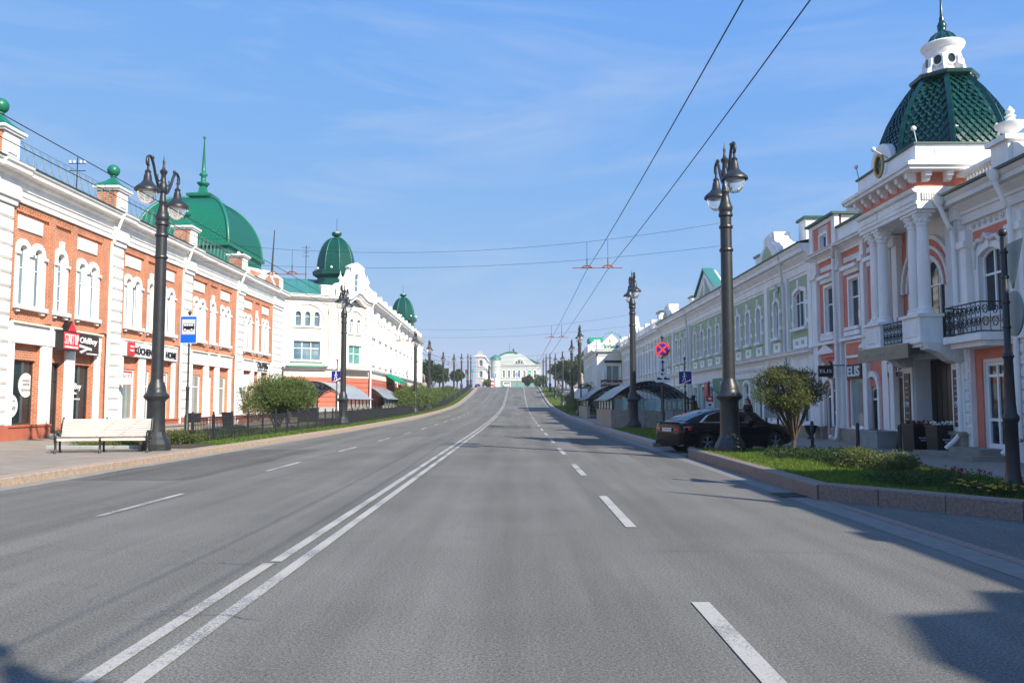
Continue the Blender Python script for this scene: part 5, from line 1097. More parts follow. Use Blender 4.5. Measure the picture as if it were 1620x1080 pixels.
for g in GD: window(gb, FR, *g, back=-.1, fw=.1, mul=(.5,), tr=(.78,), surr=.16, surrd=.1, sill=0, gm='glass', name='door')
for a, b in ((34.9, 35.35), (38.05, 38.55), (41.1, 41.6), (49.0, 49.6), (60.0, 60.5), (66.2, 66.7), (71.0, 71.5)):
    plate(gb, FR, a, b, BASE, 7.34, -.02, .16, 'white', 'pilaster')
FR.mb().box(34.9, 71.5, -.02, .08, 2.95, 3.45).build('frieze', 'white', gb)
mould(gb, FR, 34.9, 71.5, cornice_prof(3.45, 3.95, .08, .42), 'white', 'string_course')
m2 = FR.mb()
for k in range(60): m2.prism([(41.8+k*.13, 3.44), (41.9+k*.13, 3.44), (41.85+k*.13, 3.24)], .08, .12)
m2.build('tooth_frieze', 'white', gb)
FR.mb().box(34.9, 71.5, -.02, .04, 7.2, 7.34).build('upper_band', 'white', gb)
mould(gb, FR, 34.9, 71.5, cornice_prof(7.34, 8.42, .1, .62), 'white', 'cornice'); FR.mb().box(34.9, 71.5, -.4, .68, 8.422, 8.49).build('eave', 'roof_dark', gb)
plate(gb, FR, 34.9, 71.5, BASE, .64, -.02, .14, 'plinth_stone', 'plinth')
m2 = MB(); m2.face([(12.0, 34.9, 8.5), (12.0, 71.5, 8.5), (17, 71.5, 9.6), (17, 34.9, 9.6)]); m2.build('roof', 'roof_dark', gb)
# keel gables
def keel(c, w, zt, mt_in='green_wall'):
    prof = [(-1, 0), (1, 0), (1, .25), (.86, .35), (.7, .5), (.52, .56), (.4, .62), (.34, .72), (.3, .98), (.18, 1.0), (-.18, 1.0), (-.3, .98), (-.34, .72), (-.4, .62), (-.52, .56), (-.7, .5), (-.86, .35), (-1, .25)]
    z0 = 8.47; h = zt-z0
    for k, (sc, d0, d1) in enumerate(((1, -.5, .30), (.84, .30, .40), (.68, .40, .48))):
        FR.mb().prism([(c+x*w*sc, z0+y*h*(1-.08*k)) for x, y in prof], d0, d1).build('gable_moulding', 'white', gb)
    FR.mb().prism([(c-w*.42, z0+.05), (c+w*.42, z0+.05), (c+w*.3, z0+h*.3), (c, z0+h*.55), (c-w*.3, z0+h*.3)], .48, .5).build('gable_field', mt_in, gb)
    FR.mb().prism([(c-.32, 6.96), (c+.32, 6.96), (c+.3, 7.12), (c, 7.33), (c-.3, 7.12)], .05, .075).build('frieze_point', mt_in, gb)
keel(39.9, 2.0, 9.85); keel(67.6, 2.0, 9.7)
m2 = FR.mb(); m2.prism([(50.2, 8.49), (59.2, 8.49), (59.2, 8.85), (57.4, 9.0), (54.7, 10.45), (52.0, 9.0), (50.2, 8.85)], -.6, .15); m2.build('pediment', 'white', gb)
m2 = FR.mb(); m2.prism([(52.9, 8.7), (56.5, 8.7), (54.7, 9.9)], .15, .17); m2.build('pediment_field', 'green_wall', gb); FR.mb().prism([(54.5, 8.7), (54.9, 8.7), (54.9, 9.6), (54.7, 9.8), (54.5, 9.6)], .17, .22).build('pediment_post', 'white', gb)
m2 = FR.mb(); m2.prism([(51.8, 9.05), (54.7, 10.6), (57.6, 9.05), (57.6, 8.95), (54.7, 10.46), (51.8, 8.95)], -.4, .3); m2.build('pediment_roof', 'roof_teal', gb)
for y, x, w, z in ((38.6, 13.6, 1.0, 10.3), (48.0, 14.2, 1.0, 10.2), (59.6, 14.0, 1.2, 10.2), (66.0, 14.0, 1.2, 10.1)):
    MB().box(x, x+w, y, y+w, 8.4, z).build('chimney', 'white', gb); MB().box(x-.1, x+w+.1, y-.1, y+w+.1, z, z+.12).build('chimney_cap', 'dome_green', gb)
for s in (38.3, 49.3, 60.2): pipe(gb, subdivide_curve([FR.pt(s-.5, .6, 8.4), FR.pt(s-.3, .45, 8.0), FR.pt(s, .28, 7.2), FR.pt(s, .25, 6.5), FR.pt(s, .25, .8), FR.pt(s, .5, .4)], 4), .07, 'grey_white')
sg = thing('shop_sign', 'green rectangular shop sign beyond the lamp post on the sage building', 'sign', FR.pt(50, .3, 2.6)); FR.mb().box(49.4, 52.6, .14, .24, 2.35, 3.15).build('board', 'sign_green', sg); plate(sg, FR, 49.55, 50.6, 2.7, 2.9, .24, .25, 'sign_white', 'stripe')
sg = thing('shop_sign', 'red poster panel in the window of the sage building', 'sign', FR.pt(55, .3, 2.6)); FR.mb().box(54.2, 55.2, .14, .2, 2.0, 3.0).build('board', 'sign_red', sg); FR.mb().box(54.35, 54.7, .2, .21, 2.55, 2.85).build('picture', 'flower_pink', sg)
ms = thing('menu_stack', 'red, white and green advert boxes stacked on a black pole', 'sign', (11.2, 48.5, .15))
MB().tube([(11.2, 48.5, .15), (11.2, 48.5, 2.9)], .04, 6).build('pole', 'iron_black', ms)
for k, mt in enumerate(('sign_green', 'sign_white', 'sign_red')): MB().box(11.0, 11.4, 48.4, 48.48, 1.0+k*.36, 1.32+k*.36).build('panel', mt, ms); MB().box(11.12, 11.28, 48.385, 48.398, 1.1+k*.36, 1.22+k*.36).build('mark', 'letter_white' if k != 1 else 'sign_navy', ms)
ib = thing('information_board', 'pale blue information board on dark legs before the sage building', 'board', (11.1, 36.2, .15))
MB().box(10.75, 11.45, 36.2, 36.25, .98, 1.72).build('board', 'polycarb', ib)
for x in (10.85, 11.35): MB().box(x-.04, x+.04, 36.26, 36.33, .15, 1.7).build('leg', 'door_dark', ib)
for k in range(5): MB().box(10.85, 11.3, 36.19, 36.199, 1.1+k*.1, 1.13+k*.1).build('text_line', 'sign_grey', ib)
# doorstep railing
hr = thing('step_railing', 'low black iron railing on the steps before the sage building', 'railing', (11.8, 46, .15)); m2 = MB()
for z in (.6, 1.05): m2.tube([(11.3, 44, z), (11.3, 48, z)], .02, 5)
for k in range(21): m2.tube([(11.3, 44+k*.2, .15), (11.3, 44+k*.2, 1.05)], .012, 4)
m2.build('bars', 'iron_black', hr); MB().box(11.4, 12.5, 43.8, 48.2, .12, .5).build('landing', 'plinth_stone', hr)

# ================================================================ RIGHT: PALE BUILDING FURTHER ALONG
pb = thing('pale_building', 'pale white and ochre building with a balustraded roof beyond the sage one', 'building', (14, 85, .3))
FR.mb().box(71.5, 99.9, -11, -.5, 0, 8.0).build('core_wall', 'white_wall', pb)
WP = [(72.6+k*1.72, 73.35+k*1.72, 4.5, 6.5) for k in range(15)]; WQ = [(72.7+k*2.3, 74.0+k*2.3, 1.0, 3.0) for k in range(11)]
wall(pb, FR, 71.5, 99.9, 0, 7.3, [outline(*w) for w in WP+WQ], 'yellow_wall', 0, .3)
f0 = None
for w in WP:
    if f0 is None: f0 = window(pb, FR, *w, back=-.2, fw=.06, mul=(.5,), tr=(.66,), surr=.2, surrd=.12, sill=.14, gm='glass')
    else: dup(f0, (0, w[0]-WP[0][0], 0))
f0 = None
for w in WQ:
    if f0 is None: f0 = window(pb, FR, *w, back=-.2, fw=.07, mul=(.5,), surr=.2, surrd=.1, sill=.1, gm='glass', name='shop_window')
    else: dup(f0, (0, w[0]-WQ[0][0], 0))
for k in range(16): plate(pb, FR, 71.95+k*1.72-.22, 71.95+k*1.72+.22, 3.9, 7.29, -.02, .18, 'white', 'pilaster')
mould(pb, FR, 71.5, 99.9, cornice_prof(3.3, 3.9, .1, .45), 'white', 'string_course'); mould(pb, FR, 71.5, 99.9, cornice_prof(7.3, 8.2, .1, .65), 'white', 'cornice')
FR.mb().box(71.5, 99.9, -.3, .2, 8.2, 8.35).build('parapet_base', 'white', pb); FR.mb().box(71.5, 99.9, -.25, .15, 8.9, 9.0).build('parapet_rail', 'white', pb)
for k in range(8): FR.mb().box(72+k*3.9, 72.8+k*3.9, -.35, .25, 8.35, 9.3).build('parapet_post', 'white', pb)
bl = FR.mb().lathe([(.1, 8.35), (.06, 8.45), (.12, 8.6), (.06, 8.8), (.1, 8.9)], (73, -.05, 0), 7).build('baluster', 'white', pb)
for k in range(1, 60): dup(bl, (0, k*.44, 0))
FR.mb().prism([(86, 8.3), (92, 8.3), (89, 11.0)], -.4, .1).build('pediment', 'grey_white', pb)
MB().box(13.2, 14.6, 76, 78, 8.2, 10.0).build('chimney', 'white', pb); MB().box(13.1, 14.7, 75.9, 78.1, 10, 10.15).build('chimney_cap', 'dome_green', pb)

# ================================================================ RIGHT: PROJECTING RESTAURANT CORNER
rc = thing('restaurant_building', 'projecting white corner restaurant with green script sign and flower balcony', 'building', (12, 108, .5))
FY = Fac((0, 100), (1, 0), (0, -1)); FW = Fac((9.6, 100), (0, 1), (-1, 0))
MB().box(10.1, 18, 100.5, 119, 0, 8.0).build('core_wall', 'white_wall', rc)
wall(rc, FY, 9.6, 13.0, 0, 8.0, [outline(10.7, 12.3, 4.0, 6.2)], 'white_wall', 0, .4); window(rc, FY, 10.7, 12.3, 4.0, 6.2, back=-.2, fw=.09, mul=(.45,), tr=(.2,), surr=.2, surrd=.1, sill=.1, gm='glass_pale', name='balcony_door')
FY.mb().box(10.5, 12.5, 0, .2, 6.5, 6.8).build('blind_box', 'iron', rc)
wall(rc, FW, 0, 19, 0, 8.0, [outline(1.4+k*2.2, 2.3+k*2.2, 4.2, 6.4) for k in range(8)], 'white_wall', 0, .4)
for k in range(8): window(rc, FW, 1.4+k*2.2, 2.3+k*2.2, 4.2, 6.4, back=-.2, fw=.08, mul=(.5,), surr=.18, surrd=.1, sill=.1, gm='glass')
for F, a, b in ((FY, 9.5, 13.0), (FW, -.1, 19)): mould(rc, F, a, b, cornice_prof(7.4, 8.1, .1, .6), 'white', 'cornice'); F.mb().box(a, b, -.02, .15, 3.2, 3.5).build('string_course', 'white', rc); F.mb().box(a+.1, b, -.02, .05, .4, 3.0).build('stone_base', 'stone_wall', rc)
for k in range(9): plate(rc, FW, .3+k*2.2, .9+k*2.2, 3.5, 7.4, -.02, .14, 'white', 'pilaster')
for a, b, z in ((9.6, 10.0, 9.3), (12.7, 13.1, 9.6), (10.0, 12.7, 8.95)): FY.mb().box(a, b, -.8, .1, 8.1, z).build('parapet', 'white', rc)
for k in range(6): FW.mb().box(1.5+k*3, 2.3+k*3, -.5, .2, 8.1, 9.4).build('parapet_post', 'white', rc)
MB().box(10.0, 10.9, 112, 115, 8.1, 9.9).build('chimney', 'white', rc); MB().box(9.7, 11.5, 111.5, 115.5, 9.9, 10.5).build('chimney_hood', 'awning_green', rc)
FY.mb().prism([(10.3, 8.95), (12.5, 8.95), (11.4, 10.0)], -.6, 0).build('crest_gable', 'white', rc); FY.mb().box(10.2, 12.6, -.4, -.1, 8.95, 9.3).build('crest_roof', 'awning_green', rc) if False else None
oval(FY, 11.4, 9.3, .28, .3, .0, .12, 'yellow_wall', 'crest', rc)
for k in range(11):
    a = math.pi*(1-k/10); text(rc, FY, 'РЕСТОРАН ЛЮ'[k] if 'РЕСТОРАН ЛЮ'[k] != ' ' else '-', 11.4+1.25*math.cos(a), 8.9+1.25*math.sin(a), .22, .26, .05, 'sign_green', name='arc_letter', ext=.03)
sg = thing('restaurant_sign', 'dark green script sign on the white restaurant parapet', 'sign', FY.pt(11.4, .15, 8.5)); text(sg, FY, 'Любимый', 11.4, 8.5, 2.6, .55, .12, 'sign_green', shear=.4, ext=.03, bold=.02)
bc = thing('flower_balcony', 'small balcony with red flowers on the white restaurant wall', 'balcony', FY.pt(11.3, .6, 3.5)); FY.mb().box(9.9, 12.6, .16, 1.0, 3.4, 3.55).build('slab', 'white', bc)
m2 = FY.mb()
for z in (3.6, 4.3): m2.tube([(9.95, .95, z), (12.55, .95, z)], .03, 5)
for k in range(16): m2.tube([(9.95+k*.173, .95, 3.55), (9.95+k*.173, .95, 4.3)], .02, 4)
m2.build('railing', 'iron_black', bc)
m2 = FY.mb()
for z in (3.75, 4.3):
    for k in range(60): m2.ball((U(9.95, 12.55), .98+U(-.1, .1), z+U(-.12, .12)), .08, 5, 4)
m2.build('flowers', 'flower_red', bc)['kind'] = 'stuff'
pa = thing('parasol', 'closed white parasol on the flower balcony', 'parasol', FY.pt(10.35, .5, 3.55)); FY.mb().lathe([(.03, 3.55), (.03, 3.8), (.14, 3.9), (.15, 4.6), (.06, 5.6), (.01, 5.8)], (10.35, .5, 0), 8).build('cover', 'sign_white', pa)

# ================================================================ THE THEATRE AT THE HEAD OF THE STREET
th = thing('theatre', 'pale green theatre with curved gables closing the street at the hilltop', 'building', (-1, 335, 6.3))
FH = Fac((0, 335), (1, 0), (0, -1)); ZB = 6.2
x0, x1 = -10.5, 9.5
MB().box(x0, x1, 335.6, 362, ZB, 17.0).build('core_wall', 'pale_green_wall', th)
TW = [(-6.2+k*2.1, -5.2+k*2.1, 12.0, 15.0) for k in range(7)]; TG = [(-5.6, -3.2, ZB+.1, 10.2)]
wall(th, FH, x0, x1, 10.6, 17.2, [outline(*w, 'seg', .2) for w in TW], 'pale_green_wall', 0, .4); wall(th, FH, x0, x1, ZB, 10.6, [outline(*w) for w in TG], 'theatre_green', 0, .4)
for w in TW: window(th, FH, *w, 'seg', .2, back=-.25, fw=.1, mul=(.5,), tr=(.6,), surr=.25, surrd=.12, sill=.2, gm='glass')
window(th, FH, *TG[0], back=-.25, fw=.12, mul=(.5,), surr=.3, surrd=.1, sill=0, gm='glass', name='door')
mould(th, FH, x0-.2, x1+.2, cornice_prof(10.4, 10.9, .1, .5), 'white', 'string_course'); mould(th, FH, x0-.3, x1+.3, cornice_prof(16.6, 17.4, .1, .7), 'white', 'cornice')
gp = [(-5.5, 17.4), (6.5, 17.4), (6.3, 18.2), (4.8, 19.3), (3.2, 20.6), (1.6, 21.5), (.5, 21.9), (-.6, 21.5), (-2.2, 20.6), (-3.8, 19.3), (-5.3, 18.2)]
wall(th, FH, 0, 0, 0, 0, [outline(-.9, -.1, 17.7, 18.6, 'round'), outline(1.1, 1.9, 17.7, 18.6, 'round'), outline(.1, .9, 17.7, 19.2, 'round')], 'pale_green_wall', .3, .5, 'gable', gp); FH.mb().prism(gp, -3, -.3).build('gable_back', 'white_wall', th)
for p, q, z in ((-.9, -.1, 18.6), (1.1, 1.9, 18.6), (.1, .9, 19.2)): window(th, FH, p, q, 17.7, z, 'round', back=0, fw=.08, surr=0, sill=0)
m2 = FH.mb(); ring(m2, outline(-2.0, 3.0, 17.5, 20.0, 'round'), outline(-1.6, 2.6, 17.5, 19.6, 'round'), .29, .5); m2.build('gable_arch', 'white', th)
hp = [(-10.5, 17.4), (9.5, 17.4), (8.5, 17.8), (3, 20.5), (-1.5, 22.6), (-4.5, 22.4), (-7, 21.3), (-10, 18.6)]
FH.mb().prism(hp, -24, -6).build('hall_wall', 'pale_green_wall', th)
m2 = FH.mb(); m2.prism([(-10.9, 18.2), (-7, 21.4), (-4.5, 22.5), (-1.5, 22.75), (9.8, 17.4), (9.8, 17.8), (-1.5, 23.2), (-4.5, 22.95), (-7.2, 21.85), (-10.9, 18.7)], -24.5, -5.5); m2.build('hall_roof', 'roof_teal', th)
MB().tube([(-3.5, 348, 22), (-3.5, 348, 27)], .06, 5).build('flag_rod', 'iron', th); MB().lathe([(.5, 22.4), (.3, 23), (.35, 24), (.1, 24.6)], (-1.8, 345, 0), 8).build('statue_finial', 'bronze', th)
tc_ = thing('theatre_pavilion', 'small round pavilion roof in dark green before the theatre', 'pavilion', (-12, 318, 6.3))
MB().lathe([(2.3, 19.2-.6), (2.3, 18.8), (1.8, 19.6), (1.0, 20.2), (.1, 20.6)], (-8.6, 322, 0), 16).build('roof', 'roof_teal', tc_, True); MB().lathe([(1.9, 6.2), (1.9, 18.6)], (-8.6, 322, 0), 16).build('drum', 'pale_green_wall', tc_, True)
# street buildings running on to the left of the theatre
for k, (x, y, w, d, h, lab) in enumerate(((-15.2, 300, 3, 40, 12.5, 'pale blue-grey corner house with rounded gable left of the theatre'), (-16, 345, 3.6, 40, 11.5, 'pale far street house behind the rounded gable house'), (-18, 390, 5, 60, 10.5, 'farthest pale street house left of the theatre'))):
    hb = thing('street_house', lab, 'building', (x, y, 6.2)); FK = Fac((x+w, y), (0, 1), (1, 0)); FK2 = Fac((x, y), (1, 0), (0, -1))
    MB().box(x+.5, x+w-.5, y+.5, y+d, 6, 6+h-.2).build('core_wall', 'far_grey', hb)
    n = int(d/4); ws = [(1.2+j*4, 2.6+j*4, z, z+2.4) for j in range(n) for z in (11, 15)][:2*n]; ws = [q for q in ws if q[3] < 6+h-.8]
    wall(hb, FK, 0, d, 6, 6+h, [outline(*q) for q in ws], 'far_grey', 0, .4); ws2 = [(1.2+j*3, 2.5+j*3, z, z+2.4) for j in range(int(w/3)) for z in (11, 15)]; ws2 = [q for q in ws2 if q[3] < 6+h-.8]
    wall(hb, FK2, 0, w, 6, 6+h, [outline(*q) for q in ws2], 'far_grey', 0, .4)
    f0 = None
    for q in ws:
        if f0 is None: f0 = window(hb, FK, *q, back=-.3, fw=.1, mul=(.5,), surr=.2, surrd=.1, sill=.15); q0 = q
        else: dup(f0, (0, q[0]-q0[0], q[2]-q0[2]))
    f0 = None
    for q in ws2:
        if f0 is None: f0 = window(hb, FK2, *q, back=-.3, fw=.1, mul=(.5,), surr=.2, surrd=.1, sill=.15); q0 = q
        else: dup(f0, (q[0]-q0[0], 0, q[2]-q0[2]))
    MB().box(x-.4, x+w+.4, y-.4, y+d, 6+h, 6+h+.5).build('cornice', 'white', hb)
    m2 = FK2.mb(); m2.prism([(.3, 6+h+.5), (w-.3, 6+h+.5)]+[(w/2+(w/2-.3)*math.cos(math.pi*j/10), 6+h+.5+1.6*math.sin(math.pi*j/10)) for j in range(1, 10)], -1, .1); m2.build('rounded_gable', 'far_grey', hb)
# stone gate pillar walls of the bridge below the crest
def bridge_post(x, y, label):
    z = zr(y); p = thing('bridge_pylon', label, 'pylon', (x, y, z)); MB().box(x-1.1, x+1.1, y-1.5, y+1.5, z-.5, z+2.6).build('base', 'stone_wall', p); MB().box(x-1.3, x+1.3, y-1.7, y+1.7, z+2.6, z+2.9).build('cap', 'granite_top', p)
    MB().lathe([(.7, z+2.9), (.7, z+3.6), (.4, z+3.8), (.35, z+4.6), (.45, z+4.7), (.1, z+5.2)], (x, y, 0), 8).build('obelisk', 'stone_wall', p); MB().box(x+(1.1 if x > 0 else -7), x+(7 if x > 0 else -1.1), y-.6, y+.6, z-.5, z+1.6).build('wing_wall', 'stone_wall', p)
bridge_post(-15.5, 135, 'low stone pylon with wing wall beyond the left hedge'); bridge_post(11.5, 150, 'low stone pylon with wing wall under the right-hand trees')

# ================================================================ STREET LAMPS
def make_lamp():
    t = thing('street_lamp', 'x', 'street lamp', (0, 0, 0), 'twin-head street lamps along the street')
    MB().lathe([(.47, -.3), (.47, .2), (.45, .24), (.41, .32), (.35, .42), (.305, .52), (.29, .58)], (0, 0, 0), 12).build('base', 'iron', t)
    for j in range(20):
        a = 6.2832*j/20; MB().tube([(.56*math.cos(a), .56*math.sin(a), .26), (.40*math.cos(a), .40*math.sin(a), .47)], .022, 4).build('flute', 'iron', t) if False else None
    MB().lathe([(.29, .58), (.28, .7), (.27, 1.5), (.285, 1.55), (.37, 1.62), (.385, 1.68), (.35, 1.74), (.29, 1.80), (.28, 1.88), (.26, 2.0), (.2, 2.12), (.185, 2.2)], (0, 0, 0), 24).build('lower_shaft', 'iron', t, 40)
    MB().lathe([(.185, 2.2), (.178, 4.5), (.165, 7.0), (.165, 7.05), (.21, 7.08), (.21, 7.16), (.18, 7.2), (.2, 7.25), (.22, 7.34), (.18, 7.42), (.13, 7.6), (.10, 7.75), (.13, 7.82), (.10, 7.9), (.08, 8.1), (.12, 8.15), (.12, 8.4), (.08, 8.45), (.07, 8.7), (.11, 8.76), (.12, 8.82), (.05, 8.9), (.03, 9.05), (.045, 9.12), (.02, 9.2), (.004, 9.35)], (0, 0, 0), 20).build('upper_shaft', 'iron', t, 40)
    for z in (6.05, 6.75): MB().lathe([(.20, z-.04), (.21, z), (.20, z+.04)], (0, 0, 0), 16).build('clamp_ring', 'iron', t)
    for sy in (-1, 1):
        P = lambda y, z: (0, sy*y, z)
        a = MB(); a.tube(subdivide_curve([P(.08, 8.15), P(.3, 8.2), P(.55, 8.5), P(.75, 8.85), P(.95, 9.02), P(1.15, 8.93), P(1.18, 8.75), P(1.08, 8.7)], 5), [.045]*36, 8)
        a.tube(subdivide_curve([P(.1, 8.6), P(.28, 8.42), P(.42, 8.5), P(.4, 8.62)], 4), .02, 6); a.ball(P(.82, 9.02), .06, 8, 6); a.tube([P(1.1, 8.9), P(1.1, 8.5)], .035, 8)
        arm = a.build('arm', 'iron', t, True)
        hd = MB().lathe([(.05, 8.56), (.1, 8.5), (.08, 8.45), (.11, 8.38), (.13, 8.22), (.2, 8.12), (.31, 8.03), (.375, 7.96), (.38, 7.9), (.33, 7.9), (.3, 7.94)], P(1.1, 0), 20).build('lamp_shade', 'iron', t, 50)
        MB().lathe([(.29, 7.9), (.28, 7.78), (.22, 7.62), (.12, 7.53), (.005, 7.5)], P(1.1, 0), 16).build('globe', 'globe', hd, True)
    return t
lamp0 = make_lamp(); first = True
LAMPS_L = [(-11.28, 25.8), (-11.4, 54), (-11.4, 92), (-11.6, 108.5), (-11.9, 132), (-12.1, 157), (-12.3, 181), (-12.4, 206), (-12.6, 222)]
LAMPS_R = [(5.45, -4.95), (6.05, 23.75), (6.78, 48.7), (6.3, 84), (7.0, 107), (7.05, 130), (7.1, 156), (7.2, 184), (7.3, 212), (7.4, 240)]
LL = ['black twin-head street lamp beside the cream bench', 'black twin-head street lamp before the left glazed stair canopy', 'black twin-head street lamp against the left clipped hedge', 'black street lamp just past the white corner building', 'black street lamp beside the left stone pylon', 'black street lamp on the left climb just past the dark tree', 'black street lamp left of the climb below the traffic light', 'black street lamp beside the traffic light at the left of the crest', 'black street lamp at the very top of the left climb']
LR = ['black twin-head street lamp on the apron short of the granite planter', 'black twin-head street lamp in front of the parked black car', 'black twin-head street lamp at the right glazed stair shelter', 'black street lamp behind the second right stair shelter', 'black street lamp before the restaurant corner', 'black street lamp in front of the right-hand trees', 'black street lamp just before the white triangular warning sign', 'black street lamp just past the right stone pylon', 'black street lamp under the right park trees on the climb', 'black street lamp at the very top of the right climb']
for lst, labs in ((LAMPS_L, LL), (LAMPS_R, LR)):
    for i, (x, y) in enumerate(lst):
        z = zr(y)+(.15 if not (lst is LAMPS_R and i == 1) else .19); lab = labs[min(i, len(labs)-1)]; s = 1.0 if y < 120 else .93
        if lst is LAMPS_R and i < 2: s = .965
        if first: lamp0.location = (x, y, z); lamp0['label'] = lab; first = False
        else: dup_thing(lamp0, (x, y, z), lab, scale=s)

# ================================================================ TROLLEY WIRES
def sag(a, b, s, n=14): a, b = Vector(a), Vector(b); return [a.lerp(b, k/n)-Vector((0, 0, s*4*(k/n)*(1-k/n))) for k in range(n+1)]
spans = [(-4.6, -4.0), (23.75, 25.8), (48.7, 54), (84, 92), (107, 108.5), (130, 132), (156, 157)]
def cw_z(y): return zr(y)*.9+5.55
for x, lab in ((2.05, 'left trolley contact wire over the right-hand lanes'), (2.66, 'right trolley contact wire over the right-hand lanes'), (-7.6, 'left trolley contact wire over the left-hand lanes'), (-6.98, 'right trolley contact wire over the left-hand lanes')):
    mb = MB(); ys = [-12]+[(a+b)/2 for a, b in spans[1:]]+[190, 215]
    for a, b in zip(ys[:-1], ys[1:]): mb.tube(sag((x, a, cw_z(a)), (x, b, cw_z(b)), (.30 if x > 0 else .05) if a < 0 else .06), .008 if b < 60 else .014, 5)
    tag(mb.build('contact_wire', 'wire'), lab, 'wire', 'trolley contact wires')
SP = ['nearest the bench and the black car', 'before the left stair canopy', 'before the white building end', 'beyond the restaurant corner', 'at the stone pylons', 'on the climb to the crest']
for i, (yr, yl) in enumerate(spans[1:]):
    xr = [p[0] for p in LAMPS_R if p[1] == yr][0]; xl = [p[0] for p in LAMPS_L if p[1] == yl][0]
    sp = thing('span_wire', 'pair of cross-street span wires between lamps '+SP[i], 'wire', (0, (yr+yl)/2, cw_z(yl)), 'span wires')
    rad = .0045 if i < 2 else .009
    for dz, sg_ in ((.62, .35), (-.05, .15)):
        mb = MB(); zA, zB = zr(yr)+6.2+dz*1.0, zr(yl)+6.2+dz*1.0; mb.tube(sag((xr-.2, yr, zA), (xl+.2, yl, zB), sg_+.3, 24), rad, 4); mb.build('cable', 'wire', sp)
    if i < 3:
        for xw in (2.05, 2.66, -7.6, -6.98):
            t = (xw-xr)/(xl-xr); yy = yr+(yl-yr)*t; z = cw_z(yy); zc = zr(yy)+6.2+.62-(.65)*4*t*(1-t)
            mb = MB(); mb.tube([(xw-.16, yy, z+.05), (xw-.08, yy, z+.1), (xw, yy, z+.12), (xw+.08, yy, z+.1), (xw+.16, yy, z+.05)], .022, 6); mb.tube([(xw, yy, z+.1), (xw, yy, z+.02)], .02, 5); mb.build('clamp', 'rust', sp)
            mb = MB(); mb.tube([(xw, yy, z+.1), (xw, yy, max(z+.2, zc))], .005 if i < 1 else .009, 4); mb.tube([(xw, yy, z+.12), (xw, yy, z+.32)], .014, 5); mb.build('dropper', 'wire', sp)
        for xa, xb in ((1.62, 3.1), (-8.0, -6.55)): t = (xa-xr)/(xl-xr); yy = yr+(yl-yr)*t; z = cw_z(yy)+.05; MB().tube([(xa, yy, z), (xb, yy, z)], .014, 5).build('insulated_bar', 'rust', sp)

# ================================================================ BENCH
bn = thing('park_bench', 'long cream slatted bench with black cast iron legs', 'bench', (-12.2, 24.4, .15))
BM = Matrix.Translation((-13.45, 24.1, .15)) @ Matrix.Rotation(math.atan2(.55, 2.45), 4, 'Z')
Ln = 2.5
bsl = [(.06, .44, 0), (.145, .452, 0), (.23, .456, 0), (.315, .452, 0), (.40, .445, 0)]
for k, (d, z, a) in enumerate(bsl): MB(BM).bbox(.03, Ln-.03, d-.033, d+.033, z-.016, z+.016, .006).build('seat_slat', 'slat', bn)
MB(BM).box(.03, Ln-.03, .0, .022, .36, .43).build('seat_slat', 'slat', bn)
for k in range(9):
    z = .495+k*.058; d = .455+k*.022; m2 = MB(BM @ Matrix.Translation((0, d, z)) @ Matrix.Rotation(R(-21), 4, 'X')); m2.box(.03, Ln-.03, -.014, .014, -.0205, .0205); m2.build('back_slat', 'slat', bn)
def bench_leg(x, arm):
    m2 = MB(BM); P = lambda d, z: (x, d, z)
    m2.tube(subdivide_curve([P(-.02, .0), P(.03, .12), P(.03, .28), P(.0, .40), P(.06, .425), P(.3, .43), P(.44, .42)], 5), .034, 8)
    m2.tube(subdivide_curve([P(.5, .0), P(.44, .15), P(.44, .36), P(.52, .5), P(.65, .86), P(.7, 1.0), P(.74, 1.0)], 5), .032, 8)
    m2.tube(subdivide_curve([P(.05, .38), P(.2, .34), P(.42, .38)], 4), .018, 6)
    if arm: m2.tube(subdivide_curve([P(.02, .3), P(-.03, .5), P(.06, .62), P(.2, .6), P(.3, .52), P(.42, .56), P(.5, .62)], 5), .042, 8)
    m2.box(x-.03, x+.03, -.06, .03, 0, .03); m2.box(x-.03, x+.03, .47, .55, 0, .03)
    m2.build('leg', 'iron', bn, True)
bench_leg(0, True); bench_leg(Ln/2-.05, False); bench_leg(Ln, True)

# ================================================================ FENCE
fe = thing('iron_fence', 'long dark iron railing fence along the left grass verge', 'fence', (-11.5, 60, .15))
N0 = 0; pk = None; po_ = None; y = 29.3; k = 0; XF = -11.5
while y < 205:
    z = zr(y)+.13; y2 = y+2.02; z2 = zr(y2)+.13
    m2 = MB(); m2.box(XF-.04, XF+.04, y-.04, y+.04, z-.05, z+1.06); m2.lathe([(.05, z+1.06), (.025, z+1.09), (.045, z+1.13), (.01, z+1.19)], (XF, y, 0), 8); m2.build('post', 'iron', fe)
    m2 = MB()
    for q, r in ((.12, .018), (.5, .02), (.86, .016), (.96, .02)): m2.tube([(XF, y, z+q), (XF, y2, z2+q)], r, 4)
    m2.build('rail', 'iron', fe)
    nb = 14
    if k < 12:
        for j in range(1, nb):
            t = j/nb; yy = y+2.02*t; zz = z+(z2-z)*t
            if pk is None: pk = MB().box(XF-.011, XF+.011, yy-.011, yy+.011, zz+.12, zz+.96).build('picket', 'iron', fe); p0 = Vector((0, yy, zz))
            else: dup(pk, Vector((0, yy, zz))-p0)
    else:
        m2 = MB()
        for j in range(1, nb): t = j/nb; yy = y+2.02*t; zz = z+(z2-z)*t; m2.box(XF-.013, XF+.013, yy-.013, yy+.013, zz+.12, zz+.96)
        m2.build('picket_run', 'iron', fe)['kind'] = 'stuff'
    y = y2; k += 1

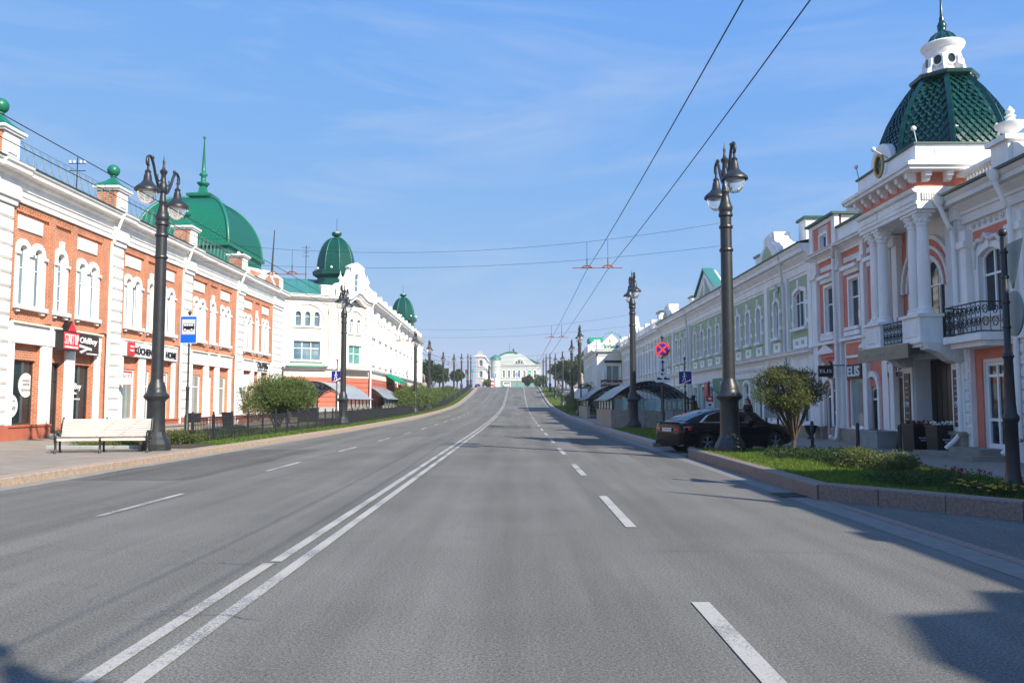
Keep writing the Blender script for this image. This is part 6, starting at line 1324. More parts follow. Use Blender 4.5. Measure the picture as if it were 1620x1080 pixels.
# ================================================================ STAIR SHELTERS
def shelter(x0, x1, y0, y1, zg, he, ha, label, roofm, wallh=1.0, lean=0.):
    s = thing('stair_shelter', label, 'shelter', ((x0+x1)/2, (y0+y1)/2, zg))
    xm = (x0+x1)/2+lean; n = 16
    def top(t): return (x0+(x1-x0)*t, zg+he+(ha-he)*(1-(2*t-1)**2))
    ov = .35
    A = [top(k/n) for k in range(n+1)]; A = [(A[0][0]-ov, A[0][1]-.16)]+A+[(A[-1][0]+ov, A[-1][1]-.16)]
    ny = max(3, round((y1-y0)/1.6))
    for j in range(ny):                                     # roof sheets
        ya, yb = y0+(y1-y0)*j/ny+.02, y0+(y1-y0)*(j+1)/ny-.02
        for k in range(len(A)-1):
            if k % 3: continue
            q = A[k:k+4]; m2 = MB()
            m2.grid([[(x, ya, z+.05) for x, z in q], [(x, yb, z+.05) for x, z in q]]); m2.grid([[(x, ya, z+.035) for x, z in q], [(x, yb, z+.035) for x, z in q]]); m2.build('roof_sheet', roofm if (k in (0, 15) or True) else roofm, s)
    for j in range(ny+1):                                   # trusses
        yy = y0+(y1-y0)*j/ny; m2 = MB(); m2.tube([(x, yy, z) for x, z in A], .035, 6); lo = [(x0+(x1-x0)*k/n, zg+he-.05+(ha-he-.28)*(1-(2*k/n-1)**2)) for k in range(n+1)]; m2.tube([(x, yy, z) for x, z in lo], .03, 6)
        for k in range(1, n): m2.tube([(A[k+1][0], yy, A[k+1][1]), (lo[k][0], yy, lo[k][1])], .014, 4); m2.tube([(A[k+1][0], yy, A[k+1][1]), (lo[min(n, k+1)][0], yy, lo[min(n, k+1)][1])], .012, 4)
        m2.build('truss', 'iron_black', s)
        for x in (x0, x1): MB().box(x-.05, x+.05, yy-.05, yy+.05, zg, zg+he).build('post', 'iron_black', s)
    m2 = MB()
    for k in (0, 4, 9, 14, len(A)-1): m2.tube([(A[k][0], y0, A[k][1]), (A[k][0], y1, A[k][1])], .025, 5)
    m2.build('purlin', 'iron_black', s)
    for x in (x0, x1):
        MB().box(x-.13, x+.13, y0-.1, y1+.1, zg-.4, zg+wallh).build('stone_parapet', 'stone_wall', s); MB().box(x-.17, x+.17, y0-.14, y1+.14, zg+wallh, zg+wallh+.06).build('parapet_cap', 'granite_top', s)
        for j in range(ny): MB().box(x-.012, x+.012, y0+(y1-y0)*j/ny+.07, y0+(y1-y0)*(j+1)/ny-.07, zg+wallh+.08, zg+he-.05).build('glass_panel', 'clear_glass', s)
    return s
s = shelter(5.75, 10.3, 50.2, 59, .18, 1.75, 2.75, 'nearer right stair shelter with arched clear roof over a stone parapet', 'polycarb')
for k in range(5): MB().box(5.9+k*.88, 6.72+k*.88, 50.0, 50.16, -.1, 1.18).build('front_slab', 'plinth_grey' if k % 2 else 'stone_wall', s)
for k in range(4): MB().box(5.9+k*1.1, 6.9+k*1.1, 50.06, 50.08, 1.2, 1.9).build('glass_panel', 'clear_glass', s)
shelter(6.3, 11.2, 74, 84, .3, 1.75, 2.9, 'farther right stair shelter half hidden behind the nearer arched roof', 'polycarb')
shelter(-17.2, -12.7, 60, 71, .2, 1.85, 3.0, 'nearer left stair shelter with pale arched roof behind the lamp post', 'polycarb_blue')
shelter(-17.4, -12.9, 80, 90, .35, 1.8, 2.95, 'farther left stair shelter with pale arched roof beside the hedge', 'polycarb_blue')

# ================================================================ SIGNS
def sign_pole(parent, x, y, z0, z1, r=.035, base=True, mt='iron'):
    MB().tube([(x, y, z0), (x, y, z1)], r, 8).build('pole', mt, parent, True)
    if base: MB().lathe([(.12, z0), (.12, z0+.1), (.08, z0+.16), (.09, z0+1.0), (.06, z0+1.08), (.06, z0+2.0), (.08, z0+2.05), (.05, z0+2.12)], (x, y, 0), 10).build('pole_sleeve', mt, parent, 40)
    MB().ball((x, y, z1+.05), r*2, 10, 8).build('finial', mt, parent, True)
def facing(x, y): return Fac((x, y), (1, 0), (0, -1))
b = thing('bus_stop_sign', 'blue and white bus stop sign on a black ornamental pole by the fence', 'sign', (-12.35, 30.9, .15)); sign_pole(b, -12.35, 30.9, .13, 4.95); F = facing(-12.35, 30.85)
F.mb().bbox(-.32, .32, .0, .03, 3.84, 4.88, .01).build('rim', 'sign_white', b); F.mb().box(-.295, .295, .03, .034, 3.865, 4.855).build('blue_face', 'sign_blue', b); F.mb().box(-.25, .25, .034, .038, 4.18, 4.75).build('grey_face', 'sign_grey', b)
m2 = F.mb(); m2.prism([(-.2, 4.36), (.2, 4.36), (.22, 4.42), (.21, 4.56), (.18, 4.59), (-.18, 4.59), (-.2, 4.5)], .038, .042); m2.build('bus_symbol', 'letter_black', b)
for k in range(4): F.mb().box(-.17+k*.09, -.1+k*.09, .042, .044, 4.5, 4.57).build('bus_window', 'sign_white', b)
for x in (-.13, .12): m2 = F.mb(); m2.prism([(x+.055*math.cos(6.2832*k/14), 4.36+.055*math.sin(6.2832*k/14)) for k in range(14)], .042, .046); m2.build('bus_wheel', 'letter_black', b); m2 = F.mb(); m2.prism([(x+.035*math.cos(6.2832*k/14), 4.36+.035*math.sin(6.2832*k/14)) for k in range(14)], .046, .048); m2.build('bus_hub', 'sign_white', b)
def underpass_sign(x, y, z, label, flip=1):
    zg = zr(y)+.15; s = thing('underpass_sign', label, 'sign', (x, y, zg), 'underpass signs'); sign_pole(s, x, y, zg, z+1.05, .035); F = facing(x, y-.05)
    F.mb().bbox(-.37, .37, 0, .03, z-.37, z+.37, .01).build('rim', 'sign_white', s); F.mb().box(-.35, .35, .03, .034, z-.35, z+.35).build('face', 'sign_navy', s)
    m2 = F.mb(); d0, d1 = .034, .04
    m2.prism([(-.05+.05*math.cos(6.2832*k/10), z+.24+.05*math.sin(6.2832*k/10)) for k in range(10)], d0, d1)
    for a, b_, w in (((-.05, z+.18), (-.06, z+.0), .05), ((-.06, z+.02), (-.16, z-.22), .035), ((-.05, z+.02), (.02, z-.12), .035), ((.02, z-.12), (-.02, z-.22), .03), ((-.06, z+.16), (-.16, z+.02), .025), ((-.04, z+.16), (.06, z+.05), .025)):
        dx, dz = b_[0]-a[0], b_[1]-a[1]; l = math.hypot(dx, dz); nx, nz = -dz/l*w/2, dx/l*w/2; m2.prism([(a[0]+nx, a[1]+nz), (b_[0]+nx, b_[1]+nz), (b_[0]-nx, b_[1]-nz), (a[0]-nx, a[1]-nz)], d0, d1)
    m2.build('walker', 'letter_white', s); m2 = F.mb(); m2.prism([(-.2, z-.29), (-.05, z-.29), (-.05, z-.23), (.08, z-.23), (.08, z-.17), (.2, z-.17), (.2, z-.11), (.32, z-.11), (.32, z-.15), (.24, z-.15), (.24, z-.21), (.12, z-.21), (.12, z-.27), (-.01, z-.27), (-.01, z-.33), (-.2, z-.33)], .034, .04); m2.build('stair_line', 'letter_white', s)
underpass_sign(-12.3, 56.2, 3.45, 'blue underpass sign with white walker left of the street beside a lamp post'); underpass_sign(9.45, 46.8, 3.05, 'blue underpass sign with white walker right of the arched glass shelter')
ns = thing('no_stopping_sign', 'round red and blue no stopping sign over white arrow and tow plates', 'sign', (7.0, 40, .15)); sign_pole(ns, 7.0, 40, .15, 4.75, .04); F = facing(7.0, 39.95); zc = 4.2
def circ(r, z=4.2, n=28): return [(r*math.cos(6.2832*k/n), z+r*math.sin(6.2832*k/n)) for k in range(n)]
F.mb().prism(circ(.36), 0, .03).build('red_disc', 'sign_red', ns); F.mb().prism(circ(.28), .03, .034).build('blue_disc', 'sign_navy', ns)
for sgn in (1, -1): a = .2; F.mb().prism([(-a-.03, zc-sgn*a+.03*sgn), (-a+.03, zc-sgn*a-.03*sgn), (a+.03, zc+sgn*a-.03*sgn), (a-.03, zc+sgn*a+.03*sgn)], .034, .038+.001*sgn).build('cross_bar', 'sign_red', ns)
F.mb().bbox(-.2, .2, 0, .03, 3.05, 3.75, .01).build('arrow_plate', 'sign_white', ns)
F.mb().prism([(-.03, 3.25), (-.1, 3.25), (0, 3.1), (.1, 3.25), (.03, 3.25), (.03, 3.55), (.1, 3.55), (0, 3.7), (-.1, 3.55), (-.03, 3.55)], .03, .034).build('arrow', 'letter_black', ns)
F.mb().bbox(-.36, .36, 0, .03, 2.62, 2.96, .01).build('tow_plate', 'sign_white', ns); m2 = F.mb(); m2.prism([(-.3, 2.74), (-.28, 2.82), (-.2, 2.86), (-.12, 2.82), (-.04, 2.8), (-.04, 2.74)], .03, .034); m2.prism([(.05, 2.74), (.05, 2.84), (.14, 2.88), (.18, 2.82), (.32, 2.8), (.32, 2.74)], .03, .034); m2.build('tow_symbol', 'letter_black', ns)
pp = thing('iron_post', 'plain black iron post behind the no stopping sign', 'post', (8.6, 51.8, .15)); sign_pole(pp, 8.3, 47.8, .15, 4.1, .045)
bs = thing('road_sign', 'black pole with the grey backs of a triangular and a round road sign', 'sign', (7.75, 13.1, .15))
MB().lathe([(.15, .15), (.15, .3), (.12, .4), (.1, .55), (.095, 1.3), (.12, 1.34), (.12, 1.4), (.09, 1.45), (.08, 1.6), (.065, 2.3), (.09, 2.34), (.05, 2.42), (.045, 4.25)], (7.75, 13.1, 0), 14).build('pole', 'iron', bs, 40); MB().ball((7.75, 13.1, 4.32), .07, 10, 8).build('finial', 'iron', bs, True)
FZ = Fac((7.84, 13.1), (-.184, -.983), (.983, -.184)); 
m2 = FZ.mb(); m2.prism([(-.42, 4.15), (.42, 4.15), (.0, 3.42)], .02, .05); m2.build('triangle_plate', 'metal_back', bs); m2 = FZ.mb(); m2.prism([(.36*math.cos(6.2832*k/24), 3.02+.36*math.sin(6.2832*k/24)) for k in range(24)], .02, .05); m2.build('round_plate', 'metal_back', bs)
for z in (4.0, 3.6, 3.2, 2.8): MB().lathe([(.06, z-.02), (.065, z), (.06, z+.02)], (7.75, 13.1, 0), 10).build('clamp', 'iron', bs)
nb_ = thing('notice_plates', 'two white notice plates fixed on the lamp post before the dark bush', 'sign', (6.3, 83.6, 2))
for x in (6.0, 6.75): MB().box(x-.3, x+.3, 83.4, 83.45, 2.1, 3.1).build('plate', 'plate', nb_); 
MB().tube([(6.3, 83.6, 2.6), (6.75, 83.5, 2.6)], .03, 5).build('bracket', 'iron', nb_); MB().tube([(6.75, 83.6, .3), (6.75, 83.6, 2.4)], .09, 8).build('post', 'metal_grey', nb_)
for x, y, l in ((10.35, 22.6, 'black bollard before the stone steps'), (10.05, 24.65, 'black bollard before the dark archway'), (9.68, 27.4, 'black bollard before the ELIS window')):
    bo = thing('bollard', l, 'bollard', (x, y, .15), 'black pavement bollards'); MB().lathe([(.08, .15), (.08, .2), (.055, .22), (.05, 1.0), (.03, 1.03)], (x, y, 0), 12).build('post', 'iron_black', bo, 40); MB().lathe([(.062, .9), (.062, .95)], (x, y, 0), 12).build('band', 'iron', bo)
for x, y, l in ((10.45, 22.75, ''),): pass
# litter bins behind the fence
for x, y, l in ((-17.8, 45.6, 'dark litter bin by the white glazed door of the brick row'), (-17.6, 50.2, 'dark litter bin before the white storefront beside the pilaster')):
    bi = thing('litter_bin', l, 'bin', (x, y, .15), 'dark litter bins'); MB().lathe([(.26, .2), (.34, 1.0), (.36, 1.02), (.36, 1.08), (.3, 1.08)], (x, y, 0), 14).build('bucket', 'iron', bi, 40); MB().box(x-.3, x+.3, y-.06, y+.06, .15, .22).build('foot', 'iron', bi)
# low stone bench-walls behind the fence
for x, y, ln, l in ((-17.2, 40, 10, 'low grey stone seat wall in front of the brick shops'), (-16.6, 58, 7, 'low grey stone seat wall before the round leafy tree')):
    wl = thing('seat_wall', l, 'seat wall', (x, y, .15)); MB().box(x-.25, x+.25, y-ln/2, y+ln/2, .1, .5).build('body', 'stone_wall', wl); MB().box(x-.3, x+.3, y-ln/2-.05, y+ln/2+.05, .5, .58).build('seat_slab', 'granite_top', wl)

# ================================================================ VEGETATION
def leafcloud(name, c, r, n, size, mt, parent, blobs=None, shell=.55, droop=0., asp=.32, kind=None):
    rng = np.random.default_rng(abs(hash((name, round(c[0], 2), round(c[1], 2)))) % 99991 if False else int(abs(c[0]*131+c[1]*17+n)) % 99991)
    blobs = blobs or [((0, 0, 0), (1, 1, 1))]; vol = np.array([b[1][0]*b[1][1]*b[1][2] for b in blobs])**.8; vol /= vol.sum()
    bi = rng.choice(len(blobs), n, p=vol); d = rng.normal(size=(n, 3)); d /= np.linalg.norm(d, axis=1)[:, None]
    rad = (shell+(1-shell)*rng.random(n))**.7*(1+.17*rng.normal(size=n)); bc = np.array([b[0] for b in blobs])[bi]; br = np.array([b[1] for b in blobs])[bi]
    p = bc+d*rad[:, None]*br; p = np.array(c)+p*np.array(r)
    ax = d+.9*rng.normal(size=(n, 3)); ax[:, 2] += .35-droop; ax /= np.linalg.norm(ax, axis=1)[:, None]
    w = np.cross(ax, rng.normal(size=(n, 3))); w /= np.linalg.norm(w, axis=1)[:, None]
    s = size*(.6+.8*rng.random(n))[:, None]
    v = np.stack([p-ax*s*.5, p+w*s*asp*.5-ax*s*.05, p+ax*s*.5, p-w*s*asp*.5-ax*s*.05], 1).reshape(-1, 3)
    me = bpy.data.meshes.new(name); me.vertices.add(len(v)); me.vertices.foreach_set('co', v.ravel()); me.loops.add(4*n); me.polygons.add(n)
    me.loops.foreach_set('vertex_index', np.arange(4*n, dtype=np.int32)); me.polygons.foreach_set('loop_start', np.arange(0, 4*n, 4, dtype=np.int32)); me.polygons.foreach_set('loop_total', np.full(n, 4, dtype=np.int32)); me.update(calc_edges=True); me.validate()
    o = link(name, me, mt, parent)
    if kind: o['kind'] = kind
    return o
for a in SQ: square_planter(*a)
def rblobs(n, spread=.75, r0=.28, r1=.5, seed=1, flat=1.):
    g = random.Random(seed); out = []
    for k in range(n):
        while True:
            q = [g.uniform(-1, 1) for _ in range(3)]
            if sum(x*x for x in q) < 1: break
        r = g.uniform(r0, r1); out.append(((q[0]*spread, q[1]*spread, q[2]*spread), (r, r, r*flat)))
    return out
def tree(name, label, x, y, zg, trunk_h, cr, cz, n, size, mt, stems=1, tr=.1, seed=3, nb=16, group=None, shell=.45, cat='tree', r0=.25, r1=.48, vase=False, asp=.32):
    t = thing(name, label, cat, (x, y, zg), group); g = random.Random(seed); mb = MB(); bl = rblobs(nb, .72, r0, r1, seed)
    for s in range(stems):
        a = 6.2832*s/stems+g.uniform(-.3, .3); o = 0 if stems == 1 else tr*1.6
        bx, by = x+o*math.cos(a), y+o*math.sin(a); f = Vector((x+(o*3+.05)*math.cos(a)*(1.5 if vase else 1), y+(o*3+.05)*math.sin(a), zg+trunk_h))
        mb.tube(subdivide_curve([(bx, by, zg-.1), ((bx+f.x)/2+g.uniform(-.04, .04), (by+f.y)/2, zg+trunk_h*.5), f], 4), [tr*1.3]+[tr]*7+[tr*.8], 8)
        for k in range(s, len(bl), stems):
            b_ = bl[k][0]; e = Vector((x+b_[0]*cr[0], y+b_[1]*cr[1], zg+cz+b_[2]*cr[2])); m_ = f.lerp(e, .5)+Vector((g.uniform(-.1, .1), g.uniform(-.1, .1), .08))*cr[2]*.4
            pts = subdivide_curve([f, m_, e], 4); mb.tube(pts, [tr*.6*(1-.75*i/(len(pts)-1)) for i in range(len(pts))], 6)
            for q in range(3): e2 = e+Vector((g.uniform(-1, 1)*cr[0], g.uniform(-1, 1)*cr[1], g.uniform(-.2, 1)*cr[2]))*.3; mb.tube([m_.lerp(e, .6), e2], [tr*.22, tr*.06], 4)
    mb.build('trunk', 'bark', t, True)
    leafcloud('crown', (x, y, zg+cz), cr, n, size, mt, t, bl, shell, asp=asp); return t
# round willow by the left fence
tree('willow_tree', 'round bushy green willow behind the iron fence before the brick shops', -13.55, 46.6, .15, .55, (2.45, 2.2, 1.42), 1.85, 21000, .17, 'leaf_willow', 5, .05, 5, 40, r0=.2, r1=.38, shell=.7, asp=.24)
# long clipped hedge: separate willow bushes
for i, (x, y, rx, h, l) in enumerate(((-12.9, 90, 2.0, 1.6, 'rounded willow bush touching the stair canopy'), (-12.8, 96.5, 2.1, 2.0, 'tall rounded willow bush behind the lamp post'), (-12.7, 103, 2.1, 1.95, 'rounded willow bush in the middle of the left hedge row'), (-12.8, 110, 1.9, 1.8, 'lower rounded willow bush near the hedge row end'), (-12.9, 117, 1.9, 1.7, 'rounded willow bush just before the stone pylon'), (-12.9, 124, 1.9, 1.7, 'rounded willow bush level with the stone pylon front'), (-12.9, 132, 1.8, 1.6, 'rounded willow bush hiding the stone pylon foot'), (-13, 141, 1.8, 1.5, 'rounded willow bush just past the stone pylon'), (-13, 151, 1.8, 1.4, 'willow bush on the climb below the dark trees'), (-13, 162, 1.7, 1.2, 'last low willow bush on the left climb'))):
    tree('willow_bush', l, x, y, zr(y)+.1, .3, (rx, 3.3, h), h*.95, 8000, .24, 'leaf_willow', 4, .05, 20+i, 18, 'hedge willows', .5, 'bush', .3, .5)
# vase-shaped tree in the right planter
tree('small_tree', 'small vase-shaped olive tree growing in the granite planter before the coral shop', 7.42, 22.6, .19, .42, (1.08, 1.0, .86), 1.72, 13500, .09, 'leaf_olive', 1, .06, 11, 30, r0=.2, r1=.34, shell=.35, vase=True, asp=.25)
# dark bush by the right shelters
for i, (x, y, r, h, mt, l) in enumerate(((8.0, 92, (2.2, 3, 1.7), 1.7, 'leaf_dark', 'big dark bush behind the second right stair shelter'), (6.9, 98, (1.3, 3.2, 1.1), 1.1, 'leaf_willow', 'mid green bush along the right kerb behind the notice plates'), (7.6, 110, (1.6, 4, 1.2), 1.2, 'leaf_dark', 'dark low bush farther along the right kerb'))):
    tree('bush', l, x, y, zr(y)+.1, .3, r, h, 5000, .22, mt, 4, .05, 40+i, 16, None, .5, 'bush', .3, .5)
FT_ = [(13.5, 158, 7, 9.5, 'leaf_far'), (18, 165, 8, 11, 'leaf_dark'), (20, 190, 8, 11, 'leaf_far'), (11.5, 178, 5.5, 7.5, 'leaf_far'), (15.5, 186, 7, 9, 'leaf_willow'), (12, 205, 6, 7.5, 'leaf_dark'), (11.5, 236, 6, 7, 'leaf_far'), (3.5, 296, 3.5, 6, 'leaf_dark'), (8, 300, 5, 6, 'leaf_willow')]
FLB = ['nearest green park tree right of the street behind the restaurant', 'dark tall park tree behind the restaurant wall', 'broad park tree farthest right behind the restaurant roof', 'green park tree beside the right stone pylon', 'pale green park tree rising over the right lamps', 'dark park tree on the right of the climb', 'green park tree at the right end of the crest', 'dark spruce-like tree in front of the theatre door', 'pale green tree in front of the theatre right wing']
for i, (x, y, r, h, mt) in enumerate(FT_): tree('park_tree', FLB[i], x, y, zr(y), h*.35, (r*.62, r*.62, h*.42), h*.62, 4200, .5, mt, 1, .2, 60+i, 30, 'park trees right', .5, asp=.5, r0=.16, r1=.36)
for i, (x, y, r, h, mt, l) in enumerate(((-18, 165, 6, 7.5, 'leaf_dark', 'dark tree behind the left stone pylon'), (-17.5, 185, 5, 6.5, 'leaf_far', 'green tree left of the climb'), (-24, 175, 7, 7, 'leaf_dark', 'broad dark tree past the white building end'), (-16.5, 225, 4, 5, 'leaf_far', 'small tree by the left end of the crest'), (-11, 300, 3, 4.5, 'leaf_willow', 'low green tree before the theatre pavilion'))):
    tree('park_tree', l, x, y, zr(y), h*.35, (r*.6, r*.6, h*.4), h*.62, 3800, .45, mt, 1, .2, 80+i, 30, 'park trees left', .5, asp=.5, r0=.16, r1=.36)
# planter shrubs and flowers
def shrub(name, label, x, y, z, r, n, size, mt, seed, nb=10, asp=.3, spread=.7): 
    t = thing(name, label, 'shrub', (x, y, z)); m2 = MB(); g = random.Random(seed)
    for k in range(12): a = g.uniform(0, 6.28); m2.tube([(x, y, z-.02), (x+math.cos(a)*r[0]*.6, y+math.sin(a)*r[1]*.6, z+r[2]*g.uniform(.4, 1))], [.012, .005], 4)
    m2.build('stems', 'bark', t); leafcloud('foliage', (x, y, z+r[2]*.55), (r[0], r[1], r[2]*.65), n, size, mt, t, rblobs(nb, spread, .35, .6, seed), .4, asp=asp)
shrub('juniper', 'low dark spreading juniper behind the lamp post base', 6.8, 21.0, .18, (.75, 1.3, .3), 4200, .06, 'juniper', 3, 14)
shrub('juniper', 'dark spreading juniper beside the small olive tree', 7.55, 19.6, .18, (.7, 1.2, .36), 4200, .06, 'juniper', 4, 14)
shrub('boxwood', 'round light green boxwood clump in the middle of the granite planter', 7.35, 17.9, .18, (.55, .8, .42), 5200, .045, 'leaf_olive', 5, 16, .6)
shrub('boxwood', 'smaller boxwood clump joined to the flower patch', 7.65, 16.8, .18, (.45, .55, .4), 3200, .045, 'leaf_olive', 6, 14, .6)
shrub('juniper', 'feathery low green plants before the round boxwood', 7.0, 14.6, .18, (.9, 1.2, .22), 5500, .06, 'leaf_dark', 7, 18)
shrub('flower_patch', 'low dark plants with yellow flowers around the road sign pole', 7.5, 12.7, .18, (.9, .9, .2), 5200, .06, 'leaf_dark', 8, 18)
def flowers(label, fn, n, mt, r=.03, z0=.3):
    t = thing('flowers', label, 'flowers', (0, 0, 0)); 
    pos = [fn() for _ in range(n)]; c = Vector((sum(p[0] for p in pos)/n, sum(p[1] for p in pos)/n, .18)); t.location = c; ROOTLOC[t.name] = c
    m2 = MB(); m3 = MB()
    for x, y in pos:
        z = z0+U(0, .1); m3.tube([(x, y, .17), (x+U(-.02, .02), y, z)], .004, 3)
        for k in range(5): a = k*1.2566; m2.face([(x, y, z), (x+math.cos(a)*r, y+math.sin(a)*r, z+.008), (x+math.cos(a+.6)*r*1.2, y+math.sin(a+.6)*r*1.2, z+.014), (x+math.cos(a+1.2)*r, y+math.sin(a+1.2)*r, z+.008)])
        m2.ball((x, y, z), r*.4, 5, 4)
    m2.build('petals', mt, t)['kind'] = 'stuff'; m3.build('stalks', 'juniper', t)['kind'] = 'stuff'
flowers('yellow flowers by the road sign pole in the granite planter', lambda: (U(6.75, 7.6), U(12.0, 13.2)), 42, 'flower_yellow', .032, .32)
flowers('dark red flowers behind the feathery plants in the granite planter', lambda: (U(7.6, 8.4), U(14.6, 16.0)), 50, 'flower_red', .03, .34)
flowers('pale pink flowers at the back of the granite planter', lambda: (U(7.8, 8.6), U(13.0, 14.8)), 40, 'flower_pink', .03, .36)
flowers('yellow flowers in the bed behind the cream bench', lambda: (U(-14.2, -11.9), U(26.95, 28.2)), 150, 'flower_yellow', .035, .3)
shrub('bedding_plants', 'low green bedding plants behind the cream bench', -13.2, 27.9, .18, (1.9, .9, .2), 4500, .08, 'leaf_willow', 9, 20)
shrub('bedding_plants', 'taller leafy plants between the lamp post and the bus stop pole', -11.9, 29.2, .18, (.9, 1.0, .5), 4500, .09, 'leaf_olive', 10, 16)
for k, (y, l) in enumerate(((33, 'low bushy plant behind the second fence panel'), (36.5, 'low bushy plant behind the middle fence panels'), (40, 'low bushy plant behind the fence near the willow'))): shrub('bedding_plants', l, -13.2, y, .15, (.8, 1.4, .38), 2600, .1, 'leaf_dark', 12+k, 14)

# ================================================================ THE PARKED CAR
def bake(o, name, mt, parent, smooth=35):
    dg = bpy.context.evaluated_depsgraph_get(); me = bpy.data.meshes.new_from_object(o.evaluated_get(dg)); me.materials.clear(); n = link(name, me, mt, parent, smooth); return n
def sedan(loc, ang, label, paint, detail=True):
    """four-door coupe saloon; x forward from the rear axle, y left"""
    car = thing('parked_car', label, 'car', loc)
    M = Matrix.Translation(loc) @ Matrix.Rotation(ang, 4, 'Z')
    xs = [-.95, -.93, -.88, -.75, -.5, -.2, .2, .8, 1.4, 2.0, 2.5, 2.9, 3.15, 3.4, 3.58, 3.66]
    top = [.62, .86, .95, .985, .995, .99, .98, .965, .955, .95, .945, .90, .85, .78, .68, .58]
    bot = [.42, .30, .25, .22, .2, .19, .18, .17, .17, .17, .18, .19, .2, .22, .25, .36]
    hw = [.62, .74, .80, .85, .885, .89, .89, .885, .885, .885, .885, .88, .86, .80, .68, .54]
    rows = []
    for x, t, b_, w in zip(xs, top, bot, hw):
        h = t-b_; half = [(0, b_), (w*.8, b_), (w*.95, b_+h*.12), (w*.985, b_+h*.35), (w, b_+h*.6), (w*.985, b_+h*.76), (w*.955, b_+h*.85), (w*.88, t-.02), (w*.7, t+.0), (w*.35, t+.018), (0, t+.025)]
        rows.append([(x, -y, z) for y, z in half]+[(x, y, z) for y, z in half[-2:0:-1]])
    m2 = MB(M); m2.grid(rows, True); m2.face(rows[0][::-1]); m2.face(rows[-1]); body = m2.build('tmp', None)
    bpy.context.view_layer.update()
    cut = MB(M)
    for x in (0, 2.7): cut.tube([(x, -1.2, .31), (x, -.66, .31)], .365, 28); cut.tube([(x, .66, .31), (x, 1.2, .31)], .365, 28)
    co = cut.build('tmpc', None)
    for o_ in (body, co):
        bm = bmesh.new(); bm.from_mesh(o_.data); bmesh.ops.remove_doubles(bm, verts=bm.verts, dist=1e-5); bmesh.ops.recalc_face_normals(bm, faces=bm.faces); bm.to_mesh(o_.data); bm.free()
    bo = body.modifiers.new('b', 'BOOLEAN'); bo.object = co; bo.operation = 'DIFFERENCE'; bo.solver = 'EXACT'
    bpy.context.view_layer.update(); bake(body, 'body', paint, car, 40)
    for o_ in (body, co): bpy.data.objects.remove(o_)
    gx = [-.72, -.4, 0, .5, 1.0, 1.5, 1.9, 2.2, 2.55]; gt = [.985, 1.12, 1.25, 1.37, 1.42, 1.41, 1.35, 1.23, .95]; gw = [.62, .66, .70, .73, .74, .735, .73, .74, .76]
    rows = []
    for x, t, w in zip(gx, gt, gw):
        b_ = .93; h = max(.02, t-b_); half = [(w*1.1, b_), (w*1.06, b_+h*.25), (w*.98, b_+h*.6), (w*.88, b_+h*.88), (w*.74, t-.005), (w*.4, t+.012), (0, t+.018)]
        rows.append([(x, -y, z) for y, z in half]+[(x, y, z) for y, z in half[-2::-1]])
    m2 = MB(M); m2.grid(rows); m2.build('cabin', paint, car, 50)
    def side_glass(pts, name='side_window', mt='car_glass', e=.012):
        for sgn in (-1, 1):
            m3 = MB(M); q = []
            for x, f in pts:
                i = max(k for k in range(len(gx)-1) if gx[k] <= x); u = (x-gx[i])/(gx[i+1]-gx[i]); t = gt[i]*(1-u)+gt[i+1]*u; w = gw[i]*(1-u)+gw[i+1]*u; h = t-.93
                yw = np.interp(f, [0, .25, .6, .88, 1], [1.1, 1.06, .98, .88, .74])*w; q.append((x, sgn*(yw+e), .93+h*f))
            m3.face(q); m3.build(name, mt, car)
    side_glass([(-.12, .2), (.85, .1), (.85, .55), (.85, .84), (.5, .83), (.2, .78)]); side_glass([(.92, .1), (1.95, .12), (1.85, .5), (1.6, .82), (.92, .84)])
    side_glass([(-.2, .14), (.9, .05), (2.1, .06), (2.05, .1), (.9, .09), (-.1, .2)], 'chrome_strip', 'chrome', .016); side_glass([(-.22, .16), (.1, .78), (.5, .88), (1.0, .885), (1.6, .86), (1.6, .82), (1.0, .845), (.5, .845), (.2, .78), (-.12, .2)], 'window_trim', 'chrome', .018)
    def cabin_face(xa, xb, w, e, name):
        m3 = MB(M); rr = []
        for x in (xa, (xa+xb)/2, xb):
            i = max(k for k in range(len(gx)-1) if gx[k] <= x); u = (x-gx[i])/(gx[i+1]-gx[i]); t = gt[i]*(1-u)+gt[i+1]*u; rr.append([(x, y*w, t+.012+e-.03*abs(y)**3) for y in (-1, -.5, 0, .5, 1)])
        m3.grid(rr); m3.build(name, 'car_glass', car, True)
    cabin_face(-.66, .05, .58, .012, 'rear_window'); cabin_face(1.75, 2.5, .62, .02, 'windscreen')
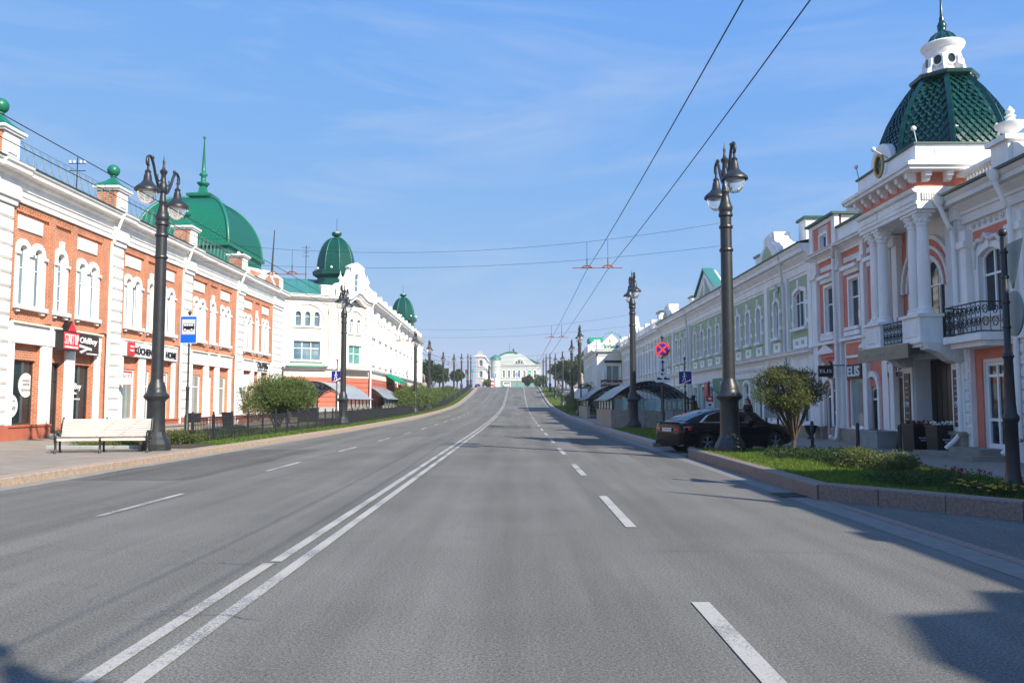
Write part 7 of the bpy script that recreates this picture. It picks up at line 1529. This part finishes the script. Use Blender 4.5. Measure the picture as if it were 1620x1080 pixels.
    for x in (0, 2.7):
        for sgn in (-1, 1):
            wy = sgn*.80; Mw = M @ Matrix.Translation((x, wy, .31)) @ Matrix.Rotation(R(90), 4, 'X')
            wl = MB(Mw).lathe([(.225, -.1), (.3, -.1), (.312, -.07), (.312, .07), (.3, .1), (.225, .1), (.225, -.1)], (0, 0, 0), 28).build('wheel', 'tyre', car, 40)
            m3 = MB(Mw); m3.lathe([(.228, -.085), (.228, .085), (.21, .085), (.2, .02), (.2, -.085)], (0, 0, 0), 28); m3.build('rim', 'chrome', wl, 40)
            m3 = MB(Mw); zf = -.075*sgn
            for k in range(5):
                a = R(72*k+18)
                for da in (-.13, .13):
                    p0, p1 = Vector((.04*math.cos(a), .04*math.sin(a), zf)), Vector((.205*math.cos(a+da), .205*math.sin(a+da), zf)); m3.tube([p0, p1], [.02, .014], 6)
            m3.lathe([(.05, zf-.015), (.05, zf+.015)], (0, 0, 0), 12); m3.build('spokes', 'metal_grey', wl); m3 = MB(Mw); m3.lathe([(.195, -zf*.1), (.01, -zf*.1)], (0, 0, 0), 16); m3.build('brake_disc', 'rim', wl)
            for q in (-1,): m3 = MB(M); m3.tube([(x, sgn*.68, .31), (x, sgn*.66, .31)], .36, 24); m3.build('wheel_well', 'black_void', car)
    for sgn in (-1, 1):
        m3 = MB(M); m3.grid([[(-.955, sgn*.42, .72), (-.945, sgn*.62, .70), (-.84, sgn*.80, .70), (-.62, sgn*.885, .74)], [(-.96, sgn*.42, .80), (-.95, sgn*.62, .82), (-.84, sgn*.805, .845), (-.55, sgn*.885, .87)]]); m3.build('tail_light', 'lamp_red', car, True)
        m3 = MB(M); m3.grid([[(-.962, sgn*.44, .735), (-.85, sgn*.79, .73)], [(-.962, sgn*.44, .75), (-.85, sgn*.79, .748)]]); m3.build('reversing_strip', 'plate', car)
        MB(M).tube([(1.9, sgn*.84, 1.0), (1.86, sgn*1.0, 1.04)], [.05, .09], 8).build('mirror', paint, car, True)
        for x in (.75, 1.75): MB(M).box(x, x+.2, sgn*.885-.012, sgn*.885+.012, .80, .825).build('door_handle', 'chrome', car)
        MB(M).box(-.9, -.8, sgn*.62-.1, sgn*.62+.1, .22, .27).build('exhaust', 'metal_grey', car)
        m3 = MB(M); m3.grid([[(3.4, sgn*.78, .62), (3.62, sgn*.58, .58)], [(3.3, sgn*.80, .74), (3.5, sgn*.6, .72)]]); m3.build('headlight', 'plate', car)
    MB(M).box(-.985, -.96, -.26, .26, .68, .79).build('number_plate', 'plate', car)
    text(car, Fac(M @ Vector((-.986, 0, 0)), tuple((M.to_3x3() @ Vector((0, -1, 0)))[:2]), tuple((M.to_3x3() @ Vector((-1, 0, 0)))[:2])), 'о 074 ку', 0, loc[2]+.735, .42, .07, .002, 'letter_black', ext=.001)
    MB(M).box(-.93, -.90, -.7, .7, .955, .985).build('boot_lip', paint, car); MB(M).box(-.97, -.93, -.7, .7, .24, .36).build('diffuser', 'black_void', car)
    MB(M).prism([(.2, 1.375), (.38, 1.40), (.2, 1.47)], -.015, .015).build('roof_fin', paint, car)
    return car
sedan((5.8, 27.7, .015), R(22), 'black four-door coupe parked nose-in on the driveway behind the lamp post', 'car_paint')
sedan((-3.3, 246, 6.25), R(-92), 'white car coming over the crest of the street', 'car_white'); sedan((-8.6, 280, 6.25), R(90), 'red car on the left side of the crest', 'car_red')
sedan((-12.5, 258, 6.28), R(88), 'dark car waiting at the left of the crest', 'car_glass')

# ================================================================ PEOPLE AND STATUE
def figure(name, label, loc, ang, joints, cat='person', skin='skin', cloth='cloth_black', hair='hair_red', whole=None, longhair=True, h=1.0):
    """one continuous skinned body; joints: dict of overrides, x forward"""
    J = dict(pel=(0, 0, .95), bel=(.01, 0, 1.1), che=(0, 0, 1.3), nek=(0, 0, 1.46), hed=(.02, 0, 1.56), crn=(.01, 0, 1.68), sl=(0, .18, 1.40), el=(.0, .24, 1.13), wl=(.1, .23, .90), hl=(.13, .22, .81), sr=(0, -.18, 1.40), er=(.0, -.24, 1.13), wr=(.1, -.23, .90), hr=(.13, -.22, .81), pl=(0, .09, .88), kl=(.12, .1, .48), al=(.1, .1, .08), fl=(.24, .11, .03), pr=(0, -.09, .88), kr=(.02, -.1, .48), ar=(-.2, -.1, .1), fr=(-.08, -.11, .03)); J.update(joints)
    RAD = dict(pel=.15, bel=.135, che=.155, nek=.055, hed=.085, crn=.08, sl=.075, el=.048, wl=.034, hl=.035, sr=.075, er=.048, wr=.034, hr=.035, pl=.095, kl=.065, al=.042, fl=.035, pr=.095, kr=.065, ar=.042, fr=.035)
    keys = list(J); E_ = [('pel', 'bel'), ('bel', 'che'), ('che', 'nek'), ('nek', 'hed'), ('hed', 'crn'), ('che', 'sl'), ('sl', 'el'), ('el', 'wl'), ('wl', 'hl'), ('che', 'sr'), ('sr', 'er'), ('er', 'wr'), ('wr', 'hr'), ('pel', 'pl'), ('pl', 'kl'), ('kl', 'al'), ('al', 'fl'), ('pel', 'pr'), ('pr', 'kr'), ('kr', 'ar'), ('ar', 'fr')]
    V = [Vector(J[k]) for k in keys]; R_ = [RAD[k] for k in keys]; E2 = [(keys.index(a), keys.index(b_)) for a, b_ in E_]
    for hk, sg in (('hl', 1), ('hr', -1)):                   # five fingers per hand
        i = keys.index(hk); wv = Vector(J['wl' if sg > 0 else 'wr']); d = (V[i]-wv).normalized(); sd = d.cross(Vector((0, 1, 0))).normalized()
        for q, (o_, ln) in enumerate(((-.03, .075), (-.01, .085), (.01, .08), (.03, .065), (-.045, .05))):
            st = V[i]+sd*o_+d*(.01 if q < 4 else -.03); a = len(V); V += [st, st+d*ln*.55+sd*(0 if q < 4 else -.02), st+d*ln+Vector((.015, 0, 0))]; R_ += [.011, .010, .008]; E2 += [(i, a), (a, a+1), (a+1, a+2)]
    me = bpy.data.meshes.new('tmp'); me.from_pydata([tuple(v) for v in V], E2, []); o = bpy.data.objects.new('tmp', me); COL.objects.link(o)
    sk = o.modifiers.new('s', 'SKIN'); 
    for i, r in enumerate(R_): me.skin_vertices[0].data[i].radius = (r, r*(1.15 if keys[i] in ('che', 'pel', 'bel') else 1)) if i < len(keys) else (r, r)
    me.skin_vertices[0].data[0].use_root = True; sb = o.modifiers.new('d', 'SUBSURF'); sb.levels = 2; sb.render_levels = 2
    o.matrix_world = Matrix.Translation(loc) @ Matrix.Rotation(ang, 4, 'Z') @ Matrix.Scale(h, 4); bpy.context.view_layer.update()
    dg = bpy.context.evaluated_depsgraph_get(); mb_ = bpy.data.meshes.new_from_object(o.evaluated_get(dg)); Mw = o.matrix_world.copy(); bpy.data.objects.remove(o)
    p = thing(name, label, cat, loc); mb_.materials.clear()
    mts = [skin, cloth] if not whole else [whole]
    for m_ in mts: mb_.materials.append(MAT[m_])
    if not whole:
        for pl_ in mb_.polygons:
            c = pl_.center; arms = (c-Vector(J['hl'])).length < .14 or (c-Vector(J['hr'])).length < .14; pl_.material_index = 0 if (c.z > 1.45*1 or arms) else 1
    mb_.transform(Mw); body = link('body', mb_, None, p, True)
    H = Vector(J['hed']); mm = lambda: MB(Mw @ Matrix.Translation(H))
    hd = whole or skin
    mm().ball((.03, 0, .03), .092, 14, 10, 1.25).build('head', hd, p, True); m2 = mm(); m2.tube([(.12, 0, .04), (.145, 0, .0)], [.01, .018], 6); m2.build('nose', hd, p, True)
    for s in (-1, 1):
        mm().ball((.112, s*.033, .045), .012, 6, 5).build('eye', whole or 'letter_black', p); mm().ball((.03, s*.094, .02), .02, 6, 5, 1.4).build('ear', hd, p, True)
    mm().box(.114, .122, -.022, .022, -.045, -.036).build('mouth', whole or 'flower_red', p)
    return p, Mw, H
p, Mw, H = figure('person', 'person with long red hair and dark clothes walking past the sage building', (9.75, 35.2, .15), R(-150), {}, h=.97)
m2 = MB(Mw @ Matrix.Translation(H)); m2.ball((-.005, 0, .06), .112, 14, 10, 1.15); m2.tube([(-.05, 0, .05), (-.09, 0, -.1), (-.1, 0, -.3)], [.1, .1, .05], 10); m2.build('hair', 'hair_red', p, True)
m2 = MB(Mw); m2.lathe([(.17, .62), (.19, .8), (.16, .98), (.15, 1.06)], (0, 0, 0), 14); m2.build('skirt', 'cloth_black', p, True)
p, Mw, H = figure('person', 'person in blue walking behind the fence under the leafy willow', (-15.4, 55.2, .15), R(70), {}, cloth='cloth_blue', h=.98)
MB(Mw @ Matrix.Translation(H)).ball((-.01, 0, .07), .108, 12, 8, 1.0).build('hair', 'letter_black', p, True)
p, Mw, H = figure('statue', 'dark bronze statue of a man in a cap reaching out one arm', (9.6, 45.2, .3), R(185), dict(el=(.2, .26, 1.3), wl=(.42, .24, 1.32), hl=(.52, .24, 1.32), kr=(.02, -.1, .48), ar=(-.02, -.1, .08), fr=(.12, -.11, .03)), cat='statue', whole='bronze', h=1.02)
m2 = MB(Mw @ Matrix.Translation(H)); m2.ball((0, 0, .09), .115, 14, 8, .7); m2.box(.06, .19, -.07, .07, .09, .105); m2.build('cap', 'bronze', p, True); m2 = MB(Mw); m2.lathe([(.25, .45), (.2, .9), (.19, 1.2), (.14, 1.42)], (0, 0, 0), 16); m2.build('coat', 'bronze', p, True)
MB().box(9.3, 9.9, 44.9, 45.5, .15, .3).build('plinth', 'plinth_grey', p)

# ================================================================ FAR STREET FURNITURE AT THE CREST
def small_sign(x, y, z, kind, mt, label):
    zg = zr(y); s = thing('road_sign', label, 'sign', (x, y, zg)); MB().tube([(x, y, zg), (x, y, z+.4)], .06, 6).build('pole', 'iron', s); F = facing(x, y-.07)
    if kind == 'tri': F.mb().prism([(-.55, z-.4), (.55, z-.4), (0, z+.6)], 0, .03).build('plate', 'sign_red', s); F.mb().prism([(-.35, z-.3), (.35, z-.3), (0, z+.35)], .03, .04).build('face', 'sign_white', s)
    elif kind == 'circ': F.mb().prism([(.45*math.cos(6.2832*k/16), z+.45*math.sin(6.2832*k/16)) for k in range(16)], 0, .03).build('plate', 'sign_red', s); F.mb().prism([(.3*math.cos(6.2832*k/16), z+.3*math.sin(6.2832*k/16)) for k in range(16)], .03, .04).build('face', 'sign_white', s)
    else: F.mb().box(-.5, .5, 0, .03, z-.5, z+.5).build('plate', mt, s); F.mb().box(-.2, .2, .03, .04, z-.2, z+.2).build('mark', 'sign_white', s)
small_sign(8.0, 160, 5.2, 'tri', None, 'white triangular warning sign on the right of the climb'); small_sign(-7.6, 268, 10.6, 'sq', 'sign_blue', 'blue square sign left of the theatre door'); small_sign(-.2, 275, 11.2, 'sq', 'sign_blue', 'blue square sign before the theatre windows'); small_sign(2.8, 275, 11.0, 'circ', None, 'round red-rimmed sign before the theatre trees')
small_sign(3.9, 272, 11.6, 'sq', 'lit_green', 'pale green square sign before the theatre trees'); small_sign(-10.9, 255, 8.6, 'circ', None, 'small round sign at the left end of the crest')
tl = thing('traffic_light', 'traffic light showing green on the left lamp row at the crest', 'traffic light', (-13.4, 226, 6)); MB().tube([(-14.0, 226, 6), (-14.0, 226, 10.6)], .07, 6).build('pole', 'iron', tl); MB().box(-14.3, -13.7, 225.7, 226, 9.4, 10.8).build('housing', 'iron_black', tl)
for k, mt in enumerate(('lit_green', 'rust', 'lamp_red')): MB().lathe([(.2, 0), (.18, .02)], (0, 0, 0), 10).build('x', None) if False else facing(-14.0, 225.7).mb().prism([(.18*math.cos(6.2832*j/12), 9.62+k*.44+.18*math.sin(6.2832*j/12)) for j in range(12)], .0, .02).build('lens', mt, tl)
gs = thing('road_sign', 'pale green sign board beside the traffic light at the crest', 'sign', (-12.4, 226, 6)); MB().box(-12.9, -12.0, 225.8, 225.9, 10, 10.9).build('plate', 'lit_green', gs); MB().tube([(-12.4, 226, 6), (-12.4, 226, 10.2)], .06, 6).build('pole', 'iron', gs)
rw = thing('barrier_post', 'red and white striped marker post near the white car', 'post', (-7.9, 258, 6.3))
for k in range(5): MB().box(-8.3, -7.5, 258, 258.1, 6.4+k*.6, 6.95+k*.6).build('stripe', 'sign_red' if k % 2 else 'sign_white', rw)
for x, y, l in ((13.5, 142, 'distant white-globed park lamp among the right trees'),):
    z = zr(y); t = thing('park_lamp', l, 'lamp', (x, y, z)); MB().tube([(x, y, z), (x, y, z+5)], .08, 6).build('pole', 'iron', t)
    for dx in (-.8, 0, .8): MB().ball((x+dx, y, z+5.1+(.4 if dx == 0 else 0)), .22, 8, 6).build('globe', 'sign_white', t, True)
    MB().tube([(x-.8, y, z+4.9), (x+.8, y, z+4.9)], .04, 5).build('arm', 'iron', t)

# ================================================================ HAZE
m, t, b = tweak('haze'); t.nodes.remove(b); pv = t.nodes.new('ShaderNodeVolumePrincipled'); pv.inputs['Color'].default_value = (.93, .96, 1, 1); pv.inputs['Density'].default_value = .00035; pv.inputs['Anisotropy'].default_value = .2
t.links.new(pv.outputs[0], t.nodes['Material Output'].inputs['Volume'])
hz = MB().box(-1600, 1600, -120, 2100, -1.2, 32).build('haze', 'haze'); hz['kind'] = 'stuff'; tag(hz, 'thin pale summer haze filling the street air', 'haze')
